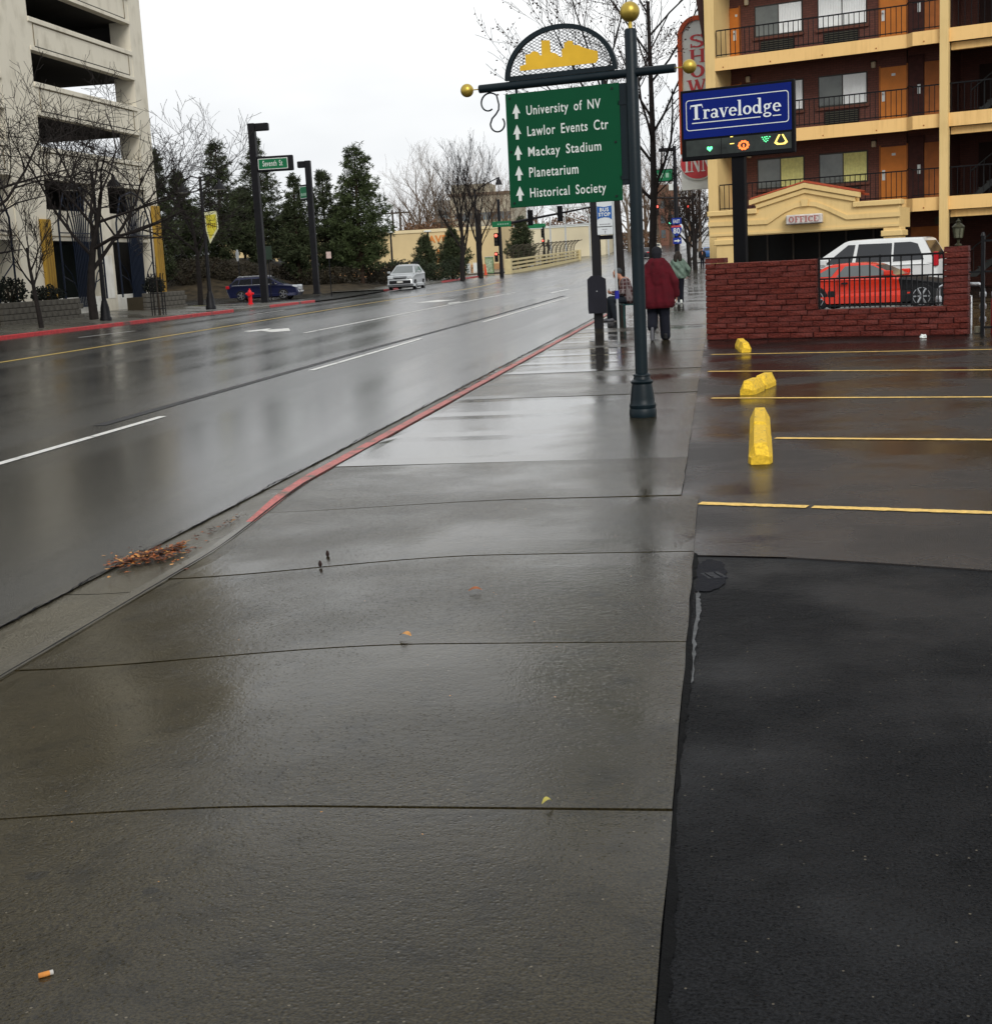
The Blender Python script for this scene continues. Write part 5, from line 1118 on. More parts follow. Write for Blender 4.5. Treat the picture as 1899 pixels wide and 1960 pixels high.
# woman in green jacket, walking away farther on
gp_ = at_z(1300, 581); wo = thing('person', 'person in a pale green jacket with long dark hair walking away', 'person', (gp_.x, gp_.y, 0), math.radians(-4))
g = MB(); hd = (0, .02, 1.57); head(g, hd, (0, 1, -.1), .97); capsule(g, (0, 0, 1.38), .05, (0, .01, 1.5), .05); capsule(g, (-.07, 0, 1.1), .13, (.07, 0, 1.1), .13); capsule(g, (-.10, 0, 1.33), .07, (.10, 0, 1.33), .07); capsule(g, (-.07, 0, .9), .13, (.07, 0, .9), .13); capsule(g, (0, 0, .95), .13, (0, 0, 1.28), .13)
LK, LA = (-.09, .06, .49), (-.08, -.08, .11); RK, RA = (.08, .04, .49), (.07, .05, .09)
for hp_, k_, a_ in (((-.09, 0, .9), LK, LA), ((.09, 0, .9), RK, RA)): capsule(g, hp_, .08, k_, .058); capsule(g, k_, .055, a_, .04)
LE, LW = (-.27, .02, 1.08), (-.20, .16, .93); RE, RW_ = (.34, -.02, 1.10), (.30, .10, .90)
for s_, e_, w_2 in ((-1, LE, LW), (1, RE, RW_)): capsule(g, (s_ * .17, 0, 1.33), .055, e_, .043); capsule(g, e_, .042, w_2, .03)
hand(g, LW, (.6, .5, -.5), (0, 1, .2), -1, .6, .93); hand(g, RW_, (-.2, .5, -.8), (-1, .2, 0), 1, .6, .93)
remeshed('body', g, skin, wo, .010); face_parts(wo, hd, (0, 1, -.1), .97)
grn = mat('pale_green_nylon', (.115, .165, .13), .55, .35, 7, .5, 14); g = MB()
for z0_, z1_, r0_, r1_, w0_, w1_ in ((.90, 1.1, .165, .165, .10, .10), (1.1, 1.34, .165, .14, .10, .09)):
    for s_ in (-1, 0, 1): capsule(g, (s_ * w0_, 0, z0_), r0_, (s_ * w1_, 0, z1_), r1_)
for s_, e_, w_2 in ((-1, LE, LW), (1, RE, RW_)): capsule(g, (s_ * .15, 0, 1.34), .10, e_, .075); capsule(g, e_, .072, Vector(e_).lerp(Vector(w_2), .9), .055)
capsule(g, (0, -.02, 1.40), .10, (0, -.04, 1.2), .16)
jk = remeshed('jacket', g, grn, wo, .012, 3)
for v in jk.data.vertices:
    if v.co.z < .82: v.co.z = .82
    v.co.y += .012 * math.sin(v.co.x * 30 + v.co.z * 25)
g = MB()
for hp_, k_, a_ in (((-.085, 0, .86), LK, LA), ((.085, 0, .86), RK, RA)): capsule(g, hp_, .115, k_, .085); capsule(g, k_, .083, a_, .08)
remeshed('trousers', g, jean, wo, .012); shoe('shoe', (-.08, -.14, .02), (-.09, .08, .0), swhite, wo); shoe('shoe', (.07, -.02, 0), (.08, .20, 0), swhite, wo)
g = MB(); g.ball((0, .0, 1.60), .105, 16, (.88, .98, 1.05)); capsule(g, (-.05, -.05, 1.55), .085, (-.07, -.075, 1.40), .075); capsule(g, (.05, -.05, 1.55), .085, (.07, -.075, 1.40), .075); remeshed('hair', g, mat('dark_hair', (.020, .014, .010), .6, .3, 40, .4, 80), wo, .012)
g = MB(); g.ball((0, .02, 1.65), .09, 14, (.95, 1.05, .55)); capsule(g, (0, .10, 1.63), .055, (0, .16, 1.615), .05, 12, .4); remeshed('cap', g, mat('tan_cap', (.16, .13, .09), .8, .2, 20), wo, .010)
# far dark figure on the sidewalk
fp = V(-1.45, 132, S(132)); fa_ = thing('person', 'small distant figure in dark clothes beside the tree trunks up the sidewalk', 'person', fp, .1)
g = MB(); hd = (0, .02, 1.60); head(g, hd, (0, 1, 0)); capsule(g, (0, 0, 1.4), .055, (0, 0, 1.52), .055); capsule(g, (0, 0, .9), .15, (0, 0, 1.3), .16); capsule(g, (-.12, 0, 1.34), .08, (.12, 0, 1.34), .08)
for s_ in (-1, 1): capsule(g, (s_ * .09, 0, .9), .085, (s_ * .10, .05 * s_, .5), .06); capsule(g, (s_ * .10, .05 * s_, .5), .055, (s_ * .1, -.02, .08), .042); capsule(g, (s_ * .2, 0, 1.34), .06, (s_ * .27, -.02, 1.08), .046); capsule(g, (s_ * .27, -.02, 1.08), .045, (s_ * .27, .05, .86), .034); hand(g, (s_ * .27, .05, .86), (0, .1, -1), (-s_, .1, 0), s_, .4)
remeshed('body', g, skin, fa_, .012); face_parts(fa_, hd, (0, 1, 0)); dkc = mat('black_clothes', (.012, .012, .014), .9, .2, 9)
g = MB(); capsule(g, (-.06, 0, .86), .18, (-.06, 0, 1.34), .15); capsule(g, (.06, 0, .86), .18, (.06, 0, 1.34), .15); capsule(g, (0, 0, 1.3), .15, (0, 0, 1.42), .10)
for s_ in (-1, 1): capsule(g, (s_ * .2, 0, 1.34), .09, (s_ * .27, -.02, 1.08), .07); capsule(g, (s_ * .27, -.02, 1.08), .07, (s_ * .27, .04, .89), .055)
remeshed('jacket', g, dkc, fa_, .014); g = MB()
for s_ in (-1, 1): capsule(g, (s_ * .09, 0, .85), .11, (s_ * .10, .05 * s_, .5), .085); capsule(g, (s_ * .10, .05 * s_, .5), .083, (s_ * .1, -.02, .06), .075)
remeshed('trousers', g, jean, fa_, .014); shoe('shoe', (-.1, -.06, 0), (-.1, .15, 0), blks, fa_); shoe('shoe', (.1, -.06, 0), (.1, .15, 0), blks, fa_); g = MB(); g.ball((0, 0, 1.65), .1, 14, (.9, 1, .85)); remeshed('cap', g, dkc, fa_, .012)
# seated man at the bus stop, facing the road, looking down at a phone
sp2 = at_z(1196, 613); sm_ = thing('person', 'person in a plaid shirt and grey knit cap seated at the bus stop looking down', 'person', (sp2.x, sp2.y, 0), math.radians(100))
# local +y is where he faces
g = MB(); hd = (0, .16, 1.18); hf = (0, 1, -.55); head(g, hd, hf); capsule(g, (0, .02, 1.0), .058, (0, .10, 1.12), .055)
capsule(g, (-.08, -.12, .56), .14, (.08, -.12, .56), .14); capsule(g, (0, -.12, .56), .15, (0, -.03, .95), .15); capsule(g, (-.12, 0, .97), .08, (.12, 0, .97), .08)
KN, AN = (.12, .36, .58), (.12, .30, .10)
for s_ in (-1, 1):
    k_ = (s_ * .12, .34, .54); a_ = (s_ * .11, .30 + s_ * .06, .10); capsule(g, (s_ * .10, -.10, .53), .09, k_, .065); capsule(g, k_, .06, a_, .042)
    e_ = (s_ * .26, .06, .72); w_2 = (s_ * .09, .30, .70); capsule(g, (s_ * .19, 0, .98), .06, e_, .047); capsule(g, e_, .045, w_2, .033); hand(g, w_2, (-s_ * .3, .9, .15), (-s_ * .6, 0, .6), s_, .7)
remeshed('body', g, skin, sm_, .009); face_parts(sm_, hd, hf)
def plaid():
    M = bpy.data.materials.new('plaid_flannel'); M.use_nodes = True; t_ = M.node_tree; n = t_.nodes; l = t_.links; b = n['Principled BSDF']; b.inputs['Roughness'].default_value = .9
    c = n.new('ShaderNodeTexCoord'); col = None
    prev = None
    for ax, sc_ in (('Z', 34.), ('Y', 34.), ('X', 34.)):
        w = n.new('ShaderNodeTexWave'); w.bands_direction = ax; w.inputs['Scale'].default_value = sc_ / 10; l.new(c.outputs['Object'], w.inputs['Vector'])
        r = n.new('ShaderNodeMapRange'); r.inputs[1].default_value = .86; r.inputs[2].default_value = .95; l.new(w.outputs['Fac'], r.inputs[0])
        x = n.new('ShaderNodeMix'); x.data_type = 'RGBA'; l.new(r.outputs[0], x.inputs['Factor']); x.inputs['B'].default_value = (.17, .14, .14, 1)
        if prev is None: x.inputs['A'].default_value = (.045, .012, .012, 1)
        else: l.new(prev, x.inputs['A'])
        prev = x.outputs['Result']
    l.new(prev, b.inputs['Base Color']); MATS['plaid_flannel'] = M; return M
g = MB(); 
for s_ in (-1, 1): capsule(g, (s_ * .08, -.12, .56), .165, (s_ * .09, -.03, .95), .135)
for s_ in (-1, 1): e_ = (s_ * .26, .06, .72); w_2 = (s_ * .12, .27, .702); capsule(g, (s_ * .19, 0, .98), .088, e_, .07); capsule(g, e_, .07, w_2, .055)
remeshed('shirt', g, plaid(), sm_, .011, 2); g = MB()
for s_ in (-1, 1): k_ = (s_ * .12, .34, .54); a_ = (s_ * .11, .30 + s_ * .06, .09); capsule(g, (s_ * .10, -.12, .53), .115, k_, .09); capsule(g, k_, .088, a_, .08)
remeshed('trousers', g, mat('teal_black_trousers', (.012, .016, .022), .85, .2, 20), sm_, .011)
for s_ in (-1, 1): shoe('shoe', (s_ * .11, .28 + s_ * .06, 0), (s_ * .12, .50 + s_ * .06, 0), solem, sm_)
g = MB(); g.ball((0, .13, 1.24), .106, 16, (.92, 1, .85)); remeshed('knit_cap', g, mat('grey_knit', (.055, .06, .065), .95, .3, 60, .5, 120), sm_, .010)
ph = MB().bev(-.035, .035, .37, .385, .70, .82, .004).obj('phone', trim_m); ph.parent = None
ph.matrix_world = Matrix.Translation(sm_.location) @ Matrix.Rotation(math.radians(100), 4, 'Z'); tag(ph, 'dark phone held in both hands by the seated person', 'phone')
# ================================================================== PARKING GARAGE ACROSS THE STREET
ga = thing('parking_garage', 'tall cream concrete parking garage with open decks and gold pilasters', 'building', (-30., 74.6, 0))
crm = streaked('cream_precast', (.72, .67, .55), (.40, .36, .27), .6, 1.6); crw = streaked('white_precast', (.80, .78, .71), (.42, .38, .30), .7, 1.6)
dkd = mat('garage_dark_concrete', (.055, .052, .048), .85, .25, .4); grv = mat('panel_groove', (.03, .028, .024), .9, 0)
gldp = streaked('gold_pilaster_paint', (.34, .205, .030), (.12, .07, .015), .95, 4); navy = mat('navy_ironwork', (.005, .009, .020), .5, .2, 8)
bays = [(-13.1, -1.62), (-27.6, -16.1), (-42., -30.6)]
for (y0, y1) in ((-1.62, 0), (-16.1, -13.1), (-30.6, -27.6)): MB().box(-1.1, 0, y0, y1, .2, 20).obj('pier', crm, ga)
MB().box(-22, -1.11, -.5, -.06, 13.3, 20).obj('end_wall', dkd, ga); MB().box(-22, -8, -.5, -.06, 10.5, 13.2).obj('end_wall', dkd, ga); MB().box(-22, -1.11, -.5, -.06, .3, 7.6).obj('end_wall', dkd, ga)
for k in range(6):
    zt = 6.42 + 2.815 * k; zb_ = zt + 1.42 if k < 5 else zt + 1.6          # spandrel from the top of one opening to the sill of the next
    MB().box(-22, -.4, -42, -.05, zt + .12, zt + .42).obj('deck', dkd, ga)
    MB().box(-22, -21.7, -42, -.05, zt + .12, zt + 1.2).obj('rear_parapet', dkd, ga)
    for (y0, y1) in bays[:2]:
        sp = MB().box(-.38, -.02, y0 + .002, y1 - .002, zt, zb_).obj('spandrel', crm, ga)
        MB().bev(-.40, .06, y0 + .003, y1 - .003, zb_ - .20, zb_ + .02, .015).obj('cap', crm, sp); MB().bev(-.05, .05, y0 + .003, y1 - .003, zt - .01, zt + .16, .01).obj('sill', crm, sp)
        MB().box(-.019, .004, y0 + .5, y1 - .5, zt + .162, zt + .225).obj('shadow_groove', grv, sp)
        MB().box(-.019, .006, y0 + .5, y1 - .5, zb_ - .235, zb_ - .202).obj('groove', mat('joint_brown', (.20, .16, .10), .9), sp)
        for q in (y0 + .45, y1 - .5): MB().box(-.019, .006, q, q + .04, zt + .23, zb_ - .24).obj('groove', MATS['joint_brown'], sp)
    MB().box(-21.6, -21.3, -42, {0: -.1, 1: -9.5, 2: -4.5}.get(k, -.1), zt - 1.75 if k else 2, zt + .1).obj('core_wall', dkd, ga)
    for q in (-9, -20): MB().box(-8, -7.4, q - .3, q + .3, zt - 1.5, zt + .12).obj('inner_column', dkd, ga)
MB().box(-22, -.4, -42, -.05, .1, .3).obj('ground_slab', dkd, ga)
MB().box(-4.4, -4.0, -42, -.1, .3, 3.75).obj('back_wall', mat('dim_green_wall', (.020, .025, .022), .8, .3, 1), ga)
for (y0, y1) in ((-13.1, -7.9), (-6.4, -1.63), (-27.6, -16.11)):
    MB().box(-.32, -.06, y0 + .002, y1 - .002, 3.68, 5.08).obj('lower_panel', crm, ga); MB().box(-.33, -.03, y0 + .003, y1 - .003, 3.86, 3.90).obj('groove', MATS['joint_brown'], ga)
    MB().box(-.42, .0, y0 + .002, y1 - .002, .2, 1.05).obj('base_wall', crw, ga)
MB().box(-.6, .04, -7.9, -6.4, .2, 6.415).obj('middle_pier', crm, ga); MB().box(.041, .06, -7.6, -6.7, .9, 3.0).obj('pier_panel', crw, ga)
for y_ in (-13.6, -.55, -28.2):
    pl_ = MB().bev(.0, .16, y_ - .46, y_ + .46, .75, 5.62 if y_ > -5 else 4.62, .03).obj('pilaster', gldp, ga)
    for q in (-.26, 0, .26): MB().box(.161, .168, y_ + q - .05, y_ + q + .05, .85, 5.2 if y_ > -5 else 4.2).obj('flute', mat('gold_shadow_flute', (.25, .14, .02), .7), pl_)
    MB().bev(-.02, .24, y_ - .58, y_ + .58, .42, .80, .03).obj('pilaster_base', gldp, pl_); MB().bev(-.04, .32, y_ - .66, y_ + .66, .1, .42, .03).obj('plinth', crw, pl_)
# fountain-shaped iron grilles
for (y0, y1) in ((-12.6, -8.1), (-6.2, -1.9), (-22.0, -17.2)):
    yc = (y0 + y1) / 2; hwg = (y1 - y0) / 2; gr = MB().tube([(.24, y0, .9), (.24, y0, 4.6), (.24, y0 + hwg * .35, 5.9), (.24, yc, 6.2), (.24, y1 - hwg * .35, 5.9), (.24, y1, 4.6), (.24, y1, .9)], .05, 6).obj('grille', navy, ga, True)
    for k in range(-5, 6):
        o_ = k * hwg * .075; fl_ = k / 5.
        z1_ = 3.0 + .8 * (1 - abs(fl_)); ye_, ze_ = yc + fl_ * hwg * .97, 4.9 + 1.1 * (1 - fl_ * fl_); MB().tube([(.24, yc + o_, .62), (.24, yc + o_, 2)] + [(.24, yc + o_ + (ye_ - yc - o_) * (1 - math.cos(q * .196)), z1_ + (ze_ - z1_) * math.sin(q * .196)) for q in range(9)], .034, 5).obj('bar', navy, gr, True)
    for sgn in (-1, 1):
        for q, rr in ((.55, .6), (.8, .95)): MB().tube([(.24, yc + sgn * hwg * .3, 1.0), (.24, yc + sgn * hwg * (.3 + .4 * q), 1.0 + rr * 1.2), (.24, yc + sgn * hwg, .9 + rr * 1.9)], .03, 5).obj('curl', navy, gr, True)
    MB().box(.21, .27, y0, y1, 4.0, 4.05).obj('cross_bar', navy, gr); MB().box(.20, .28, yc - hwg * .42, yc + hwg * .42, .58, .66).obj('foot_bar', navy, gr)
# planter walls of stone block
def planter(y0, y1, x0, h, label):
    p = thing('planter_wall', label, 'planter', (x0, y0, .1), 0, 'stone planters before the garage'); MB().box(-.9, -.06, .0, y1 - y0, 0, h - .03).obj('soil_core', soil, p)
    me = MB().bev(-.1, .1, .01, .55, .005, .235, .02).mesh('block', mat('planter_stone', (.085, .078, .065), .85, .3, 4, .7, 12)); r_ = 0
    while r_ * .24 < h - .05:
        y = -(.27 if r_ % 2 else 0)
        while y < y1 - y0 - .2: obj('block', me, p, (0, max(0, y), r_ * .24)); y += .56
        r_ += 1
    return p
planter(52.5, 59.6, -28.0, .95, 'long dark stone planter wall at the left edge before the garage'); planter(67.3, 72.6, -28.2, .8, 'short stone planter wall below the right garage grille')
# ================================================================== STREET FURNITURE, FAR SIDE
dkp = mat('dark_pole_paint', (.007, .007, .009), .5, .2, 3); lens_m = mat('pale_lens', (.6, .6, .56), .3, .05)
def fw(a, b):
    z = .05
    for _ in range(8): p = at_z(a, b, z); z = far_z(p.x, p.y) if p.y < 85 else S(p.y)
    return p
def street_lamp(base, hgt, label, arms=1.15):
    t = thing('street_lamp', label, 'street lamp', base, math.radians(-18), 'twin shade street lamps')
    MB().lathe([(.26, -.05), (.26, .10), (.22, .16), (.19, .55), (.14, .75), (.12, .85)], 12).obj('lamp_base', dkp, t, True); MB().lathe([(.10, .8), (.07, hgt)], 10).obj('pole', dkp, t, True)
    MB().tube([(-arms, 0, hgt - .25), (-arms * .5, 0, hgt + .05), (0, 0, hgt - .1), (arms * .5, 0, hgt + .05), (arms, 0, hgt - .25)], .035, 6).obj('arm', dkp, t, True)
    for s_ in (-1, 1):
        sh = MB().lathe([(.06, hgt - .25), (.10, hgt - .42), (.16, hgt - .46), (.34, hgt - .72)], 14, (s_ * arms, 0, 0)).obj('lamp_shade', dkp, t, True); MB().lathe([(.34, hgt - .735), (.36, hgt - .722)], 14, (s_ * arms, 0, 0)).obj('rim', lens_m, sh)
    return t
b1 = fw(203, 613); street_lamp(b1, 6.3, 'twin shaded street lamp in front of the garage'); b2 = fw(404, 590); l2 = street_lamp(b2, 6.5, 'twin shaded street lamp carrying a pointed yellow banner')
bn = thing('banner', 'pale yellow pointed banner hung on the far street lamp', 'banner', (b2.x, b2.y, b2.z), math.radians(-18))
bz = 4.75; MB().prism([(.10, bz), (.85, bz + .02), (.88, bz - .85), (.30, bz - 1.55), (.12, bz - .9)], -.02, .01).obj('cloth', mat('banner_edge', (.66, .66, .42), .7, .08, 4), bn); MB().prism([(.17, bz - .15), (.79, bz - .14), (.81, bz - .82), (.33, bz - 1.35), (.19, bz - .85)], -.03, -.021).obj('field', mat('banner_yellow', (.62, .55, .06), .7, .15, 3), bn)
for k, (a, b) in enumerate(((.26, .10), (.40, .07), (.52, .10), (.66, .06))): MB().box(a, a + b, -.036, -.031, bz - .78, bz - .56).obj('mark', mat('banner_mark', (.35, .25, .02), .7), bn)
MB().box(.02, .9, -.015, .015, bz + .02, bz + .06).obj('bracket', dkp, bn)
gd = fw(305, 601); tg_ = thing('tree_guard', 'round black iron tree guard standing on the sidewalk by the red kerb', 'tree guard', gd)
for k in range(10): a = k * .628; MB().tube([(.32 * math.cos(a), .32 * math.sin(a), -.05), (.32 * math.cos(a), .32 * math.sin(a), 1.75), (.36 * math.cos(a), .36 * math.sin(a), 1.85)], .016, 5).obj('bar', dkp, tg_)
for z_ in (.25, .95, 1.55): MB().tube([(.335 * math.cos(k * .3927), .335 * math.sin(k * .3927), z_) for k in range(17)], .02, 5).obj('hoop', dkp, tg_, True)
MB().tube([(.05, 0, -.05), (.0, .02, 1.2), (.05, 0, 2.6)], [.05, .04, .015], 6).obj('sapling_stem', mat('young_bark', (.05, .04, .03), .9), tg_)
hy = fw(480, 582); hyd = thing('fire_hydrant', 'bright red fire hydrant standing by the kerb in front of the wagon', 'hydrant', hy)
hr = mat('hydrant_red', (.62, .012, .018), .4, .12, 6)
MB().lathe([(.17, -.03), (.17, .05), (.12, .07), (.12, .50), (.15, .52), (.15, .57), (.13, .60), (.13, .68), (.09, .80), (.04, .86), (.04, .92), (.02, .93)], 14).obj('barrel', hr, hyd, True)
for s_ in (-1, 1): MB().lathe([(.07, s_ * .10), (.075, s_ * .22), (.05, s_ * .25)] if s_ > 0 else [(.05, -.25), (.075, -.22), (.07, -.10)], 10, (0, 0, .62), 'x').obj('outlet', hr, hyd, True)
MB().lathe([(.10, -.24), (.10, -.10)], 10, (0, 0, .58), 'y').obj('outlet', hr, hyd, True)
sgm = mat('street_sign_green', (.008, .14, .055), .45, .08, 3)
def tall_light(base, hgt, w, arm, label, sgn=None):
    t = thing('light_pole', label, 'light pole', base, 0, 'square light poles at the side street')
    MB().bev(-w / 2, w / 2, -w / 2, w / 2, -.05, hgt, .03).obj('pole', dkp, t); s_ = 1 if arm > 0 else -1
    MB().bev(min(s_ * w / 2, s_ * w / 2 + arm), max(s_ * w / 2, s_ * w / 2 + arm), -w * .42, w * .42, hgt - .48, hgt - .02, .05).obj('lamp_head', dkp, t); MB().box(-.25, .25, -.25, .25, -.06, .06).obj('base_plate', dkp, t)
    return t
def fit_height(base, px_top): return at_y(px_top[0], px_top[1], base.y).z - base.z
q1 = fw(508, 578); h1 = fit_height(q1, (488, 235)); lp1 = tall_light(q1, h1, .42, .85, 'tall dark square light pole carrying a green street name sign')
z0 = at_y(530, 327, q1.y).z - q1.z; z1 = at_y(530, 297, q1.y).z - q1.z; xr_ = at_y(568, 310, q1.y).x - q1.x - .0; off_ = 0
sn = thing('street_name_sign', 'green street name sign in a dark frame on the tall square light pole', 'sign', (q1.x, q1.y, q1.z)); sn.rotation_euler = (0, 0, math.radians(2))
MB().bev(.2, 2.45, -.10, .10, z0, z1, .05).obj('sign_box', dkp, sn); MB().box(.26, 2.12, -.125, -.101, z0 + .14, z1 - .14).obj('border', swhite, sn); MB().box(.30, 2.08, -.135, -.126, z0 + .18, z1 - .18).obj('face', sgm, sn)
g = text_geo('Seventh St', 1.25, .34, .004, .01); shift(g, .55, -.139, z0 + .32); letters(g, swhite, sn)
q2 = fw(607, 561); h2 = fit_height(q2, (583, 307)); tall_light(q2, h2, .40, -.55, 'farther dark square light pole with lamp head pointing left')
z0 = at_y(582, 382, q2.y).z - q2.z; z1 = at_y(582, 352, q2.y).z - q2.z
sn = thing('street_name_sign', 'small green street name sign on the farther square light pole', 'sign', (q2.x, q2.y, q2.z), math.radians(-40))
MB().bev(-1.15, -.1, -.08, .08, z0, z1, .03).obj('sign_box', dkp, sn); MB().box(-1.1, -.16, -.10, -.081, z0 + .12, z1 - .12).obj('border', swhite, sn); MB().box(-1.06, -.2, -.11, -.101, z0 + .16, z1 - .16).obj('face', sgm, sn)
for (a, b) in ((-.95, .2), (-.68, .15), (-.5, .2)): MB().box(a, a + b, -.114, -.111, z0 + .3, z0 + .5).obj('faint_letter', mat('faint_letter', (.25, .4, .3), .6), sn)
def small_sign(px, py0, py1, Y, w, h, m_, label, octa=False, rz=0.):
    p = at_y(px, py1, Y); zt = at_y(px, py0, Y).z; t = thing('road_sign', label, 'sign', (p.x, Y, p.z - .3), rz)
    MB().tube([(0, 0, -.3), (0, 0, zt - p.z + .3 - .02)], .035, 6).obj('post', dkp, t); zc = zt - p.z + .3 - h / 2
    if octa: MB().prism([(w / 2 * math.cos(math.pi / 8 + k * math.pi / 4) * 1.08, zc + h / 2 * 1.08 * math.sin(math.pi / 8 + k * math.pi / 4)) for k in range(8)], -.05, -.036).obj('plate', m_, t)
    else: MB().bev(-w / 2, w / 2, -.05, -.036, zc - h / 2, zc + h / 2, .004).obj('plate', m_, t)
galv = mat('sign_back_grey', (.50, .52, .52), .45, .1, 5, 0, 1, .3)
small_sign(461, 477, 556, 97, .75, .8, galv, 'back of an octagonal stop sign on a post above the wagon', True, math.radians(-55))
small_sign(634, 481, 552, 96, .35, .45, mat('pinkish_sign', (.55, .42, .38), .6), 'small pale square sign on a post between the pines')
small_sign(519, 470, 560, 93, .55, .9, mat('dark_green_plate', (.03, .05, .035), .6), 'dark blank sign plate beside the tall square light pole')
# ================================================================== TREES
def tube_lv(g, pts, rads, n): g.tube(pts, rads, n, False)
def bare_tree(name, label, base, H, r0, seed, lean=(0, 0), first=.3, spread=.75, up=.35, kids=(4, 4, 4, 4), lens=(.55, .55, .5, .45), group='bare street trees', barkc=(.016, .013, .012), pods=0, podm=None, twist=.25, trunk=.62, thin=.62, rmin=.0085):
    rnd = random.Random(seed); t = thing(name, label, 'tree', base, 0, group); bark = mat('bark_%.3f' % barkc[0], barkc, .95, .3, 6, .6, 20)
    tr, tw = MB(), MB(); podp = []
    def branch(p, d, L, r, lv):
        nseg = 5 if lv == 0 else (4 if lv < 3 else 3); pts = [p]; rad = [r]; q = p.copy(); dd = d.copy()
        for i in range(nseg):
            dd = (dd + V(rnd.gauss(0, twist * (.35 if lv else .12)), rnd.gauss(0, twist * (.35 if lv else .12)), rnd.gauss(0, twist * .25) + up * .10 * (1 if lv else .3))).normalized(); q = q + dd * L / nseg; pts.append(q.copy()); rad.append(max(rmin, r * (1 - .62 * (i + 1) / nseg)))
        tube_lv(tr if lv < 2 else tw, pts, rad, 8 if lv == 0 else (6 if lv == 1 else (4 if lv == 2 else 3)))
        if lv >= len(kids): 
            if pods: 
                for _ in range(pods):
                    k = rnd.randint(1, nseg); podp.append(pts[k] + V(rnd.gauss(0, .05), rnd.gauss(0, .05), rnd.gauss(-.03, .05)))
            return
        n_ = kids[lv] + rnd.randint(-1, 1)
        for k in range(max(2, n_)):
            f = (first + (1 - first) * (k + rnd.random()) / n_) if lv == 0 else (.25 + .75 * (k + rnd.random() * .8) / n_); f = min(.99, f); i = min(nseg - 1, int(f * nseg)); u = f * nseg - i; pp_ = pts[i].lerp(pts[i + 1], u); rr = rad[i] + (rad[i + 1] - rad[i]) * u
            az = rnd.random() * 6.283 if lv else (k * 2.4 + rnd.random()); ax = dd.orthogonal(); ax.rotate(Matrix.Rotation(az, 3, dd)); sp = spread * rnd.uniform(.7, 1.2)
            nd_ = (dd * math.cos(sp) + ax * math.sin(sp) + V(0, 0, up * .5)).normalized()
            branch(pp_, nd_, L * lens[lv] * rnd.uniform(.75, 1.2), rr * thin, lv + 1)
    d0 = V(lean[0], lean[1], 1).normalized(); branch(V(0, 0, -.1), d0, H * trunk, r0, 0)
    tr.obj('trunk', bark, t, True); o = tw.obj('crown', bark, t)
    if pods:
        vs, fs = [], []
        for p in podp:
            s_ = rnd.uniform(.02, .045); o_ = len(vs); a = V(rnd.gauss(0, 1), rnd.gauss(0, 1), rnd.gauss(0, 1)).normalized() * s_; b = a.orthogonal().normalized() * s_ * .8; c = a.cross(b).normalized() * s_ * .6
            vs += [tuple(p + a), tuple(p + b), tuple(p - a), tuple(p - b), tuple(p + c)]; fs += [(o_, o_ + 1, o_ + 4), (o_ + 1, o_ + 2, o_ + 4), (o_ + 2, o_ + 3, o_ + 4), (o_ + 3, o_, o_ + 4)]
        pm_ = MB(); pm_.add(vs, fs); q = pm_.obj('dead_leaves', podm, t); q['kind'] = 'stuff'
    return t
def tree_at(px, py, f=fw): return f(px, py)
b = tree_at(80, 628); bare_tree('bare_tree', 'slim bare tree forking low at the left edge of the far sidewalk', b, 5.2, .11, 11, (-.05, 0), .42, .5, .35, (5, 5, 5, 4), (.62, .6, .52, .45))
b = tree_at(180, 606); bare_tree('bare_tree', 'broad bare tree with wide crooked limbs in front of the garage grilles', b, 8.3, .20, 24, (.03, 0), .36, .80, .30, (8, 6, 6, 5), (.85, .62, .52, .45), twist=.42)
b = V(-26.3, 46, .1); bare_tree('bare_tree', 'bare tree whose branches reach in from the left edge over the garage', b, 8.2, .22, 6, (.0, .25), .4, .85, .20, (8, 6, 6, 5), (.95, .62, .52, .45), twist=.4)
b = tree_at(384, 581); bare_tree('bare_tree', 'bare tree with leaning trunk beside the banner lamp', b, 9.3, .20, 33, (.10, .05), .50, .66, .34, (7, 6, 6, 5), (.80, .6, .52, .45), twist=.38)
for px, py, sd_, H_ in ((886, 536, 41, 10.6), (921, 531, 44, 10.4)):
    b = on_walk(px, py); bare_tree('bare_tree', 'upright bare tree with dark trunk %s by the far crossing' % ('left of the white cabinets' if px < 900 else 'right of the white cabinets'), b, H_, .24, sd_, (.03, 0), .25, .38, .75, (8, 6, 5, 4), (.72, .58, .5, .45), twist=.22, thin=.55)
dl = mat('dead_leaf_brown', (.030, .013, .010), .8, .4, 20)
b = V(-2.62, 38.2, 0); bare_tree('bare_tree', 'tall tree with clinging dead leaves right behind the directional sign', b, 7.6, .13, 58, (.05, 0), .45, .50, .45, (7, 5, 5, 4), (.62, .58, .5, .42), pods=2, podm=dl, twist=.25, trunk=.85, thin=.5, rmin=.005)
b = V(-2.62, 57.5, 0); bare_tree('bare_tree', 'tall seed hung tree on the kerb beyond the maroon coat', b, 12.0, .17, 66, (.0, 0), .22, .70, .40, (11, 5, 5, 4), (.36, .58, .5, .42), pods=2, podm=dl, twist=.22, trunk=.95, thin=.5, rmin=.006)
dl2 = mat('dead_leaf_dark', (.030, .015, .010), .85, .4, 12)
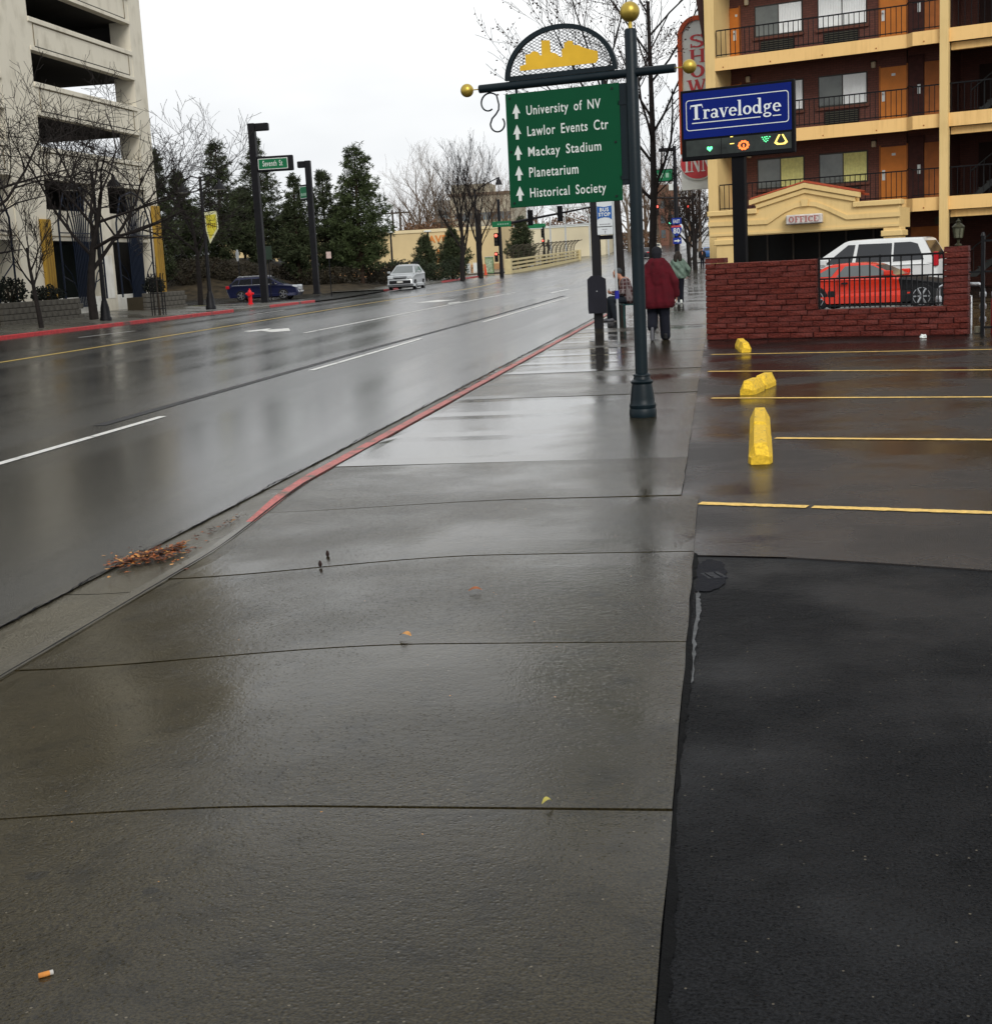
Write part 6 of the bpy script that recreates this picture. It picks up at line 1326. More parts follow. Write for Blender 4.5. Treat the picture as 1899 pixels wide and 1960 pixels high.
for k, (x, Y, H_) in enumerate(((-2.55, 128, 7.4), (-1.9, 120, 6.6), (-2.3, 142, 8))):
    bare_tree('bare_tree', ('middle', 'nearest', 'farthest')[k] + ' of three dark trunks with brown leaves beyond the interstate sign', V(x, Y, S(Y)), H_, .20, 80 + k, (.02 * k, 0), .28, .6, .4, (7, 5, 4, 4), (.6, .58, .52, .45), pods=7, podm=dl2, twist=.25, thin=.55)
# pines
def pine(label, base, H, R_, seed, crown0=.12, col=(.042, .054, .024), dens=1., name='pine_tree', shape=.8):
    rnd = random.Random(seed); t = thing(name, label, 'tree', base, rnd.random() * 6, 'evergreens behind the wagon'); nm = mat('needles_%.3f' % col[1], col, .7, .45, 1.2); bark = mat('pine_bark', (.035, .022, .015), .95, .3, 6, .6, 20)
    g = MB(); g.tube([(0, 0, -.3), (rnd.gauss(0, .05), rnd.gauss(0, .05), H * .5), (0, 0, H * .98)], [H * .018, H * .012, .02], 7)
    vs, fs = [], []; z = H * crown0
    def tuft(p, dirv, s_):
        for _ in range(15):
            a = (Vector(dirv) * .55 + V(rnd.gauss(0, .75), rnd.gauss(0, .75), rnd.gauss(.2, .6))).normalized(); L = s_ * rnd.uniform(.6, 1.15); w = a.orthogonal().normalized(); w.rotate(Matrix.Rotation(rnd.random() * 6.28, 3, a)); o = len(vs); m_ = p + a * L * .55
            vs.extend([tuple(p), tuple(m_ + w * L * .075), tuple(p + a * L), tuple(m_ - w * L * .075)]); fs.append((o, o + 1, o + 2, o + 3))
    while z < H * .97:
        f = (z / H - crown0) / (1 - crown0); rr = R_ * ((1 - f) ** shape) * (0.55 + .45 * min(1, f * 5)) + .15
        nb = max(4, int((9 if f < .7 else 7) * dens))
        for k in range(nb):
            if rnd.random() < .12: continue
            az = rnd.random() * 6.283; L = rr * rnd.uniform(.6, 1.12); rise = rnd.uniform(.05, .45) * L + .12 * L * f; p0 = V(0, 0, z + rnd.gauss(0, .15)); d = V(math.cos(az), math.sin(az), 0)
            p1 = p0 + d * L * .55 + V(0, 0, rise * .25); p2 = p0 + d * L + V(0, 0, rise); g.tube([p0, p1, p2], [.018 + .010 * L, .02, .008], 4, False)
            nt = max(4, int(L * 5.0 * dens))
            for q in range(nt):
                u = .28 + .72 * (q + rnd.random()) / nt; pp = (p0.lerp(p1, u / .55) if u < .55 else p1.lerp(p2, (u - .55) / .45)); side = V(-d.y, d.x, 0) * rnd.gauss(0, .26 * L * (1.15 - u) + .08)
                tuft(pp + side + V(0, 0, rnd.gauss(.05, .12)), (d + side * .6).normalized(), rnd.uniform(.26, .50))
        z += H * .038 * rnd.uniform(.75, 1.3)
    tuft(V(0, 0, H * .95), (0, 0, 1), .4); tuft(V(0, 0, H * .98), (0, 0, 1), .35)
    g.obj('trunk', bark, t, True); c = MB(); c.add(vs, fs); c.obj('crown', nm, t); return t
def pine_px(px, ptop, Y, wpx, seed, label, **k):
    if Y < 125: Y += 9
    p = at_y(px, 500, Y); gz = S(Y) + bank_z(p.x, Y); H = at_y(px, ptop, Y).z - gz; pine(label, V(p.x, Y, gz), H, wpx * Y / F, seed, **k)
def bank_z(x, y):
    return max(0, 2.6 * smooth(y, 105, 117) * (1 - smooth(y, 130, 142)) * smooth(-x, 33, 44) + .5 * smooth(y, 104, 109) * smooth(-x, 27, 30) * (1 - smooth(y, 136, 146))) + .12 * math.sin(x * .9) * math.sin(y * .7) * smooth(y, 104, 109)
xs_, ys_ = lin(-95, -26.6, 44), lin(104.2, 147, 30)
struct(sheet('bank', xs_, ys_, lambda x, y: S(y) - .06 + bank_z(x, y), mat('leaf_strewn_bank', (.040, .030, .017), .95, .6, 1.6, .9, 5)))
for a in ((312, 285, 99, 40, 1, 'narrow dark evergreen beside the right corner of the garage', dict(dens=1.3, shape=.75)), (352, 330, 103, 50, 2, 'dark evergreen between the garage corner and the banner lamp', dict(dens=1.2)),
          (430, 262, 104, 70, 3, 'tall dark pine rising behind the banner lamp', dict(shape=.8, dens=1.1)), (505, 268, 107, 72, 4, 'tall dark pine right behind the tall square light pole', dict(shape=.8, dens=1.1)),
          (470, 360, 116, 70, 14, 'lower pine filling the gap left of the tall square light pole', dict()), (572, 330, 106, 45, 5, 'slender pine just left of the farther light pole', dict()),
          (628, 328, 108, 62, 6, 'medium pine just right of the farther light pole', dict(dens=1.1)), (692, 272, 106, 78, 7, 'tallest full green pine at the right end of the row', dict(dens=1.25, shape=.72, col=(.048, .066, .024))), (560, 400, 118, 60, 8, 'low pine in the middle of the row behind the others', dict()), (655, 395, 119, 70, 18, 'low broad pine behind the tallest pine', dict()), (385, 400, 118, 70, 19, 'low dark pine behind the leaning bare tree', dict())):
    pine_px(*a[:5], a[5], crown0=.10, **a[6])
pine_px(1000, 416, 178, 36, 9, 'small dark spruce in front of the cream wall by the crossing', crown0=.04, dens=1.1, name='spruce_tree')
pine_px(815, 455, 150, 30, 10, 'small young pine in front of the store lettering', crown0=.05); pine_px(868, 440, 158, 40, 12, 'young pine right of the store lettering behind the bare trunk', crown0=.05)
# bushes
def bush(label, base, rx, ry, h, seed, col=(.020, .028, .012), n=900, cat='bush', name='bush', s=.16, grp='hedge bushes'):
    rnd = random.Random(seed); t = thing(name, label, cat, base, 0, grp); g = MB(); vs, fs = [], []
    for k in range(7): a = rnd.random() * 6.28; g.tube([(0, 0, -.1), (rx * .4 * math.cos(a), ry * .4 * math.sin(a), h * .5), (rx * .7 * math.cos(a), ry * .7 * math.sin(a), h * .85)], [.04, .025, .01], 4, False)
    for _ in range(n):
        v = V(rnd.gauss(0, 1), rnd.gauss(0, 1), rnd.gauss(0, 1)).normalized() * rnd.uniform(.45, 1.05) ** .6; lump = 1 + .22 * math.sin(v.x * 5 + seed) * math.cos(v.y * 6) ; p = V(v.x * rx * lump, v.y * ry * lump, h * .48 + v.z * h * .5 * lump)
        if p.z < 0: p.z = abs(p.z) * .3
        a = V(rnd.gauss(0, 1), rnd.gauss(0, 1), rnd.gauss(.3, 1)).normalized() * s * rnd.uniform(.6, 1.2); b = a.orthogonal().normalized() * s * .5; o = len(vs); vs += [tuple(p), tuple(p + a * .5 + b), tuple(p + a), tuple(p + a * .5 - b)]; fs.append((o, o + 1, o + 2, o + 3))
    g.obj('stems', MATS['pine_bark'], t); c = MB(); c.add(vs, fs); c.obj('foliage', mat('bush_%.3f_%.3f' % (col[0], col[1]), col, .75, .5, 1.5), t); return t
for k, (px, Y) in enumerate(((765, 128), (800, 131), (835, 130), (868, 133), (742, 126))):
    p = at_y(px, 520, Y); bush('%s dark hedge bush from the left in the row behind the silver hatchback' % ('second', 'third', 'fourth', 'fifth', 'first')[k], V(p.x, Y, S(Y)), 1.5, 1.1, 2.1 if k != 2 else 1.7, 100 + k, n=1200)
for k, (px, Y, h_) in enumerate(((350, 104, 2.0), (395, 106, 1.7), (455, 106, 1.6), (600, 110, 1.5), (560, 112, 1.6), (650, 108, 1.4), (700, 112, 1.8), (730, 115, 1.8))):
    Y += 5; p = at_y(px, 520, Y); bush('brown undergrowth bush %s' % ('left of the leaning bare trunk', 'right of the leaning bare trunk', 'above the tail of the wagon', 'left of the farther light pole', 'above the wagon bonnet', 'right of the farther light pole', 'under the tallest pine', 'at the right end under the tallest pine')[k], V(p.x, Y, S(Y) + bank_z(p.x, Y) - .1), 1.9, 1.2, h_, 120 + k, (.022, .018, .010), 1100, grp='undergrowth on the bank')
for (y_, lb, h_) in ((54.5, 'dark shrub in the planter at the left edge', 1.1), (57.6, 'dark shrub in the planter beside the slim tree', .7), (69.5, 'small round shrub in the planter below the right grille', .9)): bush(lb, V(-28.5, y_, .95), .55, 1.0 if y_ < 60 else .5, h_, int(y_), (.006, .008, .005), 900, s=.10, grp='planter shrubs')
# ================================================================== BUS STOP
bp0 = at_z(1147, 628); bpst = thing('square_post', 'dark square street post with a hanging sheet metal box left of the bus stop sign', 'post', (bp0.x, bp0.y, 0), 0)
MB().bev(-.10, .10, -.10, .10, -.05, 3.9, .015).obj('post', dkp, bpst)
MB().prism([(-.20, .35), (.20, .35), (.215, .45), (.20, 1.12), (.06, 1.20), (-.12, 1.20), (-.21, 1.12), (-.215, .45)], -.24, -.101).obj('box', mat('dark_box', (.010, .010, .016), .4, .2, 4), bpst)
MB().lathe([(.012, -.255), (.012, -.24)], 8, (0, 0, .85), 'y').obj('lock', galv, bpst); MB().box(.101, .42, -.05, .05, 2.0, 2.09).obj('bracket', dkp, bpst)
s0 = at_z(1184, 627); bs = thing('bus_stop_sign', 'white and blue bus stop sign on a thin grey pole', 'sign', (s0.x, s0.y, 0), math.radians(-8))
MB().tube([(0, 0, -.05), (-.03, 0, 2.95)], .028, 8).obj('pole', galv, bs, True)
zc1, zc0 = 2.86, 2.10; x0, x1 = -.40, -.04
bpn = MB().bev(x0, x1, -.05, -.03, zc0, zc1, .01).obj('plate', mat('bus_plate_white', (.62, .65, .66), .5, .06, 4), bs)
bb = mat('bus_blue', (.02, .10, .34), .5, .06, 4)
MB().prism([(x0 + .012, zc1 - .12), (x0 + .012, zc1 - .42), (x0 + .07, zc1 - .385), (-.22, zc1 - .37), (x1 - .07, zc1 - .385), (x1 - .012, zc1 - .43), (x1 - .012, zc1 - .12), (-.22, zc1 - .145)], -.056, -.0505).obj('blue_band', bb, bpn)
g = text_geo('BUS', .21, .085, .003, .03); shift(g, -.325, -.058, zc1 - .245); letters(g, swhite, bpn); g = text_geo('STOP', .27, .085, .003, .03); shift(g, -.355, -.058, zc1 - .35); letters(g, swhite, bpn)
MB().box(x0 + .01, x1 - .01, -.056, -.0505, zc0 + .175, zc0 + .19).obj('rule', trim_m, bpn); g = text_geo('7', .03, .055, .002, .01); shift(g, -.23, -.055, zc0 + .03); letters(g, trim_m, bpn)
for k in range(7): MB().box(x0 + .06 + k * .036, x0 + .085 + k * .036, -.054, -.0505, zc0 + .225, zc0 + .245).obj('small_print', mat('grey_print', (.25, .25, .27), .6), bpn)
for k in range(3): MB().box(-.28 + k * .04, -.25 + k * .04, -.054, -.0505, zc0 + .115, zc0 + .13).obj('small_print', MATS['grey_print'], bpn)
MB().lathe([(.05, .66), (.05, .84)], 8, (-.008, 0, 0)).obj('blue_wrap', mat('blue_tape', (.02, .025, .30), .6), bs, True)
# seat under the waiting man
sm_loc = sm_.location; bench = thing('bench', 'small dark green metal bench at the bus stop under the seated person', 'bench', (sm_loc.x, sm_loc.y, 0), math.radians(100))
gm = mat('bench_green', (.010, .045, .045), .4, .15, 6)
for k in range(5): MB().bev(-.62, .62, -.34 + k * .09, -.27 + k * .09, .395, .418, .006).obj('slat', gm, bench)
for k in range(4): MB().bev(-.62, .62, -.40 - k * .012, -.38 - k * .012, .50 + k * .1, .57 + k * .1, .006).obj('back_slat', gm, bench)
for x_ in (-.56, .56):
    for y_ in (-.33, .07): MB().box(x_ - .02, x_ + .02, y_ - .02, y_ + .02, -.02, .394).obj('leg', gm, bench)
    MB().box(x_ - .02, x_ + .02, -.37, -.345, .37, .90).obj('back_post', gm, bench)
# ---------------- pole with lamp, street sign and route shields
p0 = V(-2.62, 93.5, S(93.5)); lp = thing('signal_lamp_pole', 'dark street light pole with a short lamp arm beyond the walkers', 'light pole', p0)
hp_ = at_y(1296, 278, 93.5).z - p0.z
MB().lathe([(.17, -.05), (.16, 1), (.11, hp_)], 10).obj('pole', dkp, lp, True); MB().bev(-1.0, -.05, -.12, .12, hp_ - .32, hp_ - .1, .03).obj('lamp_head', dkp, lp)
za, zb2 = at_y(1280, 345, 93.5).z - p0.z, at_y(1280, 324, 93.5).z - p0.z
n2 = thing('street_name_sign', 'green street name sign half hidden by twigs on the pole beyond the walkers', 'sign', p0); MB().bev(-1.5, -.13, -.05, .05, za - .06, zb2 + .06, .02).obj('sign_box', dkp, n2); MB().box(-1.46, -.18, -.06, -.051, za, zb2).obj('face', sgm, n2)
for (a, b) in ((-1.3, .22), (-1.0, .25), (-.6, .2)): MB().box(a, a + b, -.066, -.061, za + .2, za + .48).obj('faint_letter', MATS['faint_letter'], n2)
wp_ = MB().bev(-.42, -.14, -.06, -.03, za - .62, za - .22, .01); ns = thing('notice_plate', 'small white plate below the green sign on the street light pole', 'sign', p0); wp_.obj('plate', swhite, ns); MB().box(-.14, -.1, -.05, -.03, za - .45, za - .40).obj('clip', dkp, ns)
rs = thing('route_sign', 'blue route shields reading east eighty with an arrow on the street light pole', 'sign', p0); nb_ = mat('interstate_blue', (.012, .035, .25), .45, .06, 4)
def zz(y): return at_y(1301, y, 93.3).z - p0.z
MB().bev(-.30, .33, -.22, -.20, zz(428), zz(416), .02).obj('direction_plate', nb_, rs); g = text_geo('EAST', .42, .22, .003, .02); shift(g, -.2, -.224, zz(426)); letters(g, swhite, rs)
a, b = zz(452), zz(430); h_ = b - a
sh = [(-.30, b - .05 * h_), (-.12, b), (.0, b - .03 * h_), (.12, b), (.30, b - .05 * h_), (.34, b - .35 * h_), (.26, b - .68 * h_), (.0, a), (-.26, b - .68 * h_), (-.34, b - .35 * h_)]
MB().prism(sh, -.22, -.20).obj('shield', nb_, rs); MB().prism([(x * .96, b - (b - z) * .16 - .02) for x, z in ((-.31, b), (.31, b), (.34, a), (-.34, a))], -.224, -.2205).obj('shield_top', mat('interstate_red', (.5, .06, .06), .5), rs); g = text_geo('80', .42, .36, .003, .02); shift(g, -.21, -.226, a + .26 * h_); letters(g, swhite, rs)
MB().bev(-.24, .30, -.22, -.20, zz(466), zz(454), .02).obj('arrow_plate', nb_, rs); c = (zz(466) + zz(454)) / 2; MB().prism([(-.16, c - .04), (.06, c - .04), (.06, c - .11), (.22, c), (.06, c + .11), (.06, c + .04), (-.16, c + .04)], -.226, -.2205).obj('arrow', swhite, rs)
for y_ in (416.5, 440, 460): MB().box(-.03, .03, -.2, -.1, zz(y_) - .05, zz(y_) + .02).obj('strap', dkp, rs)
# ---------------- traffic signals
lr = mat('signal_red_lit', (.1, .01, .01), .5, 0, emit=(1, .10, .07), es=3.0); lgn = mat('signal_green_lit', (.01, .1, .05), .5, 0, emit=(.15, 1, .55), es=2.2); off = mat('signal_lens_off', (.02, .018, .015), .4, 0)
def signal_head(parent, x, y, z, face=-1, lit=0, lm=lr, s=1.):
    g = MB().bev(x - .19 * s, x + .19 * s, y - .12, y + .12, z - .55 * s, z + .55 * s, .03).obj('signal_head', blkp, parent)
    for k in range(3):
        zc = z + (.34 - .34 * k) * s; MB().lathe([(.13 * s, face * .121 if face > 0 else -.16), (.13 * s, .16 if face > 0 else -.121)], 14, (x, y, zc), 'y').obj('lens', lm if k == lit else off, g)
        gg = MB(); gg.tube([(x + .15 * s * math.cos(a_), y + face * .2, zc + .15 * s * math.sin(a_)) for a_ in [math.pi * q / 8 for q in range(9)]], .02, 4); gg.obj('visor', blkp, g)
lb_ = on_walk(961, 531); lb_.x = max(lb_.x, XF - 1.2) if False else lb_.x
sg = thing('traffic_signal', 'traffic signal mast at the far corner with two red heads and a long arm', 'traffic signal', lb_)
Yq = lb_.y
def rel(px, py, Y=None): p = at_y(px, py, Y or Yq); return p - lb_
MB().lathe([(.20, -.05), (.18, 1), (.13, 7)], 10).obj('mast', dkp, sg, True)
aL, aR = rel(961, 430), rel(1140, 394); MB().tube([(0, 0, aL.z), (aR.x * .5, 0, (aL.z + aR.z) / 2), (aR.x, 0, aR.z)], [.13, .10, .07], 8).obj('mast_arm', dkp, sg, True)
for (px, py) in ((1015, 414), (1072, 406)): r_ = rel(px, py); signal_head(sg, r_.x, .0, r_.z - .1, 1, 9, off, 1.25)
r_ = rel(951, 458); signal_head(sg, r_.x, -.25, r_.z, -1, 0, lr, 1.05); r_ = rel(951, 487); signal_head(sg, r_.x, -.25, r_.z - .2, -1, 0, lr, .8)
for py in (458, 487): r_ = rel(951, py); MB().box(r_.x + .15, .02, -.28, -.05, r_.z - .05, r_.z + .05).obj('head_bracket', dkp, sg)
st_ = thing('street_name_sign', 'long green street name sign on the far corner signal mast', 'sign', lb_); a, b = rel(943, 435), rel(979, 422); MB().bev(a.x, b.x, -.30, -.26, a.z, b.z, .02).obj('face', sgm, st_); MB().box(-.1, .1, -.26, -.1, a.z + .1, a.z + .2).obj('clamp', dkp, st_)
for k in range(5): MB().box(a.x + .5 + k * .22, a.x + .64 + k * .22, -.306, -.301, a.z + .2, b.z - .2).obj('faint_letter', MATS['faint_letter'], st_)
# right-hand signals over the street
rb = V(-2.4, 146, S(146)); rg_ = thing('traffic_signal', 'traffic signal mast on the near right corner with two red lights beside the brown trees', 'traffic signal', rb)
def rr(px, py): p = at_y(px, py, 146); return p - rb
MB().lathe([(.2, -.05), (.17, 1), (.12, 7)], 10).obj('mast', dkp, rg_, True); e_ = rr(1245, 380); MB().tube([(0, 0, e_.z - .15), (e_.x, 0, e_.z + .1)], [.12, .07], 8).obj('mast_arm', dkp, rg_, True)
for px in (1258, 1316): q = rr(px, 395); signal_head(rg_, q.x, -.25, q.z - .34, -1, 0, lr, 1.0); MB().box(q.x - .04, q.x + .04, -.14, .02, q.z - .1, q.z + .5).obj('head_bracket', dkp, rg_)
q = rr(1283, 427); signal_head(rg_, q.x, -.25, q.z + .34, -1, 2, lgn, .9); MB().box(q.x - .04, q.x + .04, -.14, .02, q.z + .3, e_.z).obj('head_bracket', dkp, rg_)
# far small signal right of the crossing
fs0 = V(-23.6, 196, S(196)); f2 = thing('traffic_signal', 'small far traffic signal beyond the cream railing', 'traffic signal', fs0); MB().lathe([(.16, 0), (.12, 5.2)], 8).obj('mast', dkp, f2, True); signal_head(f2, -.1, -.25, 4.3, -1, 9, off, 1.1); signal_head(f2, -.1, -.25, 3.0, -1, 0, lr, .8)
MB().bev(-2.2, .3, -.05, .05, 5.0, 5.6, .02).obj('street_sign_plate', sgm, f2)
# ---------------- roadside boxes, cone, cabinets by the far trees
def at_walk_obj(px, py): return on_walk(px, py)
p = at_walk_obj(897, 524); cb1 = thing('utility_cabinet', 'left of two white utility cabinets behind the bare trunks', 'cabinet', p, 0, 'white utility cabinets'); MB().bev(-.25, .25, -.2, .2, 0, 1.15, .03).obj('body', crw, cb1); MB().box(-.2, .2, -.215, -.201, .15, 1.0).obj('door', swhite, cb1); MB().bev(-.28, .28, -.23, .23, 1.15, 1.2, .01).obj('lid', crw, cb1)
p = at_walk_obj(911, 522); dup(cb1, p, 0, 'right of two white utility cabinets behind the bare trunks')
p = at_walk_obj(938, 523); c3 = thing('signal_cabinet', 'tall green painted signal cabinet next to the far corner mast', 'cabinet', p); MB().bev(-.45, .45, -.3, .3, 0, 1.8, .03).obj('body', mat('mural_green', (.16, .24, .12), .6, .5, 4), c3); MB().bev(-.48, .48, -.33, .33, 1.8, 1.86, .01).obj('lid', galv, c3); MB().box(-.36, .36, -.315, -.301, .15, 1.6).obj('door', mat('mural_pale', (.30, .36, .24), .6, .6, 6), c3)
p = at_walk_obj(930, 527); co = thing('traffic_cone', 'orange red traffic cone at the foot of the right bare trunk', 'cone', p); MB().lathe([(.18, .04), (.04, 1.15), (.02, 1.17)], 12).obj('cone_body', mat('cone_orange', (.60, .08, .03), .5, .1), co, True); MB().bev(-.25, .25, -.25, .25, 0, .045, .01).obj('foot', trim_m, co); MB().lathe([(.125, .42), (.098, .6)], 12).obj('band', mat('cone_band', (.6, .25, .2), .5), co, True)
# lamp with curved arm between the upright trees
p = on_walk(917, 528); l3 = thing('street_light', 'slim street light with a long arm between the two upright bare trees', 'street lamp', p); H3 = at_y(916, 360, p.y).z - p.z; MB().lathe([(.16, 0), (.10, H3)], 8).obj('pole', dkp, l3, True); MB().tube([(0, 0, H3 - .3), (1.2, 0, H3 + .4), (2.6, 0, H3 + 1.0)], .06, 6).obj('arm', dkp, l3, True); MB().lathe([(.08, 0), (.2, -.3), (.35, -.75)][::-1], 10, (2.5, 0, H3 + 1.0)).obj('lamp_shade', dkp, l3, True)
# ---------------- cream rail wall and curved fence on the far bridge
A = on_walk(974, 523); B = at_y(1108, 503, 214); B.z = S(214); dv = (B - A); Lr = V(dv.x, dv.y, 0).length; yawr = math.atan2(dv.y, dv.x)
creamr = mat('cream_rail_concrete', (.55, .46, .25), .75, .1, 2)
ra = thing('bridge_railing', 'cream concrete railing of three bars along the far corner bridge', 'railing', A, yawr); sl = (B.z - A.z) / Lr
for px_, w2 in ((0, .5), (Lr, .45)): MB().bev(px_ - w2, px_ + w2, -.35, .35, px_ * sl - .2, px_ * sl + 1.55, .04).obj('end_post', creamr, ra)
for k in range(3): z_ = .45 + .42 * k; MB().add([(.4, -.12, z_), (Lr - .4, -.12, z_ + Lr * sl), (Lr - .4, -.12, z_ + .2 + Lr * sl), (.4, -.12, z_ + .2), (.4, .12, z_), (Lr - .4, .12, z_ + Lr * sl), (Lr - .4, .12, z_ + .2 + Lr * sl), (.4, .12, z_ + .2)], [(0, 1, 2, 3), (7, 6, 5, 4), (3, 2, 6, 7), (0, 4, 5, 1), (0, 3, 7, 4), (1, 5, 6, 2)]).obj('rail', creamr, ra)
MB().add([(.4, -.15, -.2), (Lr - .4, -.15, Lr * sl - .2), (Lr - .4, -.15, .25 + Lr * sl), (.4, -.15, .25), (.4, .15, -.2), (Lr - .4, .15, Lr * sl - .2), (Lr - .4, .15, .25 + Lr * sl), (.4, .15, .25)], [(0, 1, 2, 3), (7, 6, 5, 4), (3, 2, 6, 7), (0, 4, 5, 1), (0, 3, 7, 4), (1, 5, 6, 2)]).obj('kerb_beam', creamr, ra)
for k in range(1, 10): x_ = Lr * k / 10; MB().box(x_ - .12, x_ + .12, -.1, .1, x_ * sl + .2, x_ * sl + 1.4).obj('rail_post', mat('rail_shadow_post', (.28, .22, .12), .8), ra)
cf = thing('curved_fence', 'dark fence of curved posts rising behind the cream railing', 'fence', A + V(0, 1.2, 0), yawr); mesh_m = mat('fence_mesh_brown', (.05, .042, .03), .8, .3, 3)
for k in range(16): x_ = 1.5 + (Lr - 3) * k / 15; z_ = x_ * sl; MB().tube([(x_, .6, z_), (x_, .6, z_ + 1.8), (x_, .4, z_ + 2.4), (x_, -.1, z_ + 2.85), (x_, -.7, z_ + 3.0)], .06, 5).obj('curved_post', mesh_m, cf, True)
g = MB()
for k in range(60): x_ = 1.5 + (Lr - 3) * k / 59; z_ = x_ * sl; g.tube([(x_, .62, z_ + .1), (x_, .62, z_ + 1.8), (x_, .42, z_ + 2.4), (x_, -.08, z_ + 2.85)], .018, 3, False)
for k in range(9): z_ = .2 + .28 * k; g.tube([(1.5, .62 if z_ < 1.9 else .5, z_ + 1.5 * sl), (Lr - 1.5, .62 if z_ < 1.9 else .5, z_ + (Lr - 1.5) * sl)], .018, 3, False)
o = g.obj('wire_mesh', mesh_m, cf); o['kind'] = 'stuff'
# ================================================================== FAR BUILDINGS
def block(name, label, a0, a1, yt, Y, depth, mt, zb=None, cat='building'):
    L_, R2 = at_y(a0, 500, Y), at_y(a1, 500, Y); zt = at_y((a0 + a1) / 2, yt, Y).z; z0_ = S(Y) - .4 if zb is None else zb
    t = thing(name, label, cat, ((L_.x + R2.x) / 2, Y, z0_)); w = (R2.x - L_.x) / 2; h = zt - z0_; MB().box(-w, w, 0, depth, 0, h).obj('wall', mt, t); return t, w, h
crwall = mat('cream_store_wall', (.62, .48, .26), .8, .1, .3); orl = mat('orange_letter', (.62, .22, .05), .6, .1)
t, w, h = block('thrift_store', 'long low cream store with orange wall lettering behind the silver hatchback', 420, 962, 446, 186, 24, crwall)
MB().box(-w, w, -.12, 0, h - .35, h + .05).obj('parapet', mat('cream_cap', (.68, .56, .34), .8, .1, .4), t); MB().box(-w - .1, w + .1, -.1, -.001, 0, 1.1).obj('base_course', mat('tan_course', (.45, .25, .12), .8), t)
xs0 = at_y(812, 470, 186).x - t.location.x; g = text_geo('SAVERS', 4.6, .95, .06, .03); shift(g, xs0, -.04, h - 1.75); letters(g, orl, t)
xq = at_y(838, 470, 186).x - t.location.x; MB().prism([(xq - .4, h - 3.6), (xq + .4, h - 3.6), (xq, h - 2.4)], -.06, -.01).obj('wall_emblem', orl, t); MB().box(xq - .3, xq + .35, -.06, -.01, h - 4.4, h - 3.75).obj('wall_emblem', orl, t)
for k in range(12): xx = -w + 2 + k * (2 * w - 20) / 12; MB().box(xx, xx + 1.2, -.05, -.001, 1.3, 3.2).obj('window', mat('far_window', (.06, .065, .065), .2), t)
t, w, h = block('shop_building', 'pale cream shop wall with a black figure and red script beyond the crossing', 925, 1160, 433, 240, 22, mat('pale_cream_wall', (.68, .60, .42), .8, .08, .2))
MB().box(-w, w, -.12, 0, h - .3, h + .05).obj('parapet', swhite, t); xl = at_y(1049, 460, 240).x - t.location.x; zl = h - 3.2
MB().prism([(xl - .25, zl - 1.7), (xl + .15, zl - 1.65), (xl + .1, zl - 1.0), (xl + .45, zl - .3), (xl + .2, zl + .3), (xl + .25, zl + .9), (xl, zl + 1.1), (xl - .15, zl + .6), (xl - .4, zl + .2), (xl - .1, zl - .4), (xl - .2, zl - 1.0)], -.06, -.01).obj('wall_emblem', trim_m, t)
for k in range(16): MB().box(xl - 3.2 + k * .52, xl - 2.9 + k * .52, -.06, -.01, zl - 2.7 + .1 * math.sin(k * 2.1), zl - 2.2 + .12 * math.sin(k * 1.3)).obj('script_mark', mat('red_script', (.6, .12, .12), .6), t)
mstone = mat('beige_tower_wall', (.42, .38, .29), .8, .1, .1); wn_m = mat('tower_window', (.12, .14, .15), .25, .2, .5)
t, w, h = block('apartment_tower', 'beige multi storey block rising behind the upright bare trees', 868, 985, 368, 330, 25, mstone)
for r_ in range(int((h - 3) / 3)):
    for c in range(9): MB().box(-w + .9 + c * (2 * w - 1) / 9, -w + 2.2 + c * (2 * w - 1) / 9, -.05, -.001, 2 + r_ * 3, 3.7 + r_ * 3).obj('window', wn_m, t)
MB().box(-w - .4, w + .4, -.4, 0, h - .5, h + .1).obj('roof_edge', mat('brown_roof_edge', (.14, .10, .07), .8), t); MB().box(-w, -w + 9, 2, 12, h, h + 2.2).obj('penthouse', mstone, t)
t, w, h = block('apartment_tower', 'grey beige block left of the tower behind orange brown trees', 838, 872, 382, 345, 25, mat('grey_tower_wall', (.40, .40, .38), .8, .1, .1))
for r_ in range(int((h - 4) / 3)):
    for c in range(3): MB().box(-w + .8 + c * 1.5, -w + 1.7 + c * 1.5, -.05, -.001, 3 + r_ * 3, 4.6 + r_ * 3).obj('window', wn_m, t)
t, w, h = block('brick_building', 'reddish brick building far up the street between the tree trunks', 1262, 1300, 352, 300, 15, brick_mat('far_brick', (.24, .10, .065), (.20, .085, .055), (.2, .14, .1), .4, .15))
for r_ in range(int((h - 3) / 3)):
    for c in range(2): MB().box(-w + .6 + c * 2, -w + 1.5 + c * 2, -.05, -.001, 2 + r_ * 3, 3.6 + r_ * 3).obj('window', wn_m, t)
# billboard frame on the shop roof
p = at_y(1095, 470, 236); bf = thing('billboard_frame', 'bare grey steel billboard frame standing before the pale shop wall', 'billboard', (p.x, 236, S(236)))
for k, x_ in enumerate((-9.5, -3.5, -1, 3, 6)): hh = at_y(1095, (425, 412, 412, 410, 425)[k], 236).z - S(236); MB().tube([(x_, 0, 0), (x_, 0, hh)], .14, 5).obj('upright', galv, bf)
for z_ in (5.2, 8.0): MB().tube([(-3.5, 0, z_), (6, 0, z_ + .1)], .12, 5).obj('beam', galv, bf)
MB().tube([(-3.5, 0, 8), (3, 0, 5.2)], .1, 5).obj('brace', galv, bf); MB().tube([(-1, 0, 8.2), (6, 0, 5.4)], .1, 5).obj('brace', galv, bf)
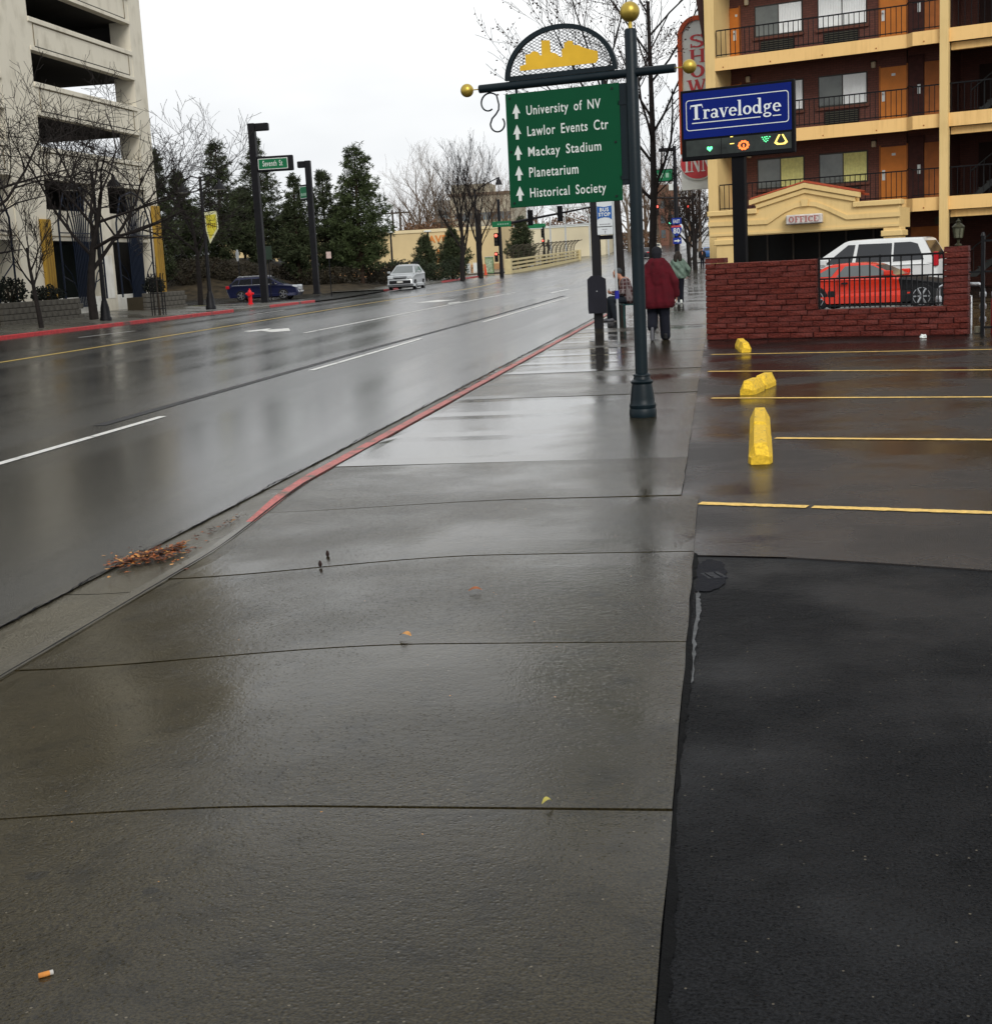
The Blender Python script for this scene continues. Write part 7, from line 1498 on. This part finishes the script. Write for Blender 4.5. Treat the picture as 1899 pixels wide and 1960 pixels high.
# utility poles
for (px, yt, Y, lb) in ((771, 398, 205, 'left wooden utility pole with one crossarm above the store roof'), (850, 402, 215, 'wooden utility pole with two crossarms among the orange brown trees'), (757, 400, 225, 'slim utility pole at the edge of the tallest pine')):
    p = at_y(px, 500, Y); zt = at_y(px, yt, Y).z - S(Y); u = thing('utility_pole', lb, 'utility pole', (p.x, Y, S(Y)), 0, 'utility poles behind the store'); wd = mat('pole_wood', (.05, .04, .032), .9, .2, 2); MB().lathe([(.22, -.1), (.15, zt)], 7).obj('pole', wd, u, True)
    for k in range(2 if px == 850 else 1): MB().box(-1.5, 1.5, -.1, .1, zt - .7 - 1.2 * k, zt - .5 - 1.2 * k).obj('crossarm', wd, u)
    for k in (-1.3, -.6, .6, 1.3): MB().lathe([(.05, zt - .5), (.07, zt - .4), (.03, zt - .28)], 6, (k, 0, 0)).obj('insulator', dkp, u)
# parking lot lamps near the store
for (px, yt, Y, lb) in ((822, 443, 172, 'parking lamp with a flat white head in front of the store lettering'), (751, 445, 170, 'parking lamp with a flat white head at the edge of the tallest pine')):
    p = at_y(px, 500, Y); zt = at_y(px, yt, Y).z - S(Y); u = thing('parking_lamp', lb, 'street lamp', (p.x, Y, S(Y) - .3), 0, 'parking lamps by the store'); MB().lathe([(.14, -.1), (.11, zt + .3)], 7).obj('pole', dkp, u, True); MB().bev(-.4, .4, -.3, .3, zt + .28, zt + .48, .03).obj('lamp_head', swhite, u)
# brown bare trees in the distance
tA = bare_tree('bare_tree', 'broad brown bare tree standing left in the distant grove behind the store', V(0, 0, 0), 13, .3, 201, (0, 0), .2, .75, .5, (7, 5, 5, 4), (.62, .6, .55, .45), 'distant bare trees', (.115, .075, .048))
tB = bare_tree('bare_tree', 'pale upright bare tree in the distant grove', V(0, 0, 0), 15, .3, 202, (0, 0), .2, .55, .6, (7, 5, 5, 4), (.66, .6, .55, .45), 'distant bare trees', (.15, .115, .085))
spots = [(788, 240, 1.0, 'leftmost brown bare tree of the distant grove behind the store'), (805, 255, 1.15, 'second brown bare tree from the left in the distant grove'), (822, 262, 1.25, 'third brown bare tree from the left in the distant grove'), (845, 250, 1.15, 'brown bare tree in front of the grey beige block'), (868, 258, 1.2, 'brown bare tree between the two beige blocks'), (905, 262, 1.1, 'brown bare tree in front of the beige tower'), (945, 262, 1.15, 'brown bare tree at the right side of the beige tower'), (975, 268, 1.0, 'brown bare tree just left of the directional sign edge'),
         (1030, 300, 1.0, 'brown bare tree above the pale shop wall, left one'), (1085, 305, 1.0, 'brown bare tree above the pale shop wall, middle one'), (1130, 300, 1.1, 'brown bare tree above the pale shop wall, right one'), (1205, 250, 1.1, 'brown bare tree between the bus stop and the sign pole'), (1238, 270, 1.3, 'brown bare tree far beyond the sign pole'), (1262, 300, 1.3, 'brown bare tree in front of the far brick building'), (1285, 290, 1.25, 'brown bare tree far beyond the street light pole'), (1340, 230, 1.15, 'brown bare tree just left of the motel portico'), (1322, 280, 1.3, 'brown bare tree behind the three dark trunks')]
for k, (px, Y, sc_, lb) in enumerate(spots):
    p = at_y(px, 490, Y); src = tA if k % 2 == 0 else tB; loc = (p.x, Y, S(Y) - .2)
    if k < 2: src.location = loc; src['label'] = lb; src.scale = (sc_,) * 3; src.rotation_euler = (0, 0, k)
    else: dup(src, loc, k * 1.7, lb, None, sc_)
for k, (px, Y, h_, lb) in enumerate(((800, 215, 4.5, 'left rust brown shrub mass behind the store roof'), (845, 218, 5.0, 'right rust brown shrub mass behind the store roof'), (1000, 262, 4.5, 'brown shrub mass behind the pale shop wall, left'), (1090, 265, 5.0, 'brown shrub mass behind the pale shop wall, right'), (1215, 260, 3.5, 'brown shrub beside the uphill street left of the cars'))):
    p = at_y(px, 490, Y); bush(lb, V(p.x, Y, S(Y) + (2.2 if px < 1200 else 0)), 5, 2.5, h_, 300 + k, (.12, .065, .035), 1500, s=.35, grp='distant brown shrubs')
